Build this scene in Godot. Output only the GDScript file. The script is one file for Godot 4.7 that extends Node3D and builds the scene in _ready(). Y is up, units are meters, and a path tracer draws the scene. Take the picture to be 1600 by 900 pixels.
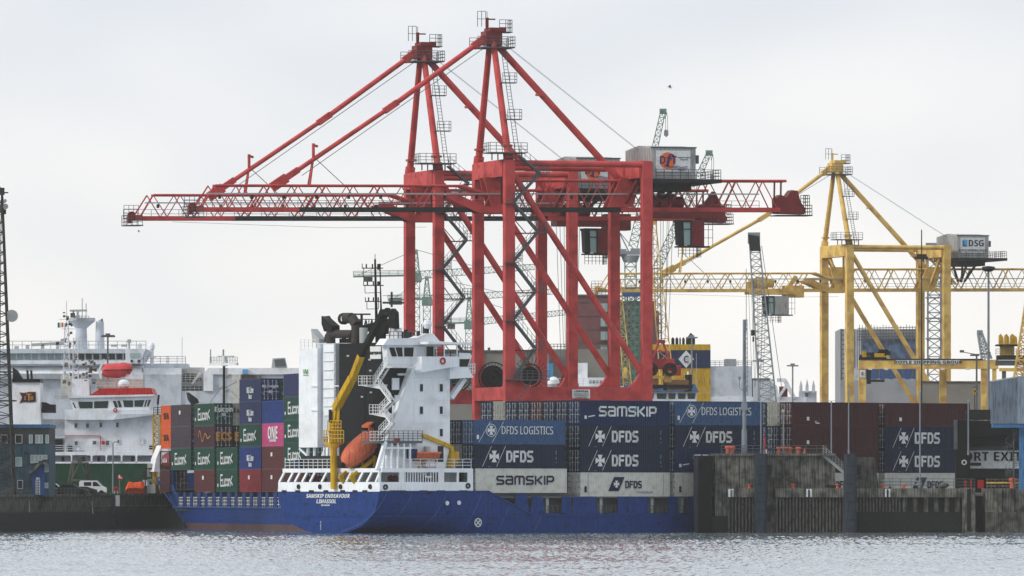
extends Node3D
const F := 12900.0      # focal length in pixels of a 1600 wide picture
const CY := 5.1         # height of the eye over the water
const HY := 767.0       # pixel row of the horizon
var M := {}
var T := {}
var meshes := {}
var rng := RandomNumberGenerator.new()

class MB:
	var v := PackedVector3Array()
	var n := PackedVector3Array()
	func trin(a: Vector3, b: Vector3, c: Vector3, na: Vector3, nb: Vector3, nc: Vector3) -> void:
		v.append(a); v.append(c); v.append(b)
		n.append(na); n.append(nc); n.append(nb)
	func tri(a: Vector3, b: Vector3, c: Vector3) -> void:
		var k := (b - a).cross(c - a).normalized()
		trin(a, b, c, k, k, k)
	func quad(a: Vector3, b: Vector3, c: Vector3, d: Vector3) -> void:
		var k := (c - a).cross(d - b).normalized()
		trin(a, b, c, k, k, k); trin(a, c, d, k, k, k)
	func box(c: Vector3, s: Vector3, b := Basis()) -> MB:
		var x := b.x * s.x / 2; var y := b.y * s.y / 2; var z := b.z * s.z / 2
		quad(c + x - y + z, c + x - y - z, c + x + y - z, c + x + y + z)
		quad(c - x - y - z, c - x - y + z, c - x + y + z, c - x + y - z)
		quad(c - x + y + z, c + x + y + z, c + x + y - z, c - x + y - z)
		quad(c - x - y - z, c + x - y - z, c + x - y + z, c - x - y + z)
		quad(c - x - y + z, c + x - y + z, c + x + y + z, c - x + y + z)
		quad(c + x - y - z, c - x - y - z, c - x + y - z, c + x + y - z)
		return self
	func span(a: Vector3, b: Vector3) -> MB:      # box between two opposite corners
		return box((a + b) / 2, (b - a).abs())
	func bar(a: Vector3, b: Vector3, w: float, h := -1.0, up := Vector3.UP) -> MB:
		var z := (b - a).normalized()
		var x := up.cross(z)
		if x.length() < 0.05: x = Vector3.RIGHT.cross(z)
		x = x.normalized()
		return box((a + b) / 2, Vector3(w, w if h < 0 else h, (b - a).length()), Basis(x, z.cross(x), z))
	func tube(a: Vector3, b: Vector3, r: float, r2 := -1.0, k := 8, caps := true) -> MB:
		if r2 < 0: r2 = r
		var z := (b - a).normalized()
		var x := (Vector3.UP if absf(z.y) < 0.9 else Vector3.RIGHT).cross(z).normalized()
		var y := z.cross(x)
		for i in k:
			var p := TAU * i / k; var q := TAU * (i + 1) / k
			var d := x * cos(p) + y * sin(p); var e := x * cos(q) + y * sin(q)
			trin(a + d * r, a + e * r, b + e * r2, d, e, e); trin(a + d * r, b + e * r2, b + d * r2, d, e, d)
			if caps:
				if r > 0: tri(a, a + e * r, a + d * r)
				if r2 > 0: tri(b, b + d * r2, b + e * r2)
		return self
	func path(pts: Array, r: float, k := 6) -> MB:
		for i in pts.size() - 1: tube(pts[i], pts[i + 1], r, r, k)
		return self
	func lathe(prof: Array, xf := Transform3D(), k := 14) -> MB:   # Vector2(radius, y) from the bottom up
		for j in prof.size() - 1:
			var a: Vector2 = prof[j]; var b: Vector2 = prof[j + 1]
			var sl := Vector2(b.y - a.y, a.x - b.x).normalized()
			for i in k:
				var p := TAU * i / k; var q := TAU * (i + 1) / k
				var d := Vector3(cos(p), 0, -sin(p)); var e := Vector3(cos(q), 0, -sin(q))
				var nd := xf.basis * (d * sl.x + Vector3(0, sl.y, 0)); var ne := xf.basis * (e * sl.x + Vector3(0, sl.y, 0))
				var ya := Vector3(0, a.y, 0); var yb := Vector3(0, b.y, 0)
				if a.x > 0: trin(xf * (d * a.x + ya), xf * (e * a.x + ya), xf * (e * b.x + yb), nd, ne, ne)
				if b.x > 0: trin(xf * (d * a.x + ya), xf * (e * b.x + yb), xf * (d * b.x + yb), nd, ne, nd)
		return self
	func prism(poly: PackedVector2Array, z0: float, z1: float, xf := Transform3D()) -> MB:
		if Geometry2D.is_polygon_clockwise(poly): poly.reverse()
		var ix := Geometry2D.triangulate_polygon(poly)
		for i in range(0, ix.size(), 3):
			var a := poly[ix[i]]; var b := poly[ix[i + 1]]; var c := poly[ix[i + 2]]
			if (b - a).cross(c - a) < 0:
				var s := b; b = c; c = s
			tri(xf * Vector3(a.x, a.y, z1), xf * Vector3(b.x, b.y, z1), xf * Vector3(c.x, c.y, z1))
			tri(xf * Vector3(a.x, a.y, z0), xf * Vector3(c.x, c.y, z0), xf * Vector3(b.x, b.y, z0))
		for i in poly.size():
			var a := poly[i]; var b := poly[(i + 1) % poly.size()]
			quad(xf * Vector3(a.x, a.y, z0), xf * Vector3(b.x, b.y, z0), xf * Vector3(b.x, b.y, z1), xf * Vector3(a.x, a.y, z1))
		return self
	func grid(rows: Array, flip := false) -> MB:    # smooth sheet through rows of points
		var h := rows.size(); var w: int = rows[0].size()
		var nn := []
		for i in h:
			var line := PackedVector3Array()
			for j in w:
				var du: Vector3 = rows[i][mini(j + 1, w - 1)] - rows[i][maxi(j - 1, 0)]
				var dv: Vector3 = rows[mini(i + 1, h - 1)][j] - rows[maxi(i - 1, 0)][j]
				var k := du.cross(dv).normalized()
				line.append(-k if flip else k)
			nn.append(line)
		for i in h - 1:
			for j in w - 1:
				var a: Vector3 = rows[i][j]; var b: Vector3 = rows[i][j + 1]; var c: Vector3 = rows[i + 1][j + 1]; var d: Vector3 = rows[i + 1][j]
				if flip:
					trin(a, c, b, nn[i][j], nn[i + 1][j + 1], nn[i][j + 1]); trin(a, d, c, nn[i][j], nn[i + 1][j], nn[i + 1][j + 1])
				else:
					trin(a, b, c, nn[i][j], nn[i][j + 1], nn[i + 1][j + 1]); trin(a, c, d, nn[i][j], nn[i + 1][j + 1], nn[i + 1][j])
		return self
	func rail(pts: Array, h := 1.1, gap := 1.6, r := 0.03, mids := 2) -> MB:   # a guard rail over a line of points
		for i in pts.size() - 1:
			var a: Vector3 = pts[i]; var b: Vector3 = pts[i + 1]
			for m in mids + 1:
				var u := Vector3(0, h * (m + 1.0) / (mids + 1.0), 0)
				bar(a + u, b + u, r * 2)
			var k := maxi(1, int(round((b - a).length() / gap)))
			for j in k + (1 if i == pts.size() - 2 else 0):
				var p := a.lerp(b, float(j) / k)
				bar(p, p + Vector3(0, h, 0), r * 2)
		return self
	func lattice(a: Vector3, b: Vector3, w0: float, w1: float, k: int, r: float, rd := -1.0, up := Vector3.UP) -> MB:   # square lattice column
		if rd < 0: rd = r * 0.6
		var z := (b - a).normalized()
		var x := up.cross(z)
		if x.length() < 0.05: x = Vector3.RIGHT.cross(z)
		x = x.normalized()
		var y := z.cross(x)
		var cs := [Vector2(-1, -1), Vector2(1, -1), Vector2(1, 1), Vector2(-1, 1)]
		for i in k:
			var t0 := float(i) / k; var t1 := (i + 1.0) / k
			for c in 4:
				var p: Vector2 = cs[c]; var q: Vector2 = cs[(c + 1) % 4]
				var wa := lerpf(w0, w1, t0) / 2; var wb := lerpf(w0, w1, t1) / 2
				var p0 := a.lerp(b, t0) + (x * p.x + y * p.y) * wa; var p1 := a.lerp(b, t1) + (x * p.x + y * p.y) * wb
				var q0 := a.lerp(b, t0) + (x * q.x + y * q.y) * wa; var q1 := a.lerp(b, t1) + (x * q.x + y * q.y) * wb
				bar(p0, p1, r * 2)
				if (i + c) % 2: bar(p0, q1, rd * 2)
				else: bar(q0, p1, rd * 2)
				bar(p1, q1, rd * 2)
		return self
	func mesh() -> ArrayMesh:
		var am := ArrayMesh.new()
		if v.is_empty(): return am
		var arr := []
		arr.resize(Mesh.ARRAY_MAX)
		arr[Mesh.ARRAY_VERTEX] = v; arr[Mesh.ARRAY_NORMAL] = n
		am.add_surface_from_arrays(Mesh.PRIMITIVE_TRIANGLES, arr)
		return am

func frame(px: float, d: float, deg: float) -> Transform3D:    # a place on the water below pixel column px, d metres off, turned
	return Transform3D(Basis(Vector3.UP, deg_to_rad(deg)), Vector3((px - 800.0) / F * d, 0, -d))
func hit(t: Transform3D, px: float, py: float, axis: int, val: float) -> Vector3:   # where a sight line meets a plane of a thing's own axes
	var inv := t.affine_inverse()
	var o := inv * Vector3(0, CY, 0)
	var d := inv.basis * Vector3((px - 800.0) / F, (HY - py) / F, -1.0)
	return o + d * ((val - o[axis]) / d[axis])
func yy(py: float, d: float) -> float: return CY + (HY - py) / F * d
func xx(px: float, d: float) -> float: return (px - 800.0) / F * d

func put(called: String, mb, m: Material, parent: Node, kind := "") -> MeshInstance3D:
	var o := MeshInstance3D.new()
	o.name = called
	o.mesh = mb.mesh() if mb is MB else mb
	o.material_override = m
	parent.add_child(o, true)
	if kind: o.set_meta("kind", kind)
	return o
func copy_part(o: MeshInstance3D, at: Vector3, m: Material = null, parent: Node = null) -> MeshInstance3D:
	var c: MeshInstance3D = o.duplicate()
	c.name = o.name; c.position = at
	if m: c.material_override = m
	(parent if parent else o.get_parent()).add_child(c, true)
	return c
func tag(o: Node, label: String, category: String, group := "") -> void:
	o.set_meta("label", label); o.set_meta("category", category)
	if group: o.set_meta("group", group)
func thing(called: String, label: String, category: String, t := Transform3D(), group := "") -> Node3D:
	var o := Node3D.new()
	o.name = called
	o.transform = t
	add_child(o, true)
	tag(o, label, category, group)
	return o
func struct(called: String, mb, m: Material) -> MeshInstance3D:
	return put(called, mb, m, self, "structure")

# ---- lettering -------------------------------------------------------------
var fonts := {}
func words(called: String, s: String, cap: float, at: Transform3D, m: Material, parent: Node, bold := true, squeeze := 1.0, face := "Droid Sans") -> MeshInstance3D:
	var key := face + str(bold)
	if not fonts.has(key):
		var f := SystemFont.new()
		f.font_names = PackedStringArray([face]); f.font_weight = 700 if bold else 400
		fonts[key] = f
	var t := TextMesh.new()
	t.font = fonts[key]; t.text = s; t.font_size = 48; t.pixel_size = cap / 34.3; t.depth = 0.03
	t.horizontal_alignment = HORIZONTAL_ALIGNMENT_CENTER; t.vertical_alignment = VERTICAL_ALIGNMENT_CENTER
	t.curve_step = 2.0
	var o := put(called, t, m, parent)
	o.transform = at * Transform3D(Basis().scaled(Vector3(squeeze, 1, 1)), Vector3.ZERO)
	return o
const GL := {
	"s": [[0.95, 1, 0.2, 1, 0.05, 0.85, 0.05, 0.65, 0.2, 0.52, 0.8, 0.48, 0.95, 0.35, 0.95, 0.15, 0.8, 0, 0.05, 0]],
	"a": [[0.1, 1, 0.8, 1, 0.95, 0.85, 0.95, 0, 0.2, 0, 0.05, 0.12, 0.05, 0.4, 0.2, 0.54, 0.95, 0.54]],
	"m": [[0.05, 0, 0.05, 0.85, 0.2, 1, 1.15, 1, 1.3, 0.85, 1.3, 0], [0.67, 0, 0.67, 1]],
	"k": [[0.05, 0, 0.05, 1], [0.9, 1, 0.3, 0.5, 0.9, 0]],
	"i": [[0.1, 0, 0.1, 1]],
	"p": [[0.05, 0, 0.05, 1, 0.75, 1, 0.92, 0.85, 0.92, 0.5, 0.75, 0.36, 0.05, 0.36]],
	"D": [[0.05, 0, 0.05, 1, 0.55, 1, 0.8, 0.8, 0.8, 0.2, 0.55, 0, 0.05, 0]],
	"F": [[0.05, 0, 0.05, 1, 0.75, 1], [0.05, 0.52, 0.65, 0.52]],
	"S": [[0.78, 1, 0.2, 1, 0.05, 0.85, 0.05, 0.66, 0.2, 0.53, 0.65, 0.47, 0.8, 0.34, 0.8, 0.15, 0.65, 0, 0.05, 0]],
	"E": [[0.75, 1, 0.05, 1, 0.05, 0, 0.75, 0], [0.05, 0.52, 0.65, 0.52]],
	"u": [[0.05, 0.62, 0.05, 0.1, 0.2, 0, 0.5, 0, 0.65, 0.15, 0.65, 0.62], [0.65, 0.3, 0.72, 0]],
	"c": [[0.6, 0.55, 0.25, 0.62, 0.05, 0.4, 0.05, 0.15, 0.25, 0, 0.6, 0.08]],
	"o": [[0.3, 0.62, 0.05, 0.45, 0.05, 0.15, 0.3, 0, 0.55, 0.15, 0.55, 0.45, 0.3, 0.62]],
	"n": [[0.05, 0, 0.05, 0.62], [0.05, 0.4, 0.3, 0.62, 0.55, 0.5, 0.6, 0]],
	"e": [[0.85, 0.95, 0.35, 1, 0.15, 0.8, 0.4, 0.55, 0.1, 0.35, 0.1, 0.1, 0.4, 0, 0.85, 0.15], [0.35, 0.55, 0.65, 0.58]],
}
func strokes(s: String, h: float, t: float, w := 1.0, gap := 0.28) -> MB:   # block letters drawn as strokes, centred
	var mb := MB.new()
	var x := 0.0
	var parts := []
	for ch in s:
		var most := 0.0
		for line in GL[ch]:
			for i in range(0, line.size(), 2): most = maxf(most, line[i])
			parts.append([x, line])
		x += most + gap
	var off := (x - gap) / 2
	for p in parts:
		var line: Array = p[1]
		for i in range(0, line.size() - 2, 2):
			var a := Vector3((line[i] + p[0] - off) * w * h, (line[i + 1] - 0.5) * (h - t), 0); var b := Vector3((line[i + 2] + p[0] - off) * w * h, (line[i + 3] - 0.5) * (h - t), 0)
			var d := (b - a).normalized() * t * 0.42
			mb.bar(a - d, b + d, 0.03, t, Vector3(-d.y, d.x, 0).normalized())
	return mb
func cross_mark(r: float) -> MB:     # the four flared arms of a cross
	var mb := MB.new()
	for i in 4:
		var xf := Transform3D(Basis(Vector3.BACK, PI / 2 * i), Vector3.ZERO)
		mb.prism(PackedVector2Array([Vector2(0.0, 0), Vector2(r * 0.16, r * 0.16), Vector2(r * 0.52, r), Vector2(r * 0.25, r * 0.92), Vector2(0, r), Vector2(-r * 0.25, r * 0.92), Vector2(-r * 0.52, r), Vector2(-r * 0.16, r * 0.16)]), -0.015, 0.015, xf)
	return mb

# ---- materials ---------------------------------------------------------------
func noise(called: String, freq: float, stops: Array, oct := 4, sd := 1, size := 512) -> void:   # stops: [at, colour] pairs
	var f := FastNoiseLite.new()
	f.seed = sd; f.noise_type = FastNoiseLite.TYPE_SIMPLEX_SMOOTH; f.frequency = freq; f.fractal_octaves = oct
	var g := Gradient.new()
	g.offsets = PackedFloat32Array(stops.map(func(s): return s[0])); g.colors = PackedColorArray(stops.map(func(s): return s[1]))
	var t := NoiseTexture2D.new()
	t.width = size; t.height = size; t.seamless = true; t.noise = f; t.color_ramp = g
	T[called] = t
func mat(called: String, c: Color, rough := 0.6, tex := "", sc := Vector3(0.1, 0.1, 0.1), metal := 0.0, det := "", dsc := Vector3(0.3, 0.03, 0.3)) -> StandardMaterial3D:
	var m := StandardMaterial3D.new()
	m.resource_name = called; m.albedo_color = c; m.roughness = rough; m.metallic = metal; m.metallic_specular = 0.3
	if tex:
		m.albedo_texture = T[tex]; m.uv1_triplanar = true; m.uv1_world_triplanar = true; m.uv1_scale = sc
		m.uv1_offset = Vector3(hash(called) % 97 / 97.0, hash(called) % 53 / 53.0, 0.3)
	if det:
		m.detail_enabled = true; m.detail_albedo = T[det]; m.detail_blend_mode = BaseMaterial3D.BLEND_MODE_MUL; m.detail_uv_layer = BaseMaterial3D.DETAIL_UV_2
		m.uv2_triplanar = true; m.uv2_world_triplanar = true; m.uv2_scale = dsc
	M[called] = m
	return m
func materials() -> void:
	var w := Color(1, 1, 1)
	noise("soft", 0.008, [[0.0, Color(.82, .81, .8)], [0.45, Color(.95, .95, .95)], [1.0, w]], 5, 3)
	noise("streak", 0.02, [[0.0, Color(.55, .5, .46)], [0.3, Color(.86, .84, .82)], [0.55, w], [1.0, w]], 4, 5)
	noise("rust", 0.014, [[0.0, Color(.9, .9, .9)], [0.5, w], [0.74, w], [0.80, Color(.78, .6, .5)], [0.9, Color(.5, .32, .24)], [1.0, Color(.35, .2, .15)]], 5, 9)
	noise("fade", 0.012, [[0.0, Color(.74, .68, .68)], [0.4, Color(.9, .87, .87)], [0.6, w], [1.0, w]], 5, 31)
	noise("faint", 0.02, [[0.0, Color(.90, .885, .86)], [0.3, Color(.975, .97, .965)], [0.5, w], [1.0, w]], 4, 25)
	noise("concrete", 0.01, [[0.0, Color(.45, .45, .44)], [0.35, Color(.72, .72, .7)], [0.6, Color(.9, .89, .87)], [1.0, w]], 6, 11)
	noise("stain", 0.02, [[0.0, Color(.5, .5, .51)], [0.35, Color(.74, .74, .73)], [0.6, Color(.96, .96, .95)], [1.0, w]], 4, 15)
	var sk := Vector3(.5, .035, .5)
	var paint := [["red", Color(.755, .28, .275)], ["red_dark", Color(.50, .16, .165)], ["yellow", Color(.87, .735, .40)], ["white", Color(.925, .94, .96)], ["ship_blue", Color(.045, .205, .465)], ["ship_blue_light", Color(.22, .36, .60)], ["crane_yellow", Color(.80, .64, .08)], ["green_hull", Color(.05, .25, .16)], ["ferry_white", Color(.895, .915, .945)], ["ferry_grey", Color(.78, .81, .85)], ["boot_red", Color(.37, .275, .28)], ["funnel_black", Color(.024, .034, .055)], ["cabin_grey", Color(.68, .69, .69)], ["orange", Color(.84, .43, .30)], ["shed_grey", Color(.50, .55, .61)], ["shed_blue", Color(.26, .46, .64)], ["band_red", Color(.78, .17, .16)]]
	for p in paint:
		if p[0] in ["red", "yellow"]: mat(p[0], p[1], .6, "fade", Vector3(.06, .06, .06), 0.0, "faint", sk)
		elif p[0] == "ship_blue": mat(p[0], p[1], .5, "rust", Vector3(.09, .16, .09), 0.0, "streak", sk)
		elif p[1].v > .74 and p[1].s < .1: mat(p[0], p[1], 0.5, "soft", Vector3(.07, .07, .07), 0.0, "faint", sk)
		else: mat(p[0], p[1], 0.5, "soft", Vector3(.07, .07, .07), 0.0, "streak", sk)
	for p in [["navy", Color(.035, .12, .23)], ["navy_mid", Color(.03, .14, .31)], ["slate_blue", Color(.21, .34, .50)], ["box_blue", Color(.09, .21, .48)], ["box_indigo", Color(.15, .19, .36)], ["box_green", Color(.06, .27, .22)], ["maroon", Color(.26, .105, .12)], ["brown_red", Color(.34, .16, .16)], ["box_red", Color(.50, .15, .18)], ["plum", Color(.24, .13, .19)], ["dusk", Color(.26, .22, .27)], ["box_pink", Color(.74, .28, .50)], ["box_orange", Color(.84, .36, .15)], ["ecs_black", Color(.11, .085, .09)]]:
		mat(p[0], p[1], 0.55, "rust", Vector3(.33, .22, .33), 0.0, "streak", Vector3(.7, .06, .7))
	for p in [["reefer_white", Color(.80, .80, .77)], ["box_grey", Color(.58, .58, .54)]]: mat(p[0], p[1], .55, "soft", Vector3(.2, .2, .2), 0.0, "faint", Vector3(.7, .1, .7))
	mat("steel", Color(.34, .36, .37), .6, "soft"); mat("stair_grey", Color(.31, .33, .345), .6); mat("steel_dark", Color(.13, .135, .14), .6); mat("black", Color(.035, .036, .04), .6)
	mat("lifeboat_red", Color(.80, .29, .30), .5, "soft"); mat("rubber", Color(.04, .042, .05), .85, "soft"); mat("pale_steel", Color(.62, .64, .64), .5); mat("wire", Color(.36, .37, .38), .6)
	mat("rail_white", Color(.82, .83, .84), .5); mat("rail_blue", Color(.10, .16, .30), .5)
	mat("print_white", Color(.86, .87, .87), .6, "soft", Vector3(.3, .3, .3)); mat("print_navy", Color(.07, .10, .22), .6); mat("print_black", Color(.05, .05, .06), .6)
	mat("print_gold", Color(.74, .50, .16), .6); mat("print_teal", Color(.25, .58, .62), .6); mat("print_orange", Color(.86, .42, .16), .6); mat("print_purple", Color(.22, .15, .38), .6); mat("print_green", Color(.36, .58, .30), .6); mat("print_red", Color(.66, .12, .14), .6); mat("print_pale_blue", Color(.35, .62, .80), .6); mat("print_line", Color(.45, .50, .60), .6)
	mat("glass_dark", Color(.05, .065, .075), .08); mat("glass_pale", Color(.58, .68, .67), .1); mat("glass_green", Color(.12, .2, .19), .08)
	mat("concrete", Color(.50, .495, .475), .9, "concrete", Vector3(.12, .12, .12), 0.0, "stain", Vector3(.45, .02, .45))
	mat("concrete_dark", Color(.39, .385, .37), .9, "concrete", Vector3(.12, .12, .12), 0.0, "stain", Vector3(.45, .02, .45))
	mat("tide_dark", Color(.10, .105, .10), .6, "stain", Vector3(.5, .12, .5)); mat("ground", Color(.33, .32, .31), .95, "concrete", Vector3(.05, .05, .05))
	mat("fender_blue", Color(.18, .215, .26), .7, "soft", Vector3(.2, .2, .2), 0.0, "streak", sk); mat("sheet_steel", Color(.37, .355, .34), .8, "stain", Vector3(.5, .06, .5), 0.0, "rust", Vector3(.15, .15, .15))
	mat("green_crane", Color(.40, .52, .47), .6); mat("grey_jib", Color(.50, .53, .55), .6); mat("teal_house", Color(.26, .37, .43), .8, "soft", Vector3(.2, .2, .2), 0.0, "streak", sk); mat("slate_top", Color(.27, .27, .28), .8, "soft", Vector3(.3, .3, .3))
	mat("door_blue", Color(.15, .29, .52), .6); mat("brick_brown", Color(.47, .29, .29), .85, "soft", Vector3(.08, .08, .08)); mat("stone_grey", Color(.52, .50, .47), .9, "concrete", Vector3(.05, .05, .05), 0.0, "stain", Vector3(.1, .02, .1)); mat("block_grey", Color(.60, .61, .625), .9, "soft", Vector3(.03, .03, .03)); mat("warehouse_grey", Color(.53, .515, .49), .9, "soft", Vector3(.04, .04, .04)); mat("net_blue", Color(.36, .46, .60), .9, "stain", Vector3(.08, .04, .08)); mat("box_tan", Color(.58, .42, .29), .7, "soft"); mat("exhaust", Color(.22, .20, .19), .6, "streak", Vector3(.2, .2, .2)); mat("tarp", Color(.80, .32, .15), .8, "soft", Vector3(.5, .5, .5))
	mat("gull_white", Color(.85, .85, .85), .9); mat("gull_grey", Color(.42, .44, .47), .9); mat("mast_steel", Color(.20, .19, .18), .7); mat("pole_grey", Color(.50, .53, .56), .6, "soft"); mat("grass", Color(.20, .22, .13), .95, "concrete", Vector3(.8, .8, .8)); mat("lamp_orange", Color(.74, .37, .27), .6); mat("tyre", Color(.04, .04, .042), .9); mat("car_dark", Color(.16, .165, .175), .35); mat("car_white", Color(.84, .85, .86), .3); mat("flag_green", Color(.10, .42, .27), .8); mat("flag_orange", Color(.86, .42, .20), .8)

func _ready() -> void:
	rng.seed = 7
	var cam := Camera3D.new()
	cam.name = "camera"
	cam.projection = Camera3D.PROJECTION_FRUSTUM
	cam.near = 10.0; cam.far = 9000.0
	cam.size = 900.0 / F * cam.near
	cam.frustum_offset = Vector2(0, (HY - 450.0) / F * cam.near)
	cam.position = Vector3(0, CY, 0)
	add_child(cam)
	cam.make_current()
	var sun := DirectionalLight3D.new()
	sun.name = "sun"
	sun.light_energy = 0.58; sun.light_angular_distance = 12.0; sun.light_color = Color(1.0, 0.97, 0.92); sun.shadow_enabled = true
	sun.sky_mode = DirectionalLight3D.SKY_MODE_LIGHT_ONLY
	add_child(sun)
	sun.look_at_from_position(Vector3(-0.9, 0.52, 0.34), Vector3.ZERO)
	var we := WorldEnvironment.new()
	we.name = "world"
	var env := Environment.new()
	env.background_mode = Environment.BG_SKY
	env.tonemap_mode = Environment.TONE_MAPPER_LINEAR
	env.tonemap_exposure = 1.16
	env.sdfgi_enabled = true; env.ssao_enabled = true; env.ssil_enabled = true
	env.fog_enabled = true; env.fog_density = 0.00005; env.fog_light_color = Color(0.93, 0.93, 0.92)
	var sky := Sky.new()
	var sm := PanoramaSkyMaterial.new()
	sm.panorama = overcast()
	sky.sky_material = sm
	env.sky = sky
	we.environment = env
	add_child(we)
	materials()
	build_water()
	build_all()

func overcast() -> ImageTexture:     # an even layer of pale cloud, soft patches, greyer overhead
	var w := 1024; var h := 512
	var a := FastNoiseLite.new(); a.seed = 4; a.frequency = 1.0; a.fractal_octaves = 4
	var px := PackedFloat32Array()
	px.resize(w * h * 3)
	for j in h:
		var el := PI * (0.5 - (j + 0.5) / h)
		for i in w:
			var az := TAU * (i + 0.5) / w
			var d := Vector3(sin(az) * cos(el), sin(el), cos(az) * cos(el))
			var q := a.get_noise_3d(d.x * 26, d.y * 70, d.z * 26) * 0.6 + a.get_noise_3d(d.x * 3, d.y * 6, d.z * 3 + 9) * 0.5
			var s := smoothstep(0.018, 0.075, el)
			var l := lerpf(0.865, 0.715, s) + 0.22 * q + 0.24 * smoothstep(0.1, 1.1, el)
			var warm := clampf(0.95 + q * 1.2 - s * 1.0, 0.0, 1.0)
			var c := Color(0.93, 0.985, 1.06).lerp(Color(1.02, 1.0, 0.965), warm) * l
			if el < 0: c = Color(0.42, 0.43, 0.44)
			var o := (j * w + i) * 3
			px[o] = c.r; px[o + 1] = c.g; px[o + 2] = c.b
	return ImageTexture.create_from_image(Image.create_from_data(w, h, false, Image.FORMAT_RGBF, px.to_byte_array()))

func build_water() -> void:
	var m := mat("water", Color(.60, .66, .69), .07)
	m.metallic = .64
	m.metallic_specular = .6
	var f1 := FastNoiseLite.new(); f1.seed = 21; f1.frequency = 0.42; f1.fractal_octaves = 3
	var f2 := FastNoiseLite.new(); f2.seed = 22; f2.frequency = 0.02; f2.fractal_octaves = 2
	var x0 := -82.0; var xs := 0.22
	var ds := []
	var d := 478.0
	while d < 1140.0:
		ds.append(d)
		d += 0.85 * d / 560.0 if d < 1000.0 else 3.0
	var nr := ds.size(); var nc := int(164.0 / xs) + 1
	var vs := PackedVector3Array(); var ns := PackedVector3Array(); var ix := PackedInt32Array()
	vs.resize(nr * nc); ns.resize(nr * nc); ix.resize((nr - 1) * (nc - 1) * 6)
	var k := 0
	for r in nr:
		var z: float = -ds[r]
		for c in nc:
			var x := x0 + c * xs
			var big := f2.get_noise_2d(x * 0.4, z)
			vs[r * nc + c] = Vector3(x, 0.24 * (0.9 + 0.5 * big) * f1.get_noise_2d(x * 2.0, z * 0.9), z)
	for r in nr:
		for c in nc:
			var l := vs[r * nc + maxi(c - 1, 0)]; var q := vs[r * nc + mini(c + 1, nc - 1)]
			var u := vs[maxi(r - 1, 0) * nc + c]; var b := vs[mini(r + 1, nr - 1) * nc + c]
			ns[r * nc + c] = (q - l).cross(b - u).normalized()
			if r < nr - 1 and c < nc - 1:
				var o := r * nc + c
				ix[k] = o; ix[k + 1] = o + nc; ix[k + 2] = o + 1; ix[k + 3] = o + 1; ix[k + 4] = o + nc; ix[k + 5] = o + nc + 1
				k += 6
	var arr := []
	arr.resize(Mesh.ARRAY_MAX)
	arr[Mesh.ARRAY_VERTEX] = vs; arr[Mesh.ARRAY_NORMAL] = ns; arr[Mesh.ARRAY_INDEX] = ix
	var am := ArrayMesh.new()
	am.add_surface_from_arrays(Mesh.PRIMITIVE_TRIANGLES, arr)
	struct("water", am, m)
	var far := MB.new()
	far.quad(Vector3(-3000, -.4, 300), Vector3(3000, -.4, 300), Vector3(3000, -.4, -2900), Vector3(-3000, -.4, -2900))
	struct("water_sheet", far, m)

# ---- ship-to-shore gantry cranes ----------------------------------------------
var FA: Transform3D
const XW := -9.3
const XL := 9.3
const ZN := 7.5
func ha(px: float, py: float, z := 0.0) -> Vector3: return hit(FA, px, py, 2, z)

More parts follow.
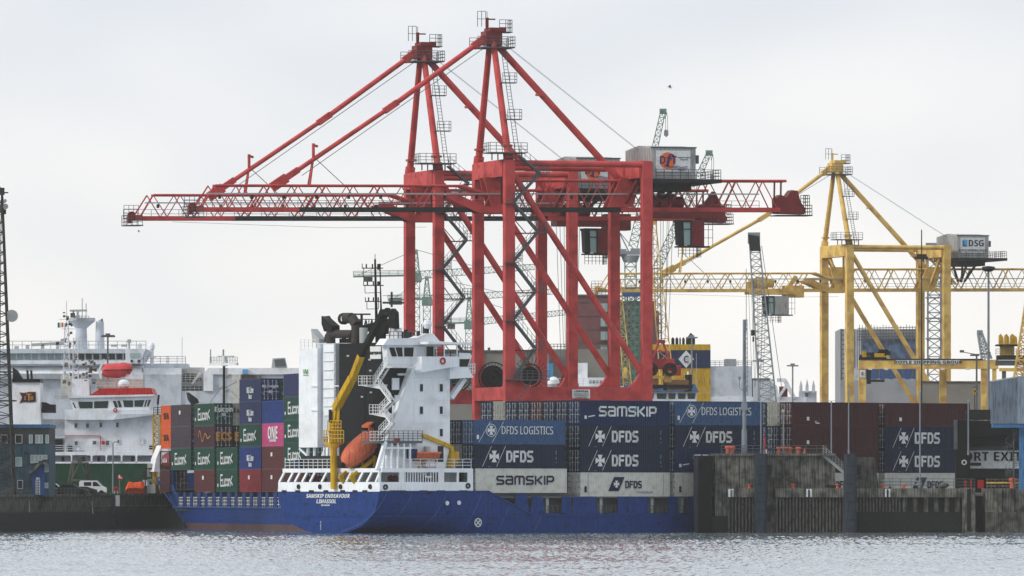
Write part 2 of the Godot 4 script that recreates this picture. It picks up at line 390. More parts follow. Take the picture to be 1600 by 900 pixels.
func gantry(t: Transform3D, label: String, paint: Material, dark: Material, opt: Dictionary) -> Node3D:
	var o := thing("gantry_crane", label, "crane", t, "ship-to-shore cranes along the quay")
	var yt: float = opt.get("portal", 48.0)
	var gs: Material = M.steel; var gd: Material = M.steel_dark
	var tipx: float = ha(304, 328).x - opt.get("longer", 0.0)
	# portal frame
	var leg := MB.new().box(Vector3(0, (yt + 4.9) / 2, 0), Vector3(1.3, yt - 4.9, 1.3))
	for y in [18.9, 30.0, 39.4]: leg.box(Vector3(0, y, 0), Vector3(1.36, .12, 1.36))
	var l0 := put("leg", leg, paint, o)
	l0.position = Vector3(XW, 0, ZN)
	for p in [Vector3(XW, 0, -ZN), Vector3(XL, 0, ZN), Vector3(XL, 0, -ZN)]: copy_part(l0, p)
	for x in [XW, XL]:
		var b := MB.new().box(Vector3(x, yt - 1.0, 0), Vector3(1.5, 2.2, ZN * 2 - 1.3))
		for k in 6: b.box(Vector3(x - .76, yt - .4 - 1.3 * (k % 2), -4.5 + 3 * (k / 2)), Vector3(.12, .3, .3))
		put("portal_beam", b, paint, o)
		put("sill_beam", MB.new().box(Vector3(x, 17.75, 0), Vector3(1.25, 1.7, ZN * 2 - 1.3)), paint, o)
		for z in [-ZN, ZN]:
			var s: float = 1.0 if x < 0 else -1.0
			var g := PackedVector2Array([Vector2(x, 18.5)])
			for k in 8:
				var a := PI / 2 * k / 7.0
				g.append(Vector2(x + s * (.6 + 2.5 * (1 - sin(a))), 18.5 + 4.2 * (1 - cos(a))))
			g.append(Vector2(x, 22.7))
			put("foot_gusset", MB.new().prism(g, z - .4, z + .4), paint, o)
	for z in [ZN, -ZN]:
		put("tie_beam", MB.new().tube(Vector3(XW + .6, yt - .4, z), Vector3(XL - .6, yt - .4, z), .42, -1, 10), paint, o)
		put("sill_beam", MB.new().box(Vector3(0, 17.75, z), Vector3(XL * 2 - 1.3, 1.7, 1.25)), paint, o)
		put("diagonal_brace", MB.new().tube(Vector3(XW + .6, yt - 1.9, z), Vector3(XL - .5, 20.2, z), .43, -1, 12), paint, o)
		var bg := MB.new()
		for x in [XW, XL]:
			for k in 4: bg.box(Vector3(x - 2.4 + 1.6 * k, 5.6, z), Vector3(1.2, 1.1, .9))
		put("bogie", bg, dark, o, "stuff")
	# A-frame
	var ap := ha(768, 66)
	for z in [-1.0, 1.0]:
		put("mast_leg", MB.new().tube(Vector3(XW, yt, z * (ZN - .1)), Vector3(ap.x, ap.y, z * .9), .48, .40, 12).tube(Vector3(XW, yt, z * (ZN - .1)), Vector3(XW, yt + .9, z * (ZN - .5)), .7), paint, o)
	var be := ha(985, 300)
	put("back_stay", MB.new().tube(ap + Vector3(.4, 0, 0), be, .45, -1, 10), paint, o)
	for q in [[f_at(ap, XW, yt, ZN, .12), .62], [f_at(ap, XW, yt, -ZN, .12), .62], [ap.lerp(be, .35), .56], [ap.lerp(be, .8), .56]]:
		put("joint_flange", MB.new().box(q[0], Vector3(q[1] * 1.9, .3, q[1] * 1.9)), paint, o)
	var hd := MB.new().box(ap + Vector3(0, .5, 0), Vector3(2.2, 1.8, 2.6)).box(ap + Vector3(.5, 1.6, 0), Vector3(2.2, .5, 3.0)).tube(ap + Vector3(-.6, 1.7, 0), ap + Vector3(-.6, 3.2, 0), .22).box(ap + Vector3(-.1, 3.0, 0), Vector3(1.2, .18, .18)).tube(ap + Vector3(-.6, 3.2, 0), ap + Vector3(-.6, 4.0, 0), .04)
	put("mast_head", hd, dark, o)
	var pl := MB.new().box(ap + Vector3(.4, -.75, 0), Vector3(4.4, .18, 4.2))
	pl.rail([ap + Vector3(-2.4, -.65, 2.1), ap + Vector3(2.6, -.65, 2.1), ap + Vector3(2.6, -.65, -2.1), ap + Vector3(-2.4, -.65, -2.1)], 1.3, 1.0, .035)
	pl.box(ap + Vector3(1.6, 1.3, 0), Vector3(2.0, .12, 2.0)).rail([ap + Vector3(.8, 1.4, 1), ap + Vector3(2.5, 1.4, 1), ap + Vector3(2.5, 1.4, -1)], 1.5, .7, .035)
	pl.rail([ap + Vector3(-2, 2.0, .4), ap + Vector3(-.9, 2.0, .4)], 2.0, .5, .035, 1)
	put("mast_platform", pl, gs, o)
	var ld := MB.new()
	var l1 := Vector3(XW + .9, yt + .5, ZN - .3); var l2 := Vector3(ap.x + .9, ap.y - .6, 1.0)
	for s in [0.0, .55]: ld.bar(l1 + Vector3(s, 0, .3), l2 + Vector3(s, 0, .3), .07)
	for k in 34: ld.bar(l1.lerp(l2, k / 33.0) + Vector3(0, 0, .3), l1.lerp(l2, k / 33.0) + Vector3(.55, 0, .3), .05)
	for k in [11, 22]:
		var c := l1.lerp(l2, k / 33.0)
		ld.box(c + Vector3(.2, 0, .4), Vector3(2.2, .12, 1.2)).rail([c + Vector3(-.6, 0, 1), c + Vector3(1.3, 0, 1), c + Vector3(1.3, 0, 0)], 1.3, .8, .03)
	put("ladder", ld, gs, o)
	var wp := MB.new()
	wp.box(Vector3(XW - .4, yt + .9, ZN - .4), Vector3(5.0, .14, 3.4)).rail([Vector3(XW - 2.9, yt + .9, ZN - 2), Vector3(XW - 2.9, yt + .9, ZN + 1.3), Vector3(XW + 2.1, yt + .9, ZN + 1.3)], 1.3, .9, .035)
	for k in 6: wp.box(Vector3(XW - 2.4 + k * .8, yt + .4, ZN + .4), Vector3(.14, .9, .14))
	put("portal_platform", wp, gs, o)
	# forestay, boom and girder
	var f1 := ha(757, 60); var f2 := ha(425, 293); var fm := ha(612, 166)
	f2.x -= opt.get("longer", 0.0) * .7
	put("fore_stay", MB.new().tube(f1, fm, .34, -1, 8).tube(fm, f2.lerp(fm, .16), .30, -1, 8).bar(fm.lerp(f1, .06), fm.lerp(f2, .06), .9, .8).bar(f1, f1.lerp(fm, .12), .7, 1.0).bar(f2.lerp(fm, .22), f2.lerp(fm, .08), .7, .8).bar(f2.lerp(fm, .12), f2, .8, 1.25), paint, o)
	var boom := Node3D.new()
	boom.name = "boom"
	o.add_child(boom, true)
	boom.position = Vector3(XW, ha(790, 328).y, 0)
	boom.rotation.z = .0085
	var bx := tipx - XW               # boom runs from bx (negative) to 0, the girder from 0 to 41
	var gx := ha(1215, 328).x - XW
	for z in [-1.0, 1.0]:
		put("bottom_chord", MB.new().span(Vector3(bx, -.28, z - .22), Vector3(bx * .66, .28, z + .22)), paint, boom)
		put("bottom_chord", MB.new().span(Vector3(bx * .66, -.29, z - .23), Vector3(17.0, .29, z + .23)), opt.get("rail", gd), boom)
		put("bottom_chord", MB.new().span(Vector3(17.0, -.28, z - .22), Vector3(gx, .28, z + .22)), paint, boom)
		put("top_chord", MB.new().tube(Vector3(bx + 2.6, 3.1, z * .75), Vector3(-4.5, 3.1, z * .75), .16, -1, 8).tube(Vector3(-4.5, 3.1, z * .75), Vector3(0, 1.6, z * .75), .24), paint, boom)
		put("top_chord", MB.new().tube(Vector3(1.2, 3.8, z * .75), Vector3(gx + 1.0, 3.8, z * .75), .18, -1, 8), paint, boom)
		var kb := int((-bx - 6.0) / 1.85)
		for k in kb:
			var a: float = bx + .4 + k * 1.85 + z * .25
			var up := k % 2 == 0
			put("lattice_bar", MB.new().bar(Vector3(a, .2 if up else 3.1, z * (1.0 if up else .75)), Vector3(a + 1.85, 3.1 if up else .2, z * (.75 if up else 1.0)), .115 if k % 4 else .19), paint, boom)
		var kg := int((gx - 1.0) / 1.85)
		for k in kg:
			var a: float = 1.2 + k * 1.85 + z * .25
			var up := k % 2 == 0
			put("lattice_bar", MB.new().bar(Vector3(a, .2 if up else 3.8, z * (1.0 if up else .75)), Vector3(a + 1.85, 3.8 if up else .2, z * (.75 if up else 1.0)), .125 if k % 4 else .21), paint, boom)
	var cross := MB.new()
	for k in int((-bx + gx) / 3.7):
		cross.bar(Vector3(bx + 1 + k * 3.7, .1, -1), Vector3(bx + 1 + k * 3.7, .1, 1), .2)
	put("cross_members", cross, paint, boom, "stuff")
	put("walkway_rail", MB.new().rail([Vector3(bx - 1, .1, -1.7), Vector3(gx - 2, .1, -1.7)], 1.15, 1.9, .028, 1).span(Vector3(bx - 1, .02, -1.75), Vector3(gx - 2, .1, -1.15)), gs, boom)
	put("festoon_track", MB.new().span(Vector3(bx + 1.2, 1.95, 1.35), Vector3(gx - 3, 2.12, 1.5)), M.pale_steel, boom)
	var fl := MB.new()
	for k in 12: fl.box(Vector3(bx + 3 + k * 4.3, 1.6, 1.42), Vector3(.35, .5, .2))
	put("festoon_trolleys", fl, gd, boom, "stuff")
	var tip := MB.new().box(Vector3(bx + .2, .1, 0), Vector3(1.4, .6, 2.2)).box(Vector3(bx - .6, -.2, 0), Vector3(.5, .9, 1.0)).lathe([Vector2(0, -.2), Vector2(.55, -.2), Vector2(.55, .2), Vector2(0, .2)], Transform3D(Basis(Vector3.RIGHT, PI / 2), Vector3(bx - .3, .4, 0)))
	put("tip_sheaves", tip, dark, boom)
	put("tip_platform", MB.new().box(Vector3(bx - .2, -.95, 0), Vector3(2.4, .14, 2.6)).rail([Vector3(bx + .9, -.9, 1.3), Vector3(bx - 1.35, -.9, 1.3), Vector3(bx - 1.35, -.9, -1.3), Vector3(bx + .9, -.9, -1.3)], 1.3, .9, .03).rail([Vector3(bx - 1.0, .3, -1.4), Vector3(bx + 1, .3, -1.4)], 1.5, .8, .03), gs, boom)
	put("hoist_post", MB.new().bar(Vector3(bx + 15.2, 3.0, -.3), Vector3(bx + 15.9, 7.0, 0), .22).bar(Vector3(bx + 15.2, 3.0, .6), Vector3(bx + 15.9, 7.0, 0), .22).bar(Vector3(bx + 15.9, 6.8, 0), Vector3(bx + 15.9, 8.6, 0), .45, .3).bar(Vector3(bx + 15.8, 8.4, 0), Vector3(bx + 16.5, 8.2, 0), .3), paint, boom)
	put("hoist_stay", MB.new().tube(Vector3(bx + 16.0, 6.8, 0), Vector3(bx + 20.2, 3.0, 0), .05, -1, 5), gd, boom)
	for z in [-1.15, 1.15]:
		put("hinge_plate", MB.new().prism(PackedVector2Array([Vector2(-7.2, 1.7), Vector2(-5.2, 2.0), Vector2(-1.6, .4), Vector2(1.6, .4), Vector2(1.6, -.5), Vector2(-2.2, -.5)]), z - .2, z + .2), paint, boom)
		put("hanger_plate", MB.new().prism(PackedVector2Array([Vector2(-1.6, 4.2), Vector2(1.6, 4.2), Vector2(1.3, .3), Vector2(-.6, .3)]), z - .15, z + .15), paint, boom)
		put("hanger_plate", MB.new().prism(PackedVector2Array([Vector2(17.0, 4.2), Vector2(19.8, 4.2), Vector2(18.6, .3), Vector2(15.2, .3)]), z - .15, z + .15), paint, boom)
	put("boom_link", MB.new().bar(Vector3(-6.4, 2.0, .5), Vector3(2.2, 2.1, .5), .4, .5).bar(Vector3(-1, .4, -.4), Vector3(1.0, 3.9, -.4), .4, .4), paint, boom)
	put("rear_sheaves", MB.new().prism(PackedVector2Array([Vector2(gx - .4, -.5), Vector2(gx + 3.4, -.6), Vector2(gx + 3.6, .1), Vector2(gx + 2.9, 1.0), Vector2(gx + 2.5, 2.5), Vector2(gx + 1.7, 2.6), Vector2(gx + .9, 1.6), Vector2(gx + .2, 2.0), Vector2(gx - .5, 1.5)]), -1.0, 1.0).bar(Vector3(gx + .4, 0, 0), Vector3(gx + .5, 3.8, 0), .2).bar(Vector3(gx - .5, 0, 0), Vector3(gx - .4, 3.8, 0), .2), dark, boom)
	put("rear_platform", MB.new().box(Vector3(gx + 1.9, -.75, 0), Vector3(5.0, .14, 2.8)).rail([Vector3(gx + 3.2, -.7, 1.4), Vector3(gx + 4.3, -.7, 1.4), Vector3(gx + 4.3, -.7, -1.4)], 1.3, .9, .035).rail([Vector3(gx + 2.8, .6, 1.3), Vector3(gx + 4.0, .6, 1.3), Vector3(gx + 4.0, .6, -1.3)], 1.3, .8, .035), gd, boom)
	# braces from the landside portal down to the girder
	for z in [-1.0, 1.0]:
		put("girder_hanger", MB.new().bar(Vector3(XL, yt - 2, z * 4.0), Vector3(XL - 1.0, 42.6, z), .4), dark, o)
		put("girder_hanger", MB.new().bar(Vector3(XW, yt - 2, z * 4.0), Vector3(XW + 1, 42.4, z), .4), dark, o)
		put("girder_hanger", MB.new().bar(Vector3(XL - .3, yt - 2, z * 1.5), Vector3(XL + 4, 43, z), .35), dark, o)
	# machinery house
	var hz := 6.0
	var a := ha(1018, 226, hz); var b := ha(1087, 280, hz)
	a += opt.get("house", Vector3.ZERO); b += opt.get("house", Vector3.ZERO)
	var house := MB.new().prism(PackedVector2Array([Vector2(-hz, b.y), Vector2(hz, b.y), Vector2(hz, a.y - .35), Vector2(0, a.y + .1), Vector2(-hz, a.y - .35)]), a.x, b.x, Transform3D(Basis(Vector3(0, 0, 1), Vector3(0, 1, 0), Vector3(1, 0, 0)), Vector3.ZERO))
	put("machinery_house", house, M.cabin_grey, o)
	var ribs := MB.new()
	for k in 16: ribs.span(Vector3(a.x - .05, b.y + .1, -hz + .3 + k * .76), Vector3(a.x, a.y - .4, -hz + .42 + k * .76))
	for k in 9: ribs.span(Vector3(a.x + .3 + k * .68, b.y + .1, hz), Vector3(a.x + .42 + k * .68, a.y - .4, hz + .05))
	put("cladding_ribs", ribs, M.cabin_grey, o)
	put("roof_edge", MB.new().span(Vector3(a.x - .12, a.y - .42, hz - .1), Vector3(b.x + .12, a.y - .25, hz + .1)).span(Vector3(b.x, a.y - 2.4, hz - 1), Vector3(b.x + .5, a.y - 1.3, hz - .2)), gs, o)
	put("house_floor", MB.new().span(Vector3(a.x - .5, b.y - .5, -hz - .2), Vector3(b.x + 3.2, b.y - .02, hz + 1.2)).span(Vector3(a.x + 1, b.y - 1.4, -4), Vector3(b.x, b.y - .5, 4)), gd, o)
	put("house_rail", MB.new().rail([Vector3(a.x + .3, b.y, hz + 1.1), Vector3(b.x + 3.1, b.y, hz + 1.1), Vector3(b.x + 3.1, b.y, -2)], 1.2, 1.1, .035), gs, o)
	for z in [-1.0, 1.0]:
		put("house_post", MB.new().bar(Vector3(a.x + 2, b.y - .5, 3 * z), Vector3(a.x + 2.5, 43.5, z), .35), gd, o)
		put("house_post", MB.new().bar(Vector3(b.x - 1, b.y - .5, 3 * z), Vector3(b.x - 3, 43.5, z), .35), gd, o)
	var sg := put("sign_panel", MB.new().box(Vector3(0, 0, .05), Vector3(4.7, 2.75, .08)), M.print_white, o)
	sg.position = Vector3((a.x + b.x) / 2 - .1, (a.y + b.y) / 2 + .1, hz + .05)
	var at := func(x: float, y: float) -> Transform3D: return Transform3D(Basis(), Vector3(x, y, .11))
	if opt.logo == "dft":
		put("logo_disc", MB.new().lathe([Vector2(0, -.01), Vector2(1.1, -.01), Vector2(1.1, .02), Vector2(0, .02)], Transform3D(Basis(Vector3.RIGHT, PI / 2), Vector3(-.75, .05, .11)), 24), M.print_orange, sg)
		words("lettering", "D", 1.0, at.call(-1.45, .12).translated(Vector3(0, 0, .06)), M.print_purple, sg)
		words("lettering", "T", 1.0, at.call(.1, .12).translated(Vector3(0, 0, .06)), M.print_purple, sg)
		words("lettering", "f", 1.7, Transform3D(Basis(Vector3.BACK, -.25), Vector3(-.62, .05, .17)), M.print_purple, sg, true, .9, "Droid Serif")
		var wv := MB.new()
		for r in 3:
			for k in 8: wv.bar(Vector3(-.3 + k * .28, -.72 - r * .2 + .08 * sin(k * .9), .15), Vector3(-.02 + k * .28, -.72 - r * .2 + .08 * sin(k * .9 + .9), .15), .03, .07)
		put("logo_waves", wv, M.print_purple, sg)
		words("small_print", "Dublin Ferryport\nTerminals", .17, at.call(1.5, .35), M.print_navy, sg, false)
	else:
		put("logo_square", MB.new().box(Vector3(-1.55, .35, .11), Vector3(1.0, 1.25, .03)), M.print_pale_blue, sg)
		put("logo_mark", MB.new().box(Vector3(-1.75, .25, .13), Vector3(.18, .9, .03)).box(Vector3(-1.55, -.1, .13), Vector3(.5, .2, .03)), M.print_navy, sg)
		words("lettering", "DSG", 1.15, at.call(.65, .35), M.print_navy, sg)
		words("small_print", "DOYLE SHIPPING GROUP", .36, at.call(0, -.95), M.print_navy, sg, true, .9)
	# trolley with its cab
	var tr := Node3D.new()
	tr.name = "trolley"
	o.add_child(tr, true)
	tr.position = Vector3(opt.get("trolley", 0.0), 0, 0)
	var t0 := ha(1015, 340, 1.5); var t1 := ha(1135, 332, 1.5)
	put("trolley_frame", MB.new().span(Vector3(t0.x, t0.y, -1.5), Vector3(t1.x - 1.5, t1.y, 1.5)).span(Vector3(t1.x - 3.5, t0.y - .5, -1.2), Vector3(t1.x, t1.y + .9, 1.2)), dark, tr)
	var mc := MB.new()
	for k in 4:
		var w: float = [.9, 1.15, 1.1, .8][k]
		put("winch_drum", MB.new().lathe([Vector2(0, -.5), Vector2(w, -.5), Vector2(w, .5), Vector2(0, .5)], Transform3D(Basis(Vector3.BACK, PI / 2), Vector3(t0.x + 1.0 + k * 1.15, t1.y + 1.3, 0))), dark, tr)
	put("motor", mc.box(Vector3(t0.x + .3, t1.y + .9, .6), Vector3(1.2, 1.2, 1.0)), dark, tr)
	put("trolley_arm", MB.new().bar(Vector3(t1.x - 2.6, t1.y + .6, 0), Vector3(t1.x - 1.2, t1.y + 2.6, 0), .7).bar(Vector3(t1.x - 1.3, t1.y + 2.6, 0), Vector3(t1.x - .8, t1.y + 1.2, 0), .5), dark, tr)
	var c0 := ha(1061, 384, 2.2); var c1 := ha(1100, 344, 2.2)
	if opt.has("grey_cab"): c0.x -= 1.0
	put("cab", MB.new().prism(PackedVector2Array([Vector2(c0.x + 1.7, c0.y - .1), Vector2(c1.x, c0.y - .05), Vector2(c1.x, c1.y), Vector2(c0.x + 1.7, c1.y)]), .2, 2.2), opt.get("grey_cab", dark), tr)
	put("cab_window", MB.new().prism(PackedVector2Array([Vector2(c0.x + .75, c0.y + .15), Vector2(c0.x + 1.68, c0.y + .1), Vector2(c0.x + 1.68, c1.y - .3), Vector2(c0.x + .65, c1.y - .3)]), .25, 2.1), M.glass_pale, tr)
	put("cab_frame", MB.new().span(Vector3(c0.x - .15, c1.y - .3, .1), Vector3(c0.x + 1.7, c1.y, 2.25)).prism(PackedVector2Array([Vector2(c0.x + .1, c0.y + .15), Vector2(c0.x + .7, c0.y), Vector2(c0.x + .62, c1.y - .3), Vector2(c0.x - .05, c1.y - .3)]), .2, 2.12).bar(Vector3(c0.x, c0.y + .1, 2.2), Vector3(c0.x, c1.y - .2, 2.2), .3).bar(Vector3(c0.x + 1.65, c0.y, 2.2), Vector3(c0.x + 1.65, c1.y - .2, 2.2), .16).bar(Vector3(c0.x, c1.y - 1.2, 2.2), Vector3(c0.x + 1.7, c1.y - 1.2, 2.2), .12).span(Vector3(c0.x, c0.y - .2, .1), Vector3(c1.x + .8, c0.y, 2.3)), gd, tr)
	put("cab_basket", MB.new().rail([Vector3(c0.x - .1, c0.y - 1.5, 2.2), Vector3(c0.x + 3.0, c0.y - 1.5, 2.2), Vector3(c0.x + 3.0, c0.y - 1.5, .2)], 1.4, .5, .03, 2).rail([Vector3(c1.x, c0.y, 2.2), Vector3(c1.x + 1.2, c0.y, 2.2)], 3.2, .8, .03, 2), gd, tr)
	var rp := MB.new()
	var drop: float = opt.get("drop", 24.0)
	for x in [0.6, 1.7, 2.6, 3.4]:
		for z in [-.9, .9]: rp.tube(Vector3(t0.x + x, t0.y, z), Vector3(t0.x + 2.0 + (x - 2) * .55, drop, z * .8), .035, -1, 4, false)
	put("hoist_ropes", rp, M.wire, tr, "stuff")
	o.set_meta("spreader_at", Vector3(t0.x + 2.0 + tr.position.x, drop, 0))
	# ropes of the boom hoist and to the house
	var rr := MB.new()
	for z in [-.25, .25]:
		rr.tube(ap + Vector3(-1.2, -.9, z), f2 + Vector3(4, 1.6, z), .022, -1, 4, false).tube(ap + Vector3(1.2, .2, z), Vector3(a.x, a.y - .5, z), .022, -1, 4, false)
	rr.tube(Vector3(tipx + 5, 41.0, 1.2), Vector3(-22, 40.4, 1.2), .02, -1, 4, false).tube(Vector3(-22, 40.4, 1.2), Vector3(XW, 40.6, 1.2), .02, -1, 4, false)
	put("boom_ropes", rr, M.wire, o, "stuff")
	# stairs zigzag beside the near waterside leg
	if not opt.has("no_stair"):
		var pts := [[812, 243], [845, 271], [803, 316], [842, 362], [803, 409], [838, 455], [803, 500], [838, 545], [803, 592]]
		var zs := ZN + 1.3
		for k in pts.size() - 1:
			var p := ha(pts[k][0], pts[k][1], zs); var q := ha(pts[k + 1][0], pts[k + 1][1], zs)
			var fl2 := MB.new()
			for z in [0.0, -.9]: fl2.bar(p + Vector3(0, 0, z), q + Vector3(0, 0, z), .09, .24)
			for j in 14: fl2.box(p.lerp(q, (j + .5) / 14) + Vector3(0, 0, -.45), Vector3(.3, .05, .8))
			put("stair_flight", fl2, M.stair_grey, o)
			put("stair_rail", MB.new().rail([p + Vector3(0, .1, 0), q + Vector3(0, .1, 0)], 1.2, .9, .025, 1), gs, o)
			var s := -1.0 if k % 2 else 1.0
			put("stair_landing", MB.new().box(q + Vector3(s * .3, -.1, -.5), Vector3(1.6, .12, 1.3)).rail([q + Vector3(-.4, 0, .15), q + Vector3(1.1, 0, .15), q + Vector3(1.1, 0, -1.1)], 1.2, .8, .03), gs, o)
			if k % 2 == 0 and k > 0: put("landing_strut", MB.new().bar(Vector3(XW, q.y - .2, ZN), q + Vector3(0, -.2, -.5), .16).bar(Vector3(XW, q.y + 2.4, ZN), q + Vector3(-1.6, -.2, -.5), .12), dark, o)
	# cable reels at the foot of the waterside legs
	if not opt.has("no_reel"):
		for r in [[771, 590, 24.0, -ZN + 1.0, 1], [828.5, 587, 29.0, ZN - 1.6, 0]]:
			var c := ha(r[0], r[1], r[3])
			var rad: float = r[2] / 11.95
			var w := MB.new()
			for k in 26:
				var d := Vector3(cos(TAU * k / 26), sin(TAU * k / 26), 0)
				w.bar(c + d * .3, c + d * rad * 1.02, .07)
			for k in 26:
				var d := Vector3(cos(TAU * k / 26), sin(TAU * k / 26), 0); var e := Vector3(cos(TAU * (k + 1) / 26), sin(TAU * (k + 1) / 26), 0)
				w.bar(c + d * rad * .62, c + e * rad * .62, .18)
				if r[4]: w.bar(c + d * rad, c + e * rad, .14)
			put("cable_reel", w, gd, o)
			var dr := rad * (.8 if r[4] else .5)
			put("reel_drum", MB.new().lathe([Vector2(0, -.4), Vector2(dr, -.4), Vector2(dr, -.15), Vector2(0, -.15)], Transform3D(Basis(Vector3.RIGHT, PI / 2), c), 24), M.rubber, o)
		var rp2 := ha(812, 608, ZN + .9)
		put("reel_platform", MB.new().box(rp2 + Vector3(1.6, 1.2, 0), Vector3(4.6, .14, 1.4)).rail([rp2 + Vector3(-.6, 1.2, .6), rp2 + Vector3(3.8, 1.2, .6)], 1.2, .8, .03).bar(rp2 + Vector3(1.6, 1.2, .3), rp2 + Vector3(-.4, -1.5, .3), .12), gs, o)
	return o

func cranes() -> void:
	FA = frame(878, 1080, 15.7)
	var ca := gantry(FA, "front red ship-to-shore gantry crane, its boom tip ending right of the other red one", M.red, M.red_dark, {"logo": "dft", "drop": 24.6})
	put("maker_plate", MB.new().box(ha(908, 615.5, ZN + .68), Vector3(2.4, 1.15, .06)), M.print_white, ca)
	var mp := ha(908, 615.5, ZN + .74)
	words("lettering", "LIEBHERR", .24, Transform3D(Basis(), mp + Vector3(0, .34, 0)), M.print_black, ca, true, 1.25)
	for k in 3: words("small_print", ["SAFE WORKING LOAD 40t", "LOAD ON SPREADER 40t", "CONTAINER CRANE"][k], .13, Transform3D(Basis(), mp + Vector3(0, 0 - .24 * k, 0)), M.print_black, ca, false)
	var back := FA.translated_local(Vector3(.3, 0, -36.0))
	var cb := gantry(back, "rear red ship-to-shore gantry crane reaching farthest left over the ships", M.red, M.red_dark, {"logo": "dft", "trolley": -2.6, "drop": 22.0})
	var fc := frame(1383, 1512, 15.7)
	gantry(fc, "pale yellow ship-to-shore gantry crane with a blue lettered machinery house", M.yellow, M.yellow, {"logo": "dsg", "trolley": -38.0, "longer": 5.2, "no_stair": 1, "no_reel": 1, "drop": 24.0, "grey_cab": M.cabin_grey, "rail": M.yellow, "portal": 49.9, "house": Vector3(1.5, 1.9, 0)})
	# what hangs on the ropes
	var s := thing("spreader", "red lifting spreader with brown end boxes hanging right of the front red crane", "spreader", FA.translated_local(ca.get_meta("spreader_at")))
	put("head_block", MB.new().bar(Vector3(-1.2, -2.4, 0), Vector3(-.25, .2, 0), .25).bar(Vector3(1.2, -2.4, 0), Vector3(.25, .2, 0), .25).box(Vector3(0, .1, 0), Vector3(1.0, .5, .6)).bar(Vector3(-.9, -1.3, 0), Vector3(.9, -1.3, 0), .2).box(Vector3(0, -3.1, 0), Vector3(3.6, 1.5, 1.6)).box(Vector3(-1.9, -3.8, 0), Vector3(1.6, 1.6, 1.8)).box(Vector3(1.6, -4.0, 0), Vector3(2.2, 1.5, 1.8)), M.red, s)
	var sh := MB.new()
	for x in [-1.8, 1.0]: sh.lathe([Vector2(.5, -.5), Vector2(.95, -.5), Vector2(.95, .5), Vector2(.5, .5)], Transform3D(Basis(Vector3.RIGHT, PI / 2), Vector3(x, -3.9, 1.0)), 16)
	put("sheave", sh, M.steel_dark, s)
	put("end_box", MB.new().box(Vector3(-2.0, -6.0, 0), Vector3(2.6, 1.7, 1.8)), M.box_tan, s)
	put("end_box", MB.new().box(Vector3(2.3, -6.1, 0), Vector3(3.4, 1.5, 1.8)), M.box_tan, s)
	put("spreader_beam", MB.new().box(Vector3(.4, -6.3, 0), Vector3(8.0, .5, 2.2)).box(Vector3(4.1, -5.8, 0), Vector3(.5, 2.4, 1.8)), M.steel_dark, s)
	put("actuator", MB.new().box(Vector3(.7, -4.9, 1.0), Vector3(1.0, 1.6, .3)).box(Vector3(-1.3, -5.0, 1.0), Vector3(1.6, .4, .3)), M.yellow, s)
	s.scale = Vector3(.92, .92, .92)
	var s2 := thing("spreader", "small dark red lifting block hanging inside the legs of the red cranes", "spreader", back.translated_local(cb.get_meta("spreader_at")))
	put("head_block", MB.new().bar(Vector3(-1.1, -2.4, 0), Vector3(-.25, 0, 0), .22).bar(Vector3(1.1, -2.4, 0), Vector3(.25, 0, 0), .22).box(Vector3(0, -.1, 0), Vector3(.8, .4, .6)).bar(Vector3(-.8, -1.4, 0), Vector3(.8, -1.4, 0), .2).box(Vector3(0, -2.8, 0), Vector3(2.6, .9, 1.4)), M.red_dark, s2)
	put("spreader_beam", MB.new().box(Vector3(0, -3.6, 0), Vector3(6.0, .6, 2.2)), M.steel_dark, s2)
func f_at(ap: Vector3, x: float, y: float, z: float, u: float) -> Vector3: return Vector3(x, y, z).lerp(ap, u)

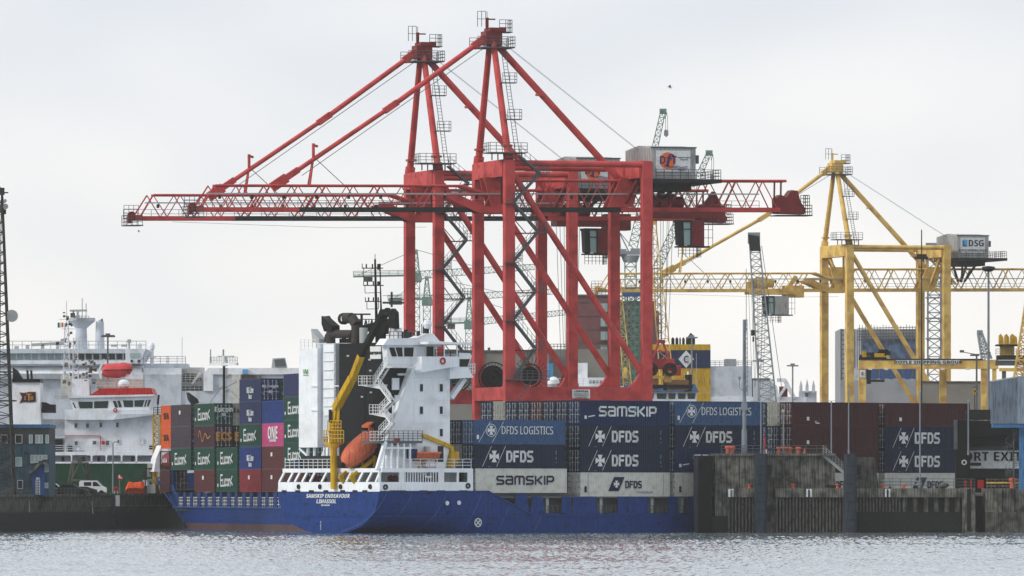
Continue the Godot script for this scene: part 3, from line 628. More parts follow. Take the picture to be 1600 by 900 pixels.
# ---- shipping containers -------------------------------------------------------
func box_parts(l: float, h: float) -> Dictionary:
	var key := "%.2f %.2f" % [l, h]
	if meshes.has(key): return meshes[key]
	var w := 2.44
	var d := {}
	var b := MB.new()
	var n := int((l - .3) / .28)
	for s in [-1.0, 1.0]:
		var pz := []
		for k in n + 1:
			var x: float = -l / 2 + .15 + k * (l - .3) / n
			pz.append([x, 0.0]); pz.append([x + .07, .0]); pz.append([x + .11, .04]); pz.append([x + .21, .04]); pz.append([x + .25, 0.0])
		for k in pz.size() - 1:
			if pz[k + 1][0] > l / 2 - .1 or pz[k + 1][0] - pz[k][0] < .001: continue
			var p := Vector3(pz[k][0], .14, s * (w / 2 - .06 + pz[k][1])); var q := Vector3(pz[k + 1][0], .14, s * (w / 2 - .06 + pz[k + 1][1]))
			var u := Vector3(0, h - .24, 0)
			if s > 0: b.quad(p, q, q + u, p + u)
			else: b.quad(q, p, p + u, q + u)
	b.span(Vector3(-l / 2 + .08, .12, -w / 2 + .1), Vector3(l / 2 - .04, h - .03, w / 2 - .1))
	d.body = b.mesh()
	var f := MB.new()
	for s in [-1.0, 1.0]:
		for y in [.07, h - .06]: f.box(Vector3(0, y, s * (w / 2 - .05)), Vector3(l - .34, .13, .1))
		for e in [-1.0, 1.0]:
			f.box(Vector3(e * (l / 2 - .09), h / 2, s * (w / 2 - .08)), Vector3(.16, h - .34, .15))
			for y in [.08, h - .08]: f.box(Vector3(e * (l / 2 - .085), y, s * (w / 2 - .085)), Vector3(.18, .17, .18))
	for e in [-1.0, 1.0]:
		for y in [.08, h - .06]: f.box(Vector3(e * (l / 2 - .08), y, 0), Vector3(.13, .14, w - .36))
	d.frame = f.mesh()
	var dr := MB.new()
	dr.box(Vector3(-.02, h / 2, 0), Vector3(.05, h - .34, 1.04))
	for k in 5: dr.box(Vector3(-.05, .32 + k * (h - .64) / 4.0, 0), Vector3(.03, .16, .96))
	d.door = dr.mesh()
	var rd := MB.new()
	rd.tube(Vector3(-.1, .16, 0), Vector3(-.1, h - .16, 0), .028, -1, 6)
	for y in [.3, h * .42, h * .62, h - .3]: rd.box(Vector3(-.1, y, 0), Vector3(.07, .1, .16))
	rd.box(Vector3(-.12, h * .42, .2), Vector3(.03, .05, .4))
	d.rod = rd.mesh()
	var hg := MB.new()
	for k in 4: hg.box(Vector3(-.08, .35 + k * (h - .7) / 3.0, 0), Vector3(.06, .14, .12))
	d.hinge = hg.mesh()
	d.marks = MB.new().box(Vector3(-.075, h - .55, .3), Vector3(.02, .12, .34)).box(Vector3(-.075, h - .75, .3), Vector3(.02, .1, .26)).box(Vector3(-.075, .95, -.3), Vector3(.02, .3, .22)).box(Vector3(-.075, h * .5 + .25, -.1), Vector3(.02, .16, .3)).mesh()
	meshes[key] = d
	return d
var boxes := {}
func container(t: Transform3D, l: float, h: float, m: Material, label: String, group: String, logo := "", side := 1.0, doors := true) -> Node3D:
	var d := box_parts(l, h)
	var key := "%.2f %.2f %s %s" % [l, h, m.resource_name, doors]
	var o: Node3D
	if boxes.has(key):
		o = Node3D.new()
		o.name = "shipping_container"
		add_child(o, true)
		for c in boxes[key]:
			o.add_child(c.duplicate(), true)
	else:
		o = Node3D.new()
		o.name = "shipping_container"
		add_child(o, true)
		put("body", d.body, m, o); put("frame", d.frame, m, o)
		if doors:
			for s in [-1.0, 1.0]:
				var dr := put("door", d.door, m, o)
				dr.position = Vector3(-l / 2 + .04, 0, s * .535)
				for q in [-.22, .24]: put("lock_rod", d.rod, M.pale_steel, dr).position = Vector3(0, 0, q)
				put("door_marks", d.marks, M.print_line, dr, "stuff")
				put("hinges", d.hinge, M.steel, dr, "stuff").position = Vector3(0, 0, s * .5)
		boxes[key] = o.get_children()
	o.transform = t
	tag(o, label, "container", group)
	if logo: livery(o, l, h, logo, side)
	return o
func livery(o: Node3D, l: float, h: float, logo: String, s: float) -> void:
	var z := s * 1.255
	var at := func(x: float, y: float) -> Transform3D: return Transform3D(Basis(Vector3.UP, 0.0 if s > 0 else PI), Vector3(x * s, y, z))
	var glyph := func(called: String, mb: MB, x: float, y: float, m: Material) -> void:
		put(called, mb, m, o).transform = at.call(x, y)
	match logo:
		"samskip":
			glyph.call("lettering", strokes("samskip", 1.25, .23, .86, .33), .3, h * .55, M.print_white)
			o.get_child(-1).name = "lettering"
			glyph.call("lettering_accent", MB.new().bar(Vector3(.02, .04, .012), Vector3(.5, .5, .012), .03, .23, Vector3(-.6, .8, 0)), 1.25, h * .55, M.print_teal)
			glyph.call("label_plate", MB.new().box(Vector3.ZERO, Vector3(.35, .4, .02)), -6.1, h * .3, M.print_white)
			glyph.call("label_plate", MB.new().bar(Vector3(-.5, -.05, 0), Vector3(.5, .1, 0), .02, .12), -5.2, h * .34, M.print_white)
		"samskip_dark":
			glyph.call("lettering", strokes("samskip", 1.1, .22, .96, .33), .55, h * .52, M.print_navy)
		"dfds", "dfds_black":
			glyph.call("lettering", strokes("DFDS", 1.4, .27, .62, .42), -.1, h * .5, M.print_white)
			glyph.call("cross_emblem", cross_mark(.72), -3.9, h * .5, M.print_white)
			for x in [-4.95, -2.85]: glyph.call("slant_line", MB.new().bar(Vector3(-.7, -1.2, 0), Vector3(.65, 1.25, 0), .02, .05), x, h * .5, M.print_white)
			glyph.call("label_plate", MB.new().box(Vector3.ZERO, Vector3(.3, .06, .02)), -4.6, .22, M.print_line)
			glyph.call("code_marks", MB.new().box(Vector3(0, .5, 0), Vector3(.1, .5, .02)).box(Vector3(0, -.2, 0), Vector3(.1, .3, .02)).box(Vector3(.05, -.7, 0), Vector3(.16, .1, .02)), 5.4, h * .5, M.print_line)
		"logistics":
			words("lettering", "DFDS LOGISTICS", .95, at.call(1.05, h * .58), M.print_white, o, false, .80)
			glyph.call("cross_emblem", cross_mark(.55), -4.35, h * .58, M.print_white)
			var rg := MB.new()
			for k in 24: rg.bar(Vector3(.74, 0, 0).rotated(Vector3.BACK, TAU * k / 24), Vector3(.74, 0, 0).rotated(Vector3.BACK, TAU * (k + 1) / 24), .02, .07, Vector3(1, 0, 0).rotated(Vector3.BACK, TAU * (k + .5) / 24))
			glyph.call("emblem_ring", rg, -4.35, h * .58, M.print_white)
			for x in [-5.3, -3.3]: glyph.call("slant_line", MB.new().bar(Vector3(-.9, -1.2, 0), Vector3(.8, 1.25, 0), .02, .05), x, h * .5, M.print_white)
			glyph.call("label_plate", MB.new().box(Vector3.ZERO, Vector3(.32, .5, .02)), -6.35, h * .3, M.print_white)
		"dfds_white":
			glyph.call("lettering", strokes("DFDS", .9, .17, .60, .42), 1.2, h * .5, M.print_navy)
			glyph.call("slant_panel", MB.new().prism(PackedVector2Array([Vector2(-1.25, -.85), Vector2(.35, -.85), Vector2(1.25, .85), Vector2(-.35, .85)]), -.01, .01), -1.4, h * .52, M.print_navy)
			glyph.call("cross_emblem", cross_mark(.42), -1.4, h * .52, M.print_white)
			o.get_child(-1).position.z += s * .012
			words("small_print", "33 EURO PALLETS", .22, at.call(3.0, h * .18), M.print_line, o, false)
			glyph.call("vent", MB.new().box(Vector3.ZERO, Vector3(.32, .72, .03)), -6.1, h * .3, M.print_black)
			glyph.call("seam", MB.new().box(Vector3(-5.7, 0, 0), Vector3(.05, h - .4, .02)).box(Vector3(5.8, 0, 0), Vector3(.05, h - .4, .02)), 0, h * .5, M.box_grey)
		"plate":
			glyph.call("label_plate", MB.new().box(Vector3.ZERO, Vector3(.4, .45, .02)), -4.4, h * .3, M.print_white)
		"eucon":
			glyph.call("lettering", strokes("Eucon", 1.6, .22, .95, .14), -.6, h * .52, M.print_white)
			glyph.call("lettering_tail", MB.new().bar(Vector3(-.6, 0, 0), Vector3(.3, .55, 0), .03, .2, Vector3(-.4, .9, 0)).bar(Vector3(-.6, -.1, 0), Vector3(.4, -.6, 0), .03, .2, Vector3(.4, .9, 0)), 3.1, h * .52, M.print_white)
			glyph.call("label_plate", MB.new().box(Vector3.ZERO, Vector3(.5, .4, .02)), -5.0, h * .3, M.print_white)
		"one":
			words("lettering", "ONE", 1.55, at.call(.2, h * .58), M.print_white, o, true, 1.25)
			words("small_print", "OCEAN NETWORK", .3, at.call(.2, h * .25), M.print_white, o, true)
		"blue_text":
			words("lettering", "BG Line", .75, at.call(.2, h * .5), M.print_white, o, true, 1.0)
			words("small_print", "box", .6, at.call(.2, h * .22), M.print_white, o, true, 1.2)
		"gold":
			var sw := MB.new()
			for k in 18: sw.bar(Vector3(-3.6 + k * .4, .9 * sin(k * .75) * (1 - k / 20.0), 0), Vector3(-3.2 + k * .4, .9 * sin(k * .75 + .75) * (1 - (k + 1) / 20.0), 0), .02, .14, Vector3.UP)
			glyph.call("lettering", sw, .3, h * .5, M.print_gold)
		"mark":
			glyph.call("label_plate", MB.new().box(Vector3.ZERO, Vector3(.9, .5, .02)), -.5, h * .65, M.print_white)
		"orange":
			words("lettering", "SEA", .8, at.call(.3, h * .5), M.print_black, o, true, 1.6)

# ---- the blue container ship that shows its stern ------------------------------------
var FS: Transform3D
func hs(px: float, py: float, axis: int, val: float) -> Vector3: return hit(FS, px, py, axis, val)
const HB := 10.4
func stern_half(y: float) -> float:
	var a := [[-1.2, 0.0], [-.15, .5], [0.02, 2.6], [0.4, 5.0], [1.0, 7.0], [1.8, 8.5], [2.8, 9.6], [3.8, 10.1], [5.0, 10.4], [9.0, 10.4]]
	for i in a.size() - 1:
		if y <= a[i + 1][0]: return lerpf(a[i][1], a[i + 1][1], clampf((y - a[i][0]) / (a[i + 1][0] - a[i][0]), 0, 1))
	return HB
func coaster_half(x: float, y: float) -> float:
	var full := HB - .25 * clampf((2.0 - y) / 3.0, 0, 1)
	var b := lerpf(stern_half(y), full, smoothstep(0.0, 17.0, x))
	if x > 108: b *= sqrt(maxf(0.0, 1.0 - pow((x - 108.0) / (32.0 + 1.2 * y), 2)))
	return b

func coaster() -> void:
	FS = frame(513, 985, 37.0)
	var o := thing("container_ship", "blue hulled container ship seen from its stern with white house and black funnel casing", "ship", FS)
	var P := func(px: float, py: float, z: float) -> Vector2:
		var v := hs(px, py, 2, z)
		return Vector2(v.x, v.y)
	var x1: float = hs(762, 772, 2, HB).x; var x2: float = hs(829, 800, 2, HB).x
	var top := func(x: float) -> float: return 5.0 - 2.75 * clampf((x - x1) / (x2 - x1), 0, 1) + (5.0 * smoothstep(112, 122, x))
	var xs := [0.0, .6, 1.5, 3, 5, 7.5, 10, 13, 16, x1, (x1 + x2) / 2, x2, 30, 45, 60, 75, 90, 104, 112, 118, 124, 130, 135, 139]
	for s in [1.0, -1.0]:
		var rows := []
		for x in xs:
			var line := []
			for k in 15:
				var y: float = lerpf(top.call(x), -1.2, pow(k / 14.0, .9))
				line.append(Vector3(x, y, s * coaster_half(x, y)))
			rows.append(line)
		var hull := MB.new()
		hull.grid(rows, s < 0)
		put("hull", hull, M.ship_blue, o)
	var tr := PackedVector2Array()
	for k in 25: tr.append(Vector2(stern_half(lerpf(5.0, -.3, k / 24.0)), lerpf(5.0, -.3, k / 24.0)))
	for k in 25: tr.append(Vector2(-stern_half(lerpf(-.3, 5.0, k / 24.0)), lerpf(-.3, 5.0, k / 24.0)))
	var zy := Transform3D(Basis(Vector3(0, 0, 1), Vector3(0, 1, 0), Vector3(1, 0, 0)), Vector3.ZERO)   # polygon in (z, y), depth along x
	put("transom", MB.new().prism(tr, -.06, .04, zy), M.ship_blue, o)
	put("deck", MB.new().span(Vector3(.1, 4.7, -10.2), Vector3(x1, 4.98, 10.2)).span(Vector3(x1, 2.0, -10.2), Vector3(112, 2.2, 10.2)), M.steel, o)
	var st := MB.new()
	for k in 40: st.bar(Vector3(k * 3.0, 2.1, coaster_half(k * 3.0, 2.1) + .04), Vector3(k * 3.0 + 3, 2.1, coaster_half(k * 3.0 + 3, 2.1) + .04), .1, .14)
	put("rubbing_strake", st, M.ship_blue, o)
	put("rubbing_strake", MB.new().span(Vector3(-.12, 2.05, -8.8), Vector3(-.05, 2.15, 8.8)), M.ship_blue, o)
	for x in [1.2, 5.0, 10.0, 15.2, 20.0, 25.5]:
		var w := MB.new()
		for k in 8:
			var ya: float = lerpf(top.call(x) - .2, .3, k / 8.0); var yb: float = lerpf(top.call(x) - .2, .3, (k + 1) / 8.0)
			var off: float = 3.2 * (1.0 - ya / 5.0); var off2: float = 3.2 * (1.0 - yb / 5.0)
			w.bar(Vector3(x - off * .8, ya, coaster_half(maxf(x - off * .8, 0), ya) + .02), Vector3(x - off2 * .8, yb, coaster_half(maxf(x - off2 * .8, 0), yb) + .02), .09)
		put("weld_seam", w, M.ship_blue_light, o)
	put("gunwale", MB.new().bar(Vector3(x1, 5.05, HB), Vector3(x2, 2.3, HB), .22).bar(Vector3(x2, 2.3, HB), Vector3(108, 2.3, HB), .22).bar(Vector3(0, 5.02, HB + .02), Vector3(x1, 5.05, HB + .02), .16), M.ship_blue, o)
	# upright plates and stanchions along the open side, with the hatch coaming behind
	put("hatch_coaming", MB.new().span(Vector3(17, 2.2, -8.6), Vector3(112, 4.3, 8.6)).span(Vector3(15.5, 4.3, -8.6), Vector3(29.5, 4.84, 9.6)), M.steel, o)
	var plates := [[764, 829], [832, 848, 6], [879, 892], [896, 932], [966, 980], [982, 1012], [1045, 1059], [1075, 1100], [1120, 1140], [1165, 1200], [1220, 1235], [1265, 1300], [1330, 1345], [1380, 1420], [1450, 1470]]
	for p in plates:
		var a: Vector2 = P.call(p[0], 803, HB); var b: Vector2 = P.call(p[1], 803, HB)
		if p[0] == 764:
			put("side_plate", MB.new().prism(PackedVector2Array([P.call(806, 772, HB), P.call(823, 772, HB), P.call(827, 800, HB), P.call(805, 794, HB)]), HB - .12, HB - .02), M.ship_blue, o)
			continue
		var sl := .35 if p.size() > 2 else .06
		put("side_plate", MB.new().prism(PackedVector2Array([Vector2(a.x - sl, 2.3), Vector2(b.x + sl, 2.3), Vector2(b.x, 4.4), Vector2(a.x, 4.4)]), HB - .14, HB - .02), M.ship_blue, o)
		put("stanchion", MB.new().span(Vector3(b.x + .9, 2.2, 9.2), Vector3(b.x + 1.3, 4.4, 9.9)), M.pale_steel, o)
		put("hand_rail", MB.new().rail([Vector3(b.x + .2, 2.3, HB - .1), Vector3(b.x + 3.0, 2.3, HB - .1)], 1.0, .7, .03, 1), M.steel, o)
	put("deck_edge", MB.new().span(Vector3(x1, 4.25, 8.7), Vector3(110, 4.42, 10.2)), M.steel, o)
	# poop: white bulwark, open gallery, roof
	var xe: float = hs(739, 760, 2, HB).x
	put("poop_bulwark", MB.new().span(Vector3(.05, 5.02, HB - .12), Vector3(xe, 6.15, HB + .03)).prism(PackedVector2Array([Vector2(-HB, 5.02), Vector2(HB + .02, 5.02), Vector2(HB + .02, 6.15), Vector2(-HB + .2, 6.15)]), -.02, .1, zy).span(Vector3(.05, 5.02, -HB), Vector3(xe, 6.15, -HB + .12)), M.white, o)
	put("poop_roof", MB.new().span(Vector3(.35, 7.3, -HB + .5), Vector3(xe, 7.78, HB)), M.white, o)
	put("poop_wall", MB.new().span(Vector3(4.5, 5.0, -8), Vector3(xe - .3, 7.3, 7.6)), M.ferry_white, o)
	for p in [594, 628, 690, 715.5, 735]:
		var a: Vector2 = P.call(p, 750, HB)
		var w: float = .75 if p in [628, 690] else (.8 if p == 735 else .28)
		put("poop_pillar", MB.new().span(Vector3(a.x - w / 2, 6.15, HB - .14), Vector3(a.x + w / 2, 7.3, HB)), M.white, o)
	for k in 14:
		var a: Vector2 = P.call(633 + k * 4.0, 750, HB)
		put("gallery_bar", MB.new().span(Vector3(a.x, 6.15, HB - .1), Vector3(a.x + .1, 7.3, HB - .02)), M.white, o)
	put("gallery_panel", MB.new().span(Vector3(P.call(697, 750, HB).x, 6.2, 8.8), Vector3(P.call(714, 750, HB).x, 7.3, 9.0)), M.pale_steel, o)
	for z in [-10.1, -8.3, -6.9, -5.4, -3.8, -1.4, 1.4, 3.6, 6.0, 7.8, 9.6]:
		put("poop_pillar", MB.new().bar(Vector3(.05, 6.15, z), Vector3(.5, 7.35, z + (.45 if z < 8 else .2)), .3, .2, Vector3.RIGHT), M.white, o)
	var fr := MB.new()
	for z in [-9.0, -6.2, -3.4, -.4, 3.0, 5.5, 7.5]: fr.box(Vector3(-.05, 5.06, z), Vector3(.12, .25, .9))
	for x in [2.0, 3.2, 6.4, 9.0, 12.3]: fr.box(Vector3(x, 5.06, HB + .03), Vector3(1.2, .22, .1))
	put("freeing_ports", fr, M.black, o)
	for p in [[602, 761], [731, 759]]:
		var c := hs(p[0], p[1], 2, HB + .05)
		put("fairlead", MB.new().lathe([Vector2(.16, 0), Vector2(.34, 0), Vector2(.34, .12), Vector2(.16, .12), Vector2(.16, 0)], Transform3D(Basis(Vector3.RIGHT, PI / 2), c), 12), M.steel_dark, o)
	for z in [-6.0, -1.6, 2.6, 8.6]:
		put("fairlead", MB.new().lathe([Vector2(.12, 0), Vector2(.3, 0), Vector2(.3, .12), Vector2(.12, .12), Vector2(.12, 0)], Transform3D(Basis(Vector3.BACK, PI / 2), Vector3(-.05, 5.6, z)), 12), M.steel_dark, o)
	for p in [[698.5, 786], [717, 785.5]]:
		put("porthole", MB.new().lathe([Vector2(0, 0), Vector2(.27, 0), Vector2(.27, .06), Vector2(0, .06)], Transform3D(Basis(Vector3.RIGHT, PI / 2), hs(p[0], p[1], 2, HB + .02)), 14), M.print_white, o)
	var tm := hs(747, 816.5, 2, HB - .02)
	var ring := MB.new()
	for k in 20: ring.bar(tm + Vector3(.48, 0, 0).rotated(Vector3.BACK, TAU * k / 20), tm + Vector3(.48, 0, 0).rotated(Vector3.BACK, TAU * (k + 1) / 20), .06, .12, Vector3.RIGHT.rotated(Vector3.BACK, TAU * k / 20))
	ring.bar(tm + Vector3(-.33, -.33, 0), tm + Vector3(.33, .33, 0), .06, .12).bar(tm + Vector3(-.33, .33, 0), tm + Vector3(.33, -.33, 0), .06, .12)
	put("thruster_mark", ring, M.print_white, o)
	var ts := func(px: float, py: float) -> Transform3D: return Transform3D(Basis(Vector3(0, 0, 1), Vector3.UP, Vector3(-1, 0, 0)), hs(px, py, 0, -.09))
	var sk := Basis(Vector3(1, 0, 0), Vector3(.22, 1, 0), Vector3(0, 0, 1))
	for q in [["SAMSKIP ENDEAVOUR", 512.5, 775, .46, 1.32], ["LIMASSOL", 510, 783.5, .46, 1.32], ["IMO 9436290", 508.5, 789.5, .17, 1.2]]:
		var wd := words("ship_name" if q[3] > .3 else "ship_number", q[0], q[3], ts.call(q[1], q[2]), M.print_white, o, true, q[4])
		wd.transform = (ts.call(q[1], q[2]) as Transform3D) * Transform3D(sk * Basis().scaled(Vector3(q[4], 1, 1)), Vector3.ZERO)
	var dm := MB.new()
	for k in 7: dm.box(hs(501, 815 + k * 2.0, 0, -.1), Vector3(.02, .08, .12))
	put("draught_marks", dm, M.print_white, o)
	# rails on the poop roof
	put("poop_rail", MB.new().rail([Vector3(xe - .2, 7.78, HB - .1), Vector3(1, 7.78, HB - .1), Vector3(.5, 7.78, HB - .8)], 1.1, 1.2, .03), M.rail_white, o)
	put("poop_rail", MB.new().rail([Vector3(.5, 7.78, -HB + .8), Vector3(.5, 7.78, 1)], 1.1, 1.0, .03), M.rail_white, o)
	var dk := MB.new()
	dk.span(Vector3(1.2, 7.8, -7), Vector3(2.4, 9.3, 1.0))
	put("winch_house", dk, M.steel_dark, o)
	# house with its black after side
	var zs := 8.0
	var xa: float = hs(608, 600, 2, zs).x; var xf: float = hs(703, 600, 2, zs).x
	var yb: float = hs(560, 536, 0, xa).y
	var zl: float = hs(530, 600, 0, xa).z
	put("funnel_casing", MB.new().span(Vector3(xa, 7.78, zl), Vector3(xa + 3.6, yb, zs - .12)), M.funnel_black, o)
	var vents := MB.new()
	for k in 4: vents.span(Vector3(xa - .05, yb - 1.6 - k * .5, zl + .6), Vector3(xa, yb - 1.3 - k * .5, zl + 4.6))
	put("louvre", vents, M.black, o)
	put("house", MB.new().span(Vector3(xa + 3.0, 7.78, -7), Vector3(xf, 20.0, zs)), M.white, o)
	var nb := hs(587, 551, 0, xa - .06)
	put("name_board", MB.new().box(nb, Vector3(.06, 1.5, 2.2)), M.print_white, o)
	var nbl := put("name_lettering", strokes("samskip", .34, .09, 1.0, .25), M.print_black, o)
	nbl.transform = Transform3D(Basis(Vector3(0, 0, 1), Vector3.UP, Vector3(-1, 0, 0)), nb + Vector3(-.06, -.05, 0))
	# sloping side plate outboard of the house
	var zf := 8.9
	var fp := PackedVector2Array()
	for p in [[604, 690], [644, 574], [703, 574], [703, 700], [694, 735], [597, 735]]: fp.append(P.call(p[0], p[1], zf))
	var fin := put("side_plating", MB.new().prism(fp, zs - .05, zf), M.white, o)
	put("plating_edge", MB.new().bar(hs(604, 690, 2, zf + .04), hs(644, 574, 2, zf + .04), .12), M.rail_white, o)
	for r in [606, 641, 676]:
		for c in [658.0, 689.0]:
			if r == 676 and c < 680: continue
			var q := hs(c, r, 2, zf)
			put("window", MB.new().box(q + Vector3(0, 0, .02), Vector3(.48, .88, .06)), M.glass_dark, o)
			put("window_frame", MB.new().box(q + Vector3(0, .49, .03), Vector3(.66, .1, .1)).box(q + Vector3(0, -.49, .03), Vector3(.66, .1, .1)).box(q + Vector3(.28, 0, .03), Vector3(.1, .88, .1)).box(q + Vector3(-.28, 0, .03), Vector3(.1, .88, .1)), M.ferry_white, o)
	var pj := MB.new()
	for r in [590, 626, 661]: pj.bar(hs(647, r, 2, zf + .01), hs(702, r, 2, zf + .01), .05)
	pj.bar(hs(647, 590, 2, zf + .01), hs(647, 661, 2, zf + .01), .05)
	put("plate_seam", pj, M.ferry_white, o)
	# wheelhouse
	var wp := PackedVector2Array()
	for p in [[606, 574], [606, 560], [604, 539], [664, 539], [664, 574]]: wp.append(P.call(p[0], p[1], zs))
	put("wheelhouse", MB.new().prism(wp, 7.0, zs), M.white, o)
	put("wheelhouse", MB.new().span(Vector3(xa + 3.7, 20.0, -2), Vector3(hs(700, 560, 2, zs).x, hs(664, 541, 2, zs).y, zs - 2.2)), M.white, o)
	var rp := PackedVector2Array()
	for p in [[599, 539], [606, 529], [651, 528], [668, 521], [677, 521], [687, 533], [719, 537], [717, 539]]: rp.append(P.call(p[0], p[1], zs + .6))
	put("wheelhouse_roof", MB.new().prism(rp, 7.0, zs + .6).span(Vector3(xa + 3.6, hs(664, 541, 2, zs).y, -2), Vector3(hs(690, 560, 2, zs).x, hs(664, 534, 2, zs).y, zs)), M.white, o)
	put("wing_canopy", MB.new().span(P3(P.call(650, 538, zs), zs), P3(P.call(718, 535.5, zs), 10.5)), M.white, o)
	for w in [[608, 612, 617, 620], [618, 622, 629, 629], [631.5, 631.5, 647, 645]]:
		var poly := PackedVector2Array([P.call(w[0], 543, zs), P.call(w[2] - 1.0, 543, zs), P.call(w[3], 557, zs), P.call(w[1], 557, zs)])
		put("bridge_window", MB.new().prism(poly, zs, zs + .05), M.glass_dark, o)
	var dq := hs(655.5, 551, 2, zs)
	put("bridge_door", MB.new().box(dq + Vector3(0, 0, .03), Vector3(.55, 1.0, .06)), M.ferry_white, o)
	var wg := MB.new()
	var ga: Vector2 = P.call(665, 541, zs); var gb: Vector2 = P.call(680, 557, zs)
	put("wing_window", MB.new().span(Vector3(ga.x, gb.y, zs - .4), Vector3(gb.x, ga.y, zs - .3)), M.glass_green, o)
	wg.bar(Vector3(ga.x, gb.y, zs), Vector3(ga.x, ga.y, zs), .14).bar(Vector3(gb.x, gb.y, zs), Vector3(gb.x, ga.y, zs), .14).bar(hs(694, 557, 2, 10.4), hs(694, 538, 2, 10.4), .12).bar(hs(714, 557, 2, 10.4), hs(714, 538, 2, 10.4), .14)
	put("wing_post", wg, M.rail_white, o)
	var wb := PackedVector2Array()
	for p in [[659, 557], [717, 557], [717, 573], [697, 575], [659, 582]]: wb.append(P.call(p[0], p[1], 10.4))
	put("bridge_wing", MB.new().prism(wb, zs, 10.4), M.white, o)
	put("wing_rail", MB.new().rail([hs(680, 557, 2, 10.3), hs(716, 557, 2, 10.3)], .8, 1.2, .04, 1), M.steel_dark, o)
	# forward end of the wing, with its window, rail and strut
	var we := PackedVector2Array()
	for p in [[717, 551], [735, 552], [737.5, 557], [731, 573], [740, 590], [703, 592], [703, 574], [717, 573]]: we.append(P.call(p[0], p[1], 9.6))
	put("bridge_front", MB.new().prism(we, 6.5, 9.6), M.white, o)
	var wq := PackedVector2Array()
	for p in [[718, 561], [734, 561], [730, 573], [718, 573]]: wq.append(P.call(p[0], p[1], 9.6))
	put("bridge_window", MB.new().prism(wq, 9.6, 9.66), M.glass_dark, o)
	put("front_rail", MB.new().rail([hs(731, 585, 2, 9.5), hs(742, 584, 2, 9.5)], 1.2, .4, .04), M.rail_white, o)
	put("wing_strut", MB.new().bar(hs(704, 622, 2, 8.6), hs(725, 592, 2, 8.6), .75, .5), M.ferry_white, o)
	var lb := hs(692, 564, 2, 10.48)
	var lr := MB.new()
	for k in 16: lr.bar(lb + Vector3(.33, 0, 0).rotated(Vector3.BACK, TAU * k / 16), lb + Vector3(.33, 0, 0).rotated(Vector3.BACK, TAU * (k + 1) / 16), .12, .17, Vector3.RIGHT.rotated(Vector3.BACK, TAU * k / 16))
	put("lifebuoy", lr, M.print_red, o)
	# landings and stairs down the black casing
	var lg := MB.new().box(hs(624, 574, 2, 9.2) + Vector3(0, 0, 0), Vector3(3.6, .14, 1.9)).rail([hs(604, 574, 2, 10), hs(640, 574, 2, 10)], 1.1, .8, .03)
	put("walkway", lg, M.rail_white, o)
	var zst := 0.0
	var sp := [[606, 566, 583, 602], [591, 602, 611, 629], [609, 628, 593, 645], [598, 645, 610, 661], [610, 661, 592, 680]]
	for k in sp.size():
		var q: Array = sp[k]
		var a := hs(q[0], q[1], 0, xa - 1.2); var b := hs(q[2], q[3], 0, xa - 1.2)
		var f := MB.new()
		for e in [0.0, .7]: f.bar(a + Vector3(e, 0, 0), b + Vector3(e, 0, 0), .08, .22)
		for j in 9: f.box(a.lerp(b, (j + .5) / 9) + Vector3(.35, 0, 0), Vector3(.7, .05, .22))
		f.rail([a, b], 1.0, .6, .025)
		put("stair_flight", f, M.rail_white, o)
	for q in [[560, 592, 601], [577, 602, 646], [578, 600, 688]]:
		var a := hs(q[0], q[2], 0, xa - 1.3); var b := hs(q[1], q[2], 0, xa - 1.3)
		put("landing", MB.new().span(a + Vector3(0, -.12, 0), b + Vector3(1.3, .02, 0)).prism(PackedVector2Array([Vector2(a.z, a.y - .1), Vector2(b.z, b.y - .1), Vector2(b.z, b.y - .5)]), a.x + .1, a.x + 1.2, zy).rail([a + Vector3(1.2, 0, 0), a, b], 1.05, .6, .025), M.rail_white, o)
	# grated platform over the after deck, and the frames below it
	var p1 := hs(590, 689, 2, 9.6); var p2 := hs(657, 689, 2, 9.6)
	put("boat_platform", MB.new().span(Vector3(p1.x, p1.y - .25, 6.4), Vector3(p2.x, p2.y, 10.0)), M.steel, o)
	put("platform_rail", MB.new().rail([Vector3(p1.x, p1.y, 6.4), Vector3(p1.x, p1.y, 10), Vector3(p2.x, p2.y, 10)], 1.2, .7, .03, 3), M.steel, o)
	var ph := MB.new()
	for k in 4: ph.bar(hs(612 + k * 9.5, 690, 2, 9.8), hs(612 + k * 9.5, 734, 2, 9.8), .2)
	ph.bar(hs(600, 700, 2, 9.8), hs(643, 700, 2, 9.8), .22).bar(hs(589, 734, 2, 9.9), hs(602, 690, 2, 9.9), .4)
	put("platform_frame", ph, M.white, o)
	put("deck_locker", MB.new().span(hs(604, 734, 2, 9.3), hs(613, 711, 2, 9.0)), M.white, o)
	put("fire_box", MB.new().box(hs(620.5, 690, 2, 9.4), Vector3(.7, .8, .3)), M.print_red, o)
	put("deck_recess", MB.new().span(hs(684, 722, 2, zf + .02), hs(693, 697, 2, zf + .05)), M.steel_dark, o)
	# white tall box, ribbed exhaust tower and the pipes
	var v1 := hs(467, 545, 0, xa); var v2 := hs(496, 699, 0, xa)
	put("white_silo", MB.new().span(Vector3(xa, v2.y, v1.z), Vector3(xa + 1.6, v1.y, v2.z)), M.white, o)
	words("silo_lettering", "VM", .62, Transform3D(Basis(Vector3(0, 0, 1), Vector3.UP, Vector3(-1, 0, 0)), hs(477.5, 581, 0, xa - .04)), M.print_green, o, false, .9)
	var vm := MB.new()
	for k in 6: vm.bar(hs(474 + k * 1.3, 587 - (k % 2), 0, xa - .04), hs(475.3 + k * 1.3, 587 - ((k + 1) % 2), 0, xa - .04), .06)
	put("silo_mark", vm, M.print_green, o)
	put("silo_rail", MB.new().rail([hs(470, 545, 0, xa + .2), hs(494, 545, 0, xa + .2)], 1.1, .8, .03), M.rail_white, o)
	var legs := MB.new()
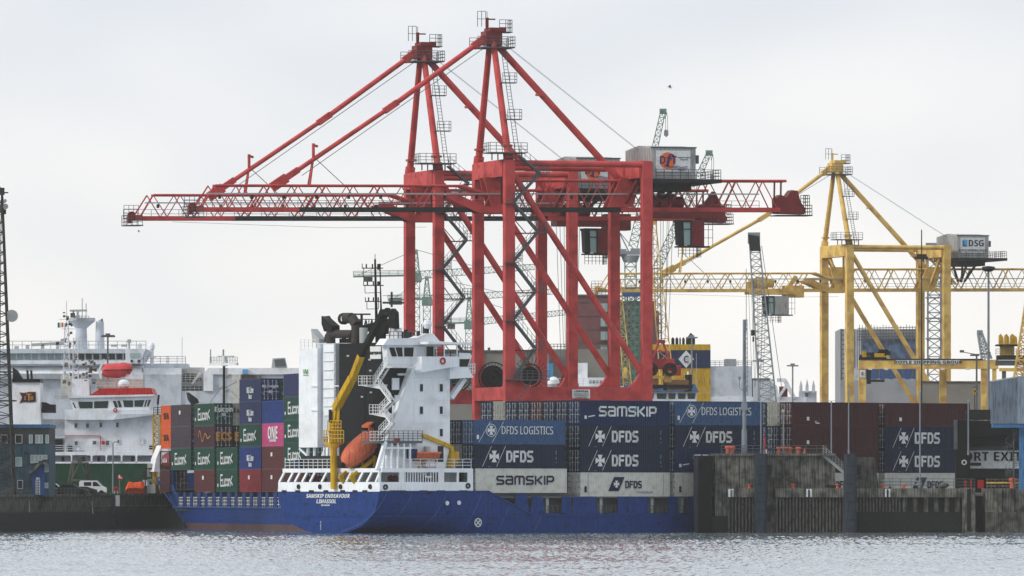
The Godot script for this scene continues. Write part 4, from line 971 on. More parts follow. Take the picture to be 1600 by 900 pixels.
	for q in [[480, 734], [491, 734], [506, 734], [512, 734]]: legs.bar(hs(q[0], q[1], 0, xa + .8), hs(q[0] + 1, 699, 0, xa + .8), .25)
	legs.bar(hs(468, 701, 0, xa + .2), hs(480, 712, 0, xa + .2), .2).bar(hs(508, 700, 0, xa + .8), hs(497, 730, 0, xa + .8), .2)
	put("silo_legs", legs, M.ferry_white, o)
	var e1 := hs(494.5, 537, 0, xa + .6); var e2 := hs(524, 651, 0, xa + .6)
	put("exhaust_tower", MB.new().span(Vector3(xa + .6, e2.y - 2.4, e1.z + 1.3), Vector3(xa + 3.4, e1.y, e2.z)).tube(Vector3(xa + .9, e2.y, e1.z + .55), Vector3(xa + .9, e1.y, e1.z + .55), .62, -1, 14), M.ferry_grey, o)
	for k in 8:
		var y: float = lerpf(e1.y - .6, e2.y + .6, k / 7.0)
		put("tower_panel", MB.new().box(Vector3(xa + .57, y, (e1.z + 1.5 + e2.z) / 2), Vector3(.16, .92, e2.z - e1.z - 1.75)), M.white, o)
	for y in [603.0, 641.0]: put("pipe_clamp", MB.new().bar(hs(486, y, 0, xa - .1), hs(497, y, 0, xa - .1), .16).bar(hs(522, y, 0, xa + .3), hs(530, y, 0, xa + .3), .14), M.ferry_white, o)
	var xp := xa + 1.5
	var pipe := func(called: String, pts: Array, r: float, m: Material) -> void:
		var mb := MB.new()
		for i in pts.size() - 1: mb.tube(hs(pts[i][0], pts[i][1], 0, xp), hs(pts[i + 1][0], pts[i + 1][1], 0, xp), r, -1, 12)
		put(called, mb, m, o)
	pipe.call("exhaust_pipe", [[517, 537], [517, 512], [510, 498]], .56, M.exhaust)
	put("pipe_tip", MB.new().prism(PackedVector2Array([Vector2(hs(508, 494, 0, xp).z, hs(508, 494, 0, xp).y), Vector2(hs(525, 509, 0, xp).z, hs(525, 509, 0, xp).y), Vector2(hs(525, 517, 0, xp).z, hs(525, 517, 0, xp).y), Vector2(hs(512, 518, 0, xp).z, hs(512, 518, 0, xp).y), Vector2(hs(508, 506, 0, xp).z, hs(508, 506, 0, xp).y)]), xp - .55, xp + .55, zy), M.black, o)
	pipe.call("exhaust_pipe", [[512, 534], [514, 524], [523, 522], [552, 522]], .5, M.exhaust)
	pipe.call("exhaust_pipe", [[557, 540], [557, 508], [550, 497], [540, 497]], .64, M.exhaust)
	put("pipe_mouth", MB.new().lathe([Vector2(.3, 0), Vector2(.68, 0), Vector2(.72, .5), Vector2(.66, .6)], Transform3D(Basis(Vector3.RIGHT, PI / 2), hs(537, 498, 0, xp) + Vector3(0, 0, -.3)), 14), M.black, o)
	put("vent_cowl", MB.new().prism(PackedVector2Array([Vector2(hs(491, 514, 0, xp).z, hs(491, 514, 0, xp).y), Vector2(hs(504, 530, 0, xp).z, hs(504, 530, 0, xp).y), Vector2(hs(504, 536, 0, xp).z, hs(504, 536, 0, xp).y), Vector2(hs(494, 536, 0, xp).z, hs(494, 536, 0, xp).y)]), xp - .5, xp + .5, zy), M.pale_steel, o)
	pipe.call("silencer", [[568, 540], [568, 512]], .5, M.pale_steel)
	var sm := MB.new()
	for k in 8: sm.tube(hs(532 + k * 3.5, 536, 0, xp), hs(532 + k * 3.5, 529 - 3 * (k % 3), 0, xp), .14)
	put("small_pipes", sm, M.black, o, "stuff")
	for q in [[578, 562], [579, 579], [580, 613], [595, 585], [600, 640], [544, 556], [566, 620]]: put("wall_lamp", MB.new().box(hs(q[0], q[1], 0, xa - .08), Vector3(.12, .2, .45)), M.pale_steel, o)
	put("wall_seam", MB.new().bar(hs(571, 540, 0, xa - .01), hs(571, 690, 0, xa - .01), .05).bar(hs(532, 588, 0, xa - .01), hs(606, 588, 0, xa - .01), .05).bar(hs(532, 637, 0, xa - .01), hs(606, 637, 0, xa - .01), .05), M.black, o)
	for q in [[618, 600, .9, 1.4], [621, 622, .7, .7], [616, 640, .5, 1.0], [628, 585, 1.2, .25], [622, 652, 1.0, .3], [634, 610, .3, .3]]: put("wall_fitting", MB.new().box(hs(q[0], q[1], 2, zs + .1), Vector3(q[2], q[3], .3)), M.ferry_white, o)
	for q in [[503, 749, 0, 1.6], [614, 748, 2, 9.0], [486, 750, 0, 1.6], [668, 748, 2, 9.2]]:
		var wc := hs(q[0], q[1], q[2], q[3])
		put("mooring_winch", MB.new().box(wc + Vector3(0, -.4, 0), Vector3(1.3, .3, 1.3)).lathe([Vector2(0, -.5), Vector2(.45, -.5), Vector2(.45, -.4), Vector2(.25, -.4), Vector2(.25, .4), Vector2(.45, .4), Vector2(.45, .5), Vector2(0, .5)], Transform3D(Basis(Vector3.RIGHT, PI / 2), wc), 12), M.brown_red, o)
	# masts
	var xm := xa + 4.5
	var ms := MB.new().tube(hs(589, 536, 0, xm), hs(586, 405, 0, xm), .2, .12).tube(hs(586, 405, 0, xm), hs(586, 397, 0, xm), .04).bar(hs(595, 500, 0, xm), hs(594, 412, 0, xm), .1).bar(hs(597, 500, 0, xm), hs(593, 412, 0, xm), .08)
	ms.box(hs(592, 417, 0, xm), Vector3(.3, .7, .3)).box(hs(592, 443, 0, xm), Vector3(.3, .5, .3))
	put("main_mast", ms, M.black, o)
	for q in [[566, 419, 598, 412], [568, 446, 599, 458], [571, 471, 596, 483]]:
		var a := hs(q[0], q[1], 0, xm); var b := hs(q[2], q[1], 0, xm)
		var yl := hs(q[0], q[3], 0, xm).y
		var ar := MB.new().bar(a, b, .12).bar(a, a + Vector3(0, (yl - a.y) if yl > a.y else .5, 0), .07)
		if q[3] > 430: ar.path([a + Vector3(0, 0, .3), Vector3(a.x, yl, a.z + .3), Vector3(a.x, yl, b.z - .6), b + Vector3(0, 0, -.6)], .04)
		else: ar.bar(a + Vector3(0, 0, .3), a + Vector3(0, -1.5, .3), .06)
		for k in 3: ar.bar(a.lerp(b, .2 + .3 * k), a.lerp(b, .2 + .3 * k) + Vector3(0, .5, 0), .12)
		put("mast_yard", ar, M.black, o)
	put("radar_scanner", MB.new().bar(hs(551, 491, 0, xm), hs(578, 491, 0, xm), .2).tube(hs(565, 515, 0, xm), hs(565, 492, 0, xm), .16), M.steel_dark, o)
	put("radar_scanner", MB.new().bar(hs(599, 473, 0, xm), hs(630, 473, 0, xm), .24).bar(hs(612, 480, 0, xm), hs(612, 456, 0, xm), .18).bar(hs(598, 462, 0, xm), hs(628, 462, 0, xm), .05), M.steel_dark, o)
	var bk := MB.new()
	for q in [[[590, 540], [590, 500], [597, 483], [607, 485], [606, 492], [600, 500], [600, 535]], [[610, 512], [610, 486], [615, 482], [620, 488], [621, 514]], [[560, 520], [560, 511], [612, 497], [612, 507]], [[594, 522], [604, 522], [606, 500], [594, 500]]]:
		var po := PackedVector2Array()
		for p in q:
			var v := hs(p[0], p[1], 0, xm - .4)
			po.append(Vector2(v.z, v.y))
		bk.prism(po, xm - .7, xm - .1, zy)
	put("mast_base", bk, M.black, o)
	put("lattice_platform", MB.new().lattice(hs(560, 508, 0, xm + .4), hs(588, 508, 0, xm + .4), 1.4, 1.4, 6, .04), M.steel_dark, o)
	put("radar_post", MB.new().span(hs(609, 532, 0, xm), hs(620, 512, 0, xm) + Vector3(.8, 0, 0)), M.white, o)
	put("monkey_rail", MB.new().rail([hs(566, 530, 0, xm), hs(651, 530, 0, xm)], .9, .9, .03, 1), M.steel, o)
	var kit := MB.new()
	for q in [[634, 529, 515, .25], [640, 529, 519, .4], [629, 529, 518, .12], [662, 521, 510, .12], [666, 521, 513, .35], [659, 521, 506, .05], [654, 528, 517, .2]]: kit.tube(hs(q[0], q[1], 0, xm), hs(q[0], q[2], 0, xm), q[3])
	put("roof_gear", kit, M.steel_dark, o, "stuff")
	put("sat_dome", MB.new().lathe([Vector2(0, -.1), Vector2(.4, 0), Vector2(.55, .5), Vector2(.45, .9), Vector2(0, 1.1)], Transform3D(Basis(), hs(668, 513, 0, xm)), 14), M.white, o)
	# yellow deck crane on the stern
	var xc := -.25
	var cy: Material = M.crane_yellow
	put("crane_pedestal", MB.new().tube(hs(522, 764, 0, xc), hs(521, 690, 0, xc), .42, -1, 14).tube(hs(521, 700, 0, xc), hs(521, 693, 0, xc), .5, 1.1, 14), cy, o)
	put("crane_platform", MB.new().span(hs(506, 694, 0, xc - .8), hs(537, 691, 0, xc + 1.2)).span(hs(513, 676, 0, xc - .6), hs(533, 673.5, 0, xc + 1.0)).rail([hs(506, 691, 0, xc - .8), hs(537, 691, 0, xc - .8)], 1.4, .6, .05).rail([hs(512, 673, 0, xc - .6), hs(533, 673, 0, xc - .6)], 1.2, .6, .04), cy, o)
	put("crane_house", MB.new().tube(hs(521, 692, 0, xc), hs(521, 672, 0, xc), .5).span(hs(514, 674, 0, xc - .3), hs(527, 660, 0, xc + .4)), cy, o)
	var j0 := hs(521, 664, 0, xc); var j1 := hs(525, 638, 0, xc); var j2 := hs(551, 590, 0, xc); var j3 := hs(564, 556, 0, xc); var j4 := hs(598, 490, 0, xc)
	put("crane_jib", MB.new().bar(j0, j1, .7, .5, Vector3.RIGHT).bar(j1, j2, .7, .95, Vector3.RIGHT).bar(j2, j3, .6, .75, Vector3.RIGHT).bar(j1 + Vector3(.1, .3, .5), j0 + Vector3(0, .3, .9), .3, .3), cy, o)
	put("jib_extension", MB.new().bar(j3, j4, .55, .7, Vector3.RIGHT).bar(j4, hs(607, 484, 0, xc), .5, .6, Vector3.RIGHT), M.black, o)
	put("jib_ram", MB.new().tube(hs(516, 660, 0, xc - .5), hs(516, 640, 0, xc - .5), .2).tube(hs(531, 668, 0, xc + .4), hs(532, 640, 0, xc + .4), .07), M.steel_dark, o)
	# yellow launching ramp of the lifeboat
	var rm := MB.new()
	for z in [3.1, 5.3]:
		var q0 := Vector3(-.6, 6.7, z); var q1 := Vector3(5.6, 10.6, z)
		rm.bar(q0, q1, .3, .4).bar(q0, Vector3(.9, 5.2, z), .28).bar(Vector3(.9, 5.2, z), Vector3(.9, 7.6, z), .26).bar(Vector3(.9, 5.2, z), Vector3(-.3, 6.9, z), .26).bar(Vector3(2.9, 7.8, z), Vector3(2.9, 9.3, z), .25)
	put("lifeboat_ramp", rm, cy, o)
	# small yellow davit crane at the side
	var dz := 9.0
	put("davit_post", MB.new().bar(hs(705, 731, 2, dz), hs(706, 708, 2, dz), .75).box(hs(711, 712, 2, dz), Vector3(.7, 1.0, .7)).box(hs(709, 722, 2, dz + .3), Vector3(.9, .4, .4)), cy, o)
	put("davit_jib", MB.new().bar(hs(707, 710, 2, dz), hs(704, 698, 2, dz), .5).bar(hs(704, 698, 2, dz), hs(662, 681, 2, dz), .4, .45).bar(hs(662, 681, 2, dz), hs(659, 680, 2, dz), .4, .3), cy, o)
	put("davit_cradle", MB.new().bar(hs(655, 731, 2, dz), hs(662, 718, 2, dz), .2).bar(hs(668, 731, 2, dz), hs(662, 718, 2, dz), .2).bar(hs(680, 731, 2, dz), hs(683, 708, 2, dz), .15), cy, o)
	# things carried on the ship
	var lf := thing("lifeboat", "large orange enclosed lifeboat on the yellow ramp at the blue ship's stern", "lifeboat", FS * Transform3D(Basis(Vector3.BACK, .60), Vector3(2.75, 10.0, 4.2)))
	var rows := []
	for k in 15:
		var u := k / 14.0
		var x := lerpf(-3.9, 3.1, u)
		var w := 1.45 * pow(maxf(0.0, 1 - pow(absf(u - .52) / .53, 3.0)), .5) + .02
		var ln := []
		for j in 17:
			var a := TAU * j / 16.0
			var yv := sin(a) * 1.5 * (1.05 if sin(a) > 0 else .8) * (w / 1.45)
			ln.append(Vector3(x, yv + .5, cos(a) * w))
		rows.append(ln)
	put("hull", MB.new().grid(rows), M.orange, lf)
	put("cockpit", MB.new().prism(PackedVector2Array([Vector2(.9, 1.7), Vector2(1.3, 2.6), Vector2(2.6, 2.5), Vector2(2.9, 1.3), Vector2(2.6, .9)]), -.7, .7), M.orange, lf)
	put("cockpit_window", MB.new().box(Vector3(1.05, 2.15, 0), Vector3(.1, .5, 1.1), Basis(Vector3.BACK, -.42)).box(Vector3(1.9, 2.2, .7), Vector3(.7, .35, .06)), M.glass_dark, lf)
	put("rubbing_band", MB.new().bar(Vector3(-3.2, .45, 1.05), Vector3(-1.5, .45, 1.47), .1).bar(Vector3(-1.5, .45, 1.47), Vector3(1.8, .45, 1.45), .1).bar(Vector3(1.8, .45, 1.45), Vector3(2.8, .45, 1.1), .1), M.orange, lf)
	var gl := MB.new()
	for k in 6: gl.bar(Vector3(-2.8 + k, .2, 1.38 - .1 * absf(k - 3)), Vector3(-2.3 + k, -.1, 1.36 - .1 * absf(k - 2.5)), .04).bar(Vector3(-2.3 + k, -.1, 1.36 - .1 * absf(k - 2.5)), Vector3(-1.8 + k, .2, 1.38 - .1 * absf(k - 2)), .04)
	put("grab_line", gl, M.print_white, lf)
	put("hatch", MB.new().box(Vector3(-2.3, 1.55, .75), Vector3(.5, .1, .5), Basis(Vector3.RIGHT, .6)), M.pale_steel, lf)
	var rb := thing("rescue_boat", "small open orange rescue boat under the yellow davit on the poop", "boat", FS * Transform3D(Basis(), hs(666, 714, 2, 9.4)))
	rows = []
	for k in 11:
		var u := k / 10.0
		var w := .8 * sqrt(maxf(0.02, 1 - pow(u, 4)))
		rows.append([Vector3(lerpf(-1.9, 2.0, u), .45, -w), Vector3(lerpf(-1.9, 1.9, u), -.1, -w * .85), Vector3(lerpf(-1.9, 1.7, u), -.5 + .3 * u * u, 0), Vector3(lerpf(-1.9, 1.9, u), -.1, w * .85), Vector3(lerpf(-1.9, 2.0, u), .45, w)])
	put("hull", MB.new().grid(rows, true).span(Vector3(-1.8, .2, -.7), Vector3(1.5, .3, .7)), M.orange, rb)
	put("gunwale_tube", MB.new().tube(Vector3(-1.9, .45, .8), Vector3(1.4, .45, .72), .16).tube(Vector3(1.4, .45, .72), Vector3(2.1, .5, 0), .16), M.orange, rb)
	put("engine", MB.new().box(Vector3(-2.1, .35, 0), Vector3(.9, 1.2, 1.0)), M.rail_blue, rb)
	put("console", MB.new().box(Vector3(.1, .8, 0), Vector3(.5, .9, .6)), M.pale_steel, rb)
	for k in 2:
		var rf := thing("life_raft", ["white life raft canister, aftermost of two below the rescue boat", "white life raft canister, forward one of two below the rescue boat"][k], "life raft", FS * Transform3D(Basis(), hs(669.5 + k * 8.5, 727, 2, 9.7)), "life raft canisters on the poop")
		put("canister", MB.new().lathe([Vector2(0, -.42), Vector2(.2, -.4), Vector2(.29, -.3), Vector2(.29, .3), Vector2(.2, .4), Vector2(0, .42)], Transform3D(Basis(Vector3.BACK, PI / 2), Vector3.ZERO), 14), M.white, rf)
		put("strap", MB.new().lathe([Vector2(.3, -.03), Vector2(.3, .03)], Transform3D(Basis(Vector3.BACK, PI / 2), Vector3.ZERO), 14), M.steel_dark, rf)
	var dr := thing("cable_drum", "blue covered drum on the poop beside the yellow davit", "drum", FS * Transform3D(Basis(), hs(729, 726, 2, 9.4)))
	put("drum", MB.new().lathe([Vector2(0, -.5), Vector2(.5, -.5), Vector2(.5, .5), Vector2(0, .5)], Transform3D(Basis(Vector3.RIGHT, PI / 2), Vector3.ZERO), 14), M.rail_blue, dr)
	put("stand", MB.new().bar(Vector3(-.6, -.5, .55), Vector3(.4, .7, .55), .1).bar(Vector3(.6, -.5, .55), Vector3(.4, .7, .55), .1), M.rail_blue, dr)
	var d2 := thing("cable_drum", "blue box of gear on the poop below the tall white silo", "box", FS * Transform3D(Basis(), hs(469, 728, 0, 1.2)))
	put("case", MB.new().box(Vector3(0, .1, 0), Vector3(.9, 1.0, 1.1)), M.rail_blue, d2)
	put("lid", MB.new().box(Vector3(0, .65, 0), Vector3(1.0, .1, 1.2)), M.navy_mid, d2)
	# the deck cargo
	var L := 13.72; var H := 2.896
	var g := "containers stacked on the blue ship's deck"
	var lay := func(px: float, base: float, col: int, tier: int, m: Material, label: String, logo := "", l := 13.72) -> void:
		var x: float = hs(px, 700, 2, 10.15).x + l / 2
		container(FS * Transform3D(Basis(), Vector3(x, base + tier * 2.9, 8.93 - col * 2.52)), l, H, m, label, g, logo)
	var b1 := 4.87; var b2 := 4.42
	lay.call(743, b1, 0, 0, M.reefer_white, "white container with dark blue lettering, lowest of the aftermost stack beside the poop", "samskip_dark")
	lay.call(741, b1, 0, 1, M.navy, "dark navy container with white lettering between a white and a slate blue one", "dfds")
	lay.call(741, b1, 0, 2, M.slate_blue, "slate blue container with round emblem topping the aftermost stack beside the white house", "logistics")
	lay.call(741, b1, 1, 2, M.navy, "dark container behind the slate blue one beside the white house, doors showing", "")
	lay.call(741, b1, 1, 1, M.box_grey, "pale grey container end showing beside the yellow davit crane")
	lay.call(741, b1, 1, 0, M.maroon, "dark red container at the bottom beside the poop, mostly hidden")
	lay.call(907, b2, 0, 0, M.reefer_white, "white container with slanted dark blue emblem, lowest of the second stack from the stern", "dfds_white")
	lay.call(907, b2, 0, 1, M.navy, "navy container with white cross emblem standing on the white container with slanted emblem", "dfds")
	lay.call(907, b2, 0, 2, M.navy, "navy container with white cross emblem directly below the rounded white and teal lettering", "dfds")
	lay.call(907, b2, 0, 3, M.navy_mid, "navy container with rounded white and teal lettering, topmost below the red crane's sill", "samskip")
	var ends := [[M.navy, "dark navy container end at the top, second from the rounded white lettering"], [M.navy, "dark navy container end at the top, just right of the dark red end"], [M.maroon, "dark red container end in the top row of ends below the red crane"], [M.navy, "dark navy container end at the top, just left of the dark red end"], [M.navy, "dark navy container end at the top, right of the pale one"], [M.box_grey, "pale beige container end in the top row below the red crane's foot"], [M.navy, "dark navy container end at the top row's far left beside the white house"]]
	for k in 7: lay.call(907, b2, k + 1, 3, ends[k][0], ends[k][1])
	lay.call(907, b2, 1, 2, M.navy, "dark container end beside the slate blue container's forward end, third tier")
	lay.call(907, b2, 1, 1, M.navy, "dark container end in the second tier of the second stack from the stern")
	lay.call(907, b2, 1, 0, M.box_grey, "grey reefer container end between the two white lettered containers")
	lay.call(1055, b2, 0, 0, M.reefer_white, "white container with black slanted emblem half hidden by the concrete jetty", "dfds_white")
	lay.call(1055, b2, 0, 1, M.navy_mid, "blue container with its white lettering cut off by the jetty deck", "samskip")
	lay.call(1055, b2, 0, 2, M.navy, "navy container with white cross emblem below the upper slate blue one", "dfds")
	lay.call(1055, b2, 0, 3, M.slate_blue, "slate blue container with round emblem, topmost behind the tall jetty lamp post", "logistics")
	lay.call(1055, b2, 1, 3, M.navy, "dark container end between the topmost lettered navy and slate blue containers")
	lay.call(1055, b2, 1, 2, M.navy, "dark container end left of the navy container below the upper slate blue one")
	lay.call(1238, b2, 0, 0, M.reefer_white, "white container with dark lettering showing between the jetty's stairs and blue fender", "dfds_white")
	lay.call(1238, b2, 0, 1, M.maroon, "dark maroon container, lowest of three alike, partly behind the jetty", "plate")
	lay.call(1238, b2, 0, 2, M.maroon, "dark maroon container in the middle of three alike behind the lamp posts", "plate")
	lay.call(1238, b2, 0, 3, M.maroon, "dark maroon container, topmost beside the pale grey container end", "plate")
	lay.call(1238, b2, 1, 3, M.box_grey, "pale grey container end beside the topmost maroon container")
	lay.call(1238, b2, 2, 3, M.navy, "dark blue container end right of the upper slate blue container")
	lay.call(1238, b2, 1, 2, M.navy, "dark container end below the pale grey container end")
	lay.call(1238, b2, 2, 2, M.navy, "dark container end behind the jetty lamp posts, farther from the maroon ones")
	lay.call(1238, b2, 1, 1, M.navy, "dark container end in the second tier beside the lowest maroon container")
	lay.call(1383, b2, 0, 0, M.reefer_white, "white container with a dark slanted panel, lowest beside the dark linkspan portal", "dfds_white")
	lay.call(1383, b2, 0, 1, M.navy, "navy container with white cross emblem, lower of two beside the dark linkspan portal", "dfds")
	lay.call(1383, b2, 0, 2, M.navy, "navy container with white cross emblem, upper of two beside the dark linkspan portal", "dfds")
	lay.call(1383, b2, 0, 3, M.maroon, "dark maroon container on top of the two navy ones by the linkspan portal", "plate")
	lay.call(1383, b2, 1, 3, M.maroon, "dark maroon container end at the top between the two maroon stacks")
	lay.call(1383, b2, 1, 2, M.navy, "dark container end between the maroon containers and the upper navy one")
func P3(p: Vector2, z: float) -> Vector3: return Vector3(p.x, p.y, z)

# ---- the second blue ship, seen along its side from the quarter --------------------------
var FL: Transform3D
func hl(px: float, py: float, x := -10.5) -> Vector3: return hit(FL, px, py, 0, x)
func nb_half(s: float, y: float) -> float:       # half breadth, s metres from the stem head
	var deck := 10.5 * (1.0 - pow(maxf(0.0, 1.0 - s / 20.0), 3.0)) if s < 20 else 10.5
	var w := 10.4 * (1.0 - pow(clampf(1.0 - (s - 5.0) / 38.0, 0.0, 1.0), 2.2))
	return lerpf(w, deck, pow(clampf(y / 6.5, 0.0, 1.0), .75))
func neighbour() -> void:
	FL = frame(324, 1130, 14.8)
	var o := thing("container_ship", "blue ship behind with red boot topping, stacked with green and mixed containers", "ship", FL)
	var ss := [0.3, 1.5, 3, 5, 7.5, 10, 12.5, 15, 18, 22, 25.5, 26, 32, 38, 45, 60, 80, 100, 122]
	var top := func(s: float) -> float: return 7.7 - 1.9 * clampf(s / 25.5, 0, 1) if s < 25.8 else 2.95
	for side in [-1.0, 1.0]:
		var up := []; var low := []
		for s in ss:
			var l := []; var m := []
			for k in 9:
				var y: float = lerpf(top.call(s), .85, k / 8.0)
				l.append(Vector3(side * nb_half(s, y), y, s))
			for k in 4:
				var y := lerpf(.85, -1.0, k / 3.0)
				m.append(Vector3(side * nb_half(s, y), y, s))
			up.append(l); low.append(m)
		put("hull", MB.new().grid(up, side > 0), M.ship_blue, o)
		put("boot_topping", MB.new().grid(low, side > 0), M.boot_red, o)
	put("transom", MB.new().span(Vector3(-10.4, -1, 121.9), Vector3(10.4, 2.95, 122.1)), M.ship_blue, o)
	put("deck", MB.new().span(Vector3(-10.2, 2.5, 26), Vector3(10.2, 2.7, 122)), M.steel, o)
	put("forecastle_deck", MB.new().prism(PackedVector2Array([Vector2(-1.5, 1), Vector2(1.5, 1), Vector2(8.5, 9), Vector2(10.2, 25.5), Vector2(-10.2, 25.5), Vector2(-8.5, 9)]), 5.2, 5.4, Transform3D(Basis(Vector3.RIGHT, Vector3(0, 0, 1), Vector3.UP), Vector3.ZERO)), M.steel, o)
	put("hatch_coaming", MB.new().span(Vector3(-8.8, 2.7, 27), Vector3(8.8, 4.9, 118)), M.steel_dark, o)
	put("strake", MB.new().bar(Vector3(-10.58, 2.95, 26), Vector3(-10.58, 2.95, 122), .16), M.ship_blue_light, o)
	var sm := MB.new()
	for s in [11.0, 15.0, 19.0, 25.0]:
		for k in 6:
			var ya: float = lerpf(top.call(s), .9, k / 6.0); var yb: float = lerpf(top.call(s), .9, (k + 1) / 6.0)
			sm.bar(Vector3(-nb_half(s + k * .5, ya) - .03, ya, s + k * .5), Vector3(-nb_half(s + k * .5 + .5, yb) - .03, yb, s + k * .5 + .5), .12)
	for y in [2.95, 5.2]:
		for k in 11: sm.bar(Vector3(-nb_half(8.0 + k * 1.6, y) - .03, y, 8.0 + k * 1.6), Vector3(-nb_half(9.6 + k * 1.6, y) - .03, y, 9.6 + k * 1.6), .1)
	put("weld_seam", sm, M.ship_blue_light, o)
	for k in 21:
		var z := 27.5 + k * 4.4
		put("side_post", MB.new().span(Vector3(-10.5, 2.95, z), Vector3(-10.2, 4.9, z + 1.3 + .5 * (k % 2))), M.ship_blue, o)
		put("side_rail", MB.new().rail([Vector3(-10.4, 2.95, z + 1.6), Vector3(-10.4, 2.95, z + 4.2)], 1.3, .75, .032, 2), M.rail_white, o)
	for z in [10.0, 14.0, 18.5, 22.0]: put("bulwark_post", MB.new().span(Vector3(-nb_half(z, 5.5) + .05, 5.2, z), Vector3(-nb_half(z, 5.5) + .4, 8.0, z + 1.6)), M.ship_blue, o)
	for z in [11.8, 16.0, 20.3]: put("side_rail", MB.new().rail([Vector3(-nb_half(z, 6) + .1, 5.4, z), Vector3(-nb_half(z + 2, 6) + .1, 5.4, z + 2)], 1.3, .75, .032, 2), M.rail_white, o)
	var fb := PackedVector2Array()
	for p in [[252.5, 696], [253.5, 712], [250.5, 737], [240.5, 737], [244, 716]]:
		var v := hit(FL, p[0], p[1], 2, 13.5)
		fb.append(Vector2(v.x, v.y))
	put("breakwater", MB.new().prism(fb, 10.5, 13.5), M.white, o)
	put("foremast", MB.new().tube(hl(353, 640, 3), hl(352, 575, 3), .32).bar(hl(328, 569, 3), hl(371, 569, 3), .3).tube(hl(351, 572, 3), hl(351, 556, 3), .45, .3), M.ferry_white, o)
	put("mast_ladder", MB.new().bar(hl(350, 640, 2.6), hl(350, 572, 2.6), .3), M.steel_dark, o)
	put("mast_gear", MB.new().bar(hl(341, 557, 3), hl(365, 557, 3), .2).bar(hl(329, 569, 3), hl(329, 546, 3), .14).bar(hl(349, 556, 3), hl(349, 546, 3), .2).bar(hl(352, 605, 3), hl(369, 596, 3), .16).box(hl(355, 589, 3), Vector3(.5, .4, .4)).box(hl(355, 611, 3), Vector3(.5, .4, .4)).box(hl(345, 607, 3), Vector3(.9, .15, .3)).rail([hl(328, 568, 3), hl(371, 568, 3)], .9, 1.0, .03, 1), M.pale_steel, o)
	put("mast_stays", MB.new().tube(hl(350, 600, 3), hl(326, 632, 3), .04, -1, 4).tube(hl(350, 600, 3), hl(374, 625, 3), .04, -1, 4), M.wire, o)
	put("vent_cowl", MB.new().prism(PackedVector2Array([Vector2(-1.1, 1.5), Vector2(.2, .6), Vector2(.4, 0), Vector2(-.4, -.2), Vector2(-.9, .5)]), -.8, .8, Transform3D(Basis(), hl(305, 630, 4))).box(hl(300, 634, 4), Vector3(2.8, .35, 1)), M.steel_dark, o)
	# containers, bay by bay from the bow; the doors look aft, the sides to the water
	var g := "containers stacked on the second blue ship"
	var lay := func(px: float, base: float, col: int, tier: int, m: Material, label: String, logo := "", l := 12.19) -> Node3D:
		var z: float = hl(px, 700, -10.4).z + l / 2
		return container(FL * Transform3D(Basis(Vector3.UP, PI / 2), Vector3(-9.18 + col * 2.52, base + tier * 2.9, z)), l, 2.896, m, label, g, logo, -1.0)
	var b := 4.95
	lay.call(251.5, b, 0, 2, M.box_orange, "orange container at the second ship's bow, lower of two orange ones", "orange", 6.06)
	lay.call(251.5, b, 0, 3, M.box_orange, "orange container at the second ship's bow, upper of two orange ones", "orange", 6.06)
	lay.call(267, b, 0, 1, M.box_green, "green container with white script, lowest at the second ship's bow under two purple grey ones", "eucon")
	lay.call(267, b, 0, 2, M.dusk, "purple grey container resting on a green one near the second ship's bow", "")
	lay.call(267, b, 0, 3, M.dusk, "purple grey container topping the stack nearest the second ship's bow", "mark")
	lay.call(303, b, 0, 0, M.brown_red, "brownish red container on the second ship's deck, nearest its bow", "mark")
	lay.call(303, b, 0, 1, M.box_green, "green container with white script under the plum one with gold scrawl", "eucon")
	var n0: Node3D = lay.call(303, b, 0, 2, M.plum, "plum coloured container with gold scrawl between two green ones", "gold")
	var t3: Node3D = lay.call(303, b, 0, 3, M.box_green, "green container with white script topping the stack with the plum one", "eucon")
	var n1: Node3D = lay.call(303, b, 1, 2, M.ecs_black, "blackish container whose end carries large gold letters", "")
	var n2: Node3D = lay.call(303, b, 1, 3, M.box_grey, "pale grey container end with dark script, top row beside a green one", "")
	lay.call(338, b, 0, 0, M.box_green, "green container with white script in the bottom row, right of a brownish red one", "eucon")
	lay.call(338, b, 0, 1, M.box_green, "green container with white script below the large gold letters", "eucon")
	lay.call(374, b, 0, 0, M.box_red, "bright red container on the second ship's deck with a small white mark", "mark")
	lay.call(374, b, 0, 1, M.box_blue, "blue container with small white lettering standing on the bright red one", "blue_text")
	lay.call(374, b, 0, 2, M.box_green, "green container with white script beside the pink one", "eucon")
	lay.call(374, b, 0, 3, M.box_indigo, "indigo blue container with white lettering, second from the top of its stack", "blue_text")
	var n3: Node3D = lay.call(374, b, 0, 4, M.box_indigo, "indigo blue container with white lettering, topmost on the second ship", "blue_text")
	lay.call(374, b, 1, 4, M.box_green, "dark green container end glimpsed beside the topmost indigo one", "")
	lay.call(409, b, 0, 0, M.brown_red, "brownish red container in the bottom row nearest the white poop rail", "mark")
	lay.call(409, b, 0, 1, M.brown_red, "faded red container directly under the pink one", "mark")
	lay.call(409, b, 0, 2, M.box_pink, "pink container with tall white letters on the second ship", "one")
	lay.call(409, b, 0, 3, M.box_blue, "plain bright blue container standing on the pink one", "")
	lay.call(443, 5.3, 0, 0, M.maroon, "dark red container mostly hidden behind the poop rail, under three green ones", "")
	for k in 3: lay.call(443, 5.3, 0, 1 + k, M.box_green, ["green container with white script, lowest of three beside the white silo", "green container with white script, middle of three beside the white silo", "green container with white script, top of three beside the white silo"][k], "eucon")
	lay.call(443, 5.3, 0, 4, M.box_indigo, "dark blue container on top of three green ones beside the white silo", "")
	var dz := 12.19 / 2
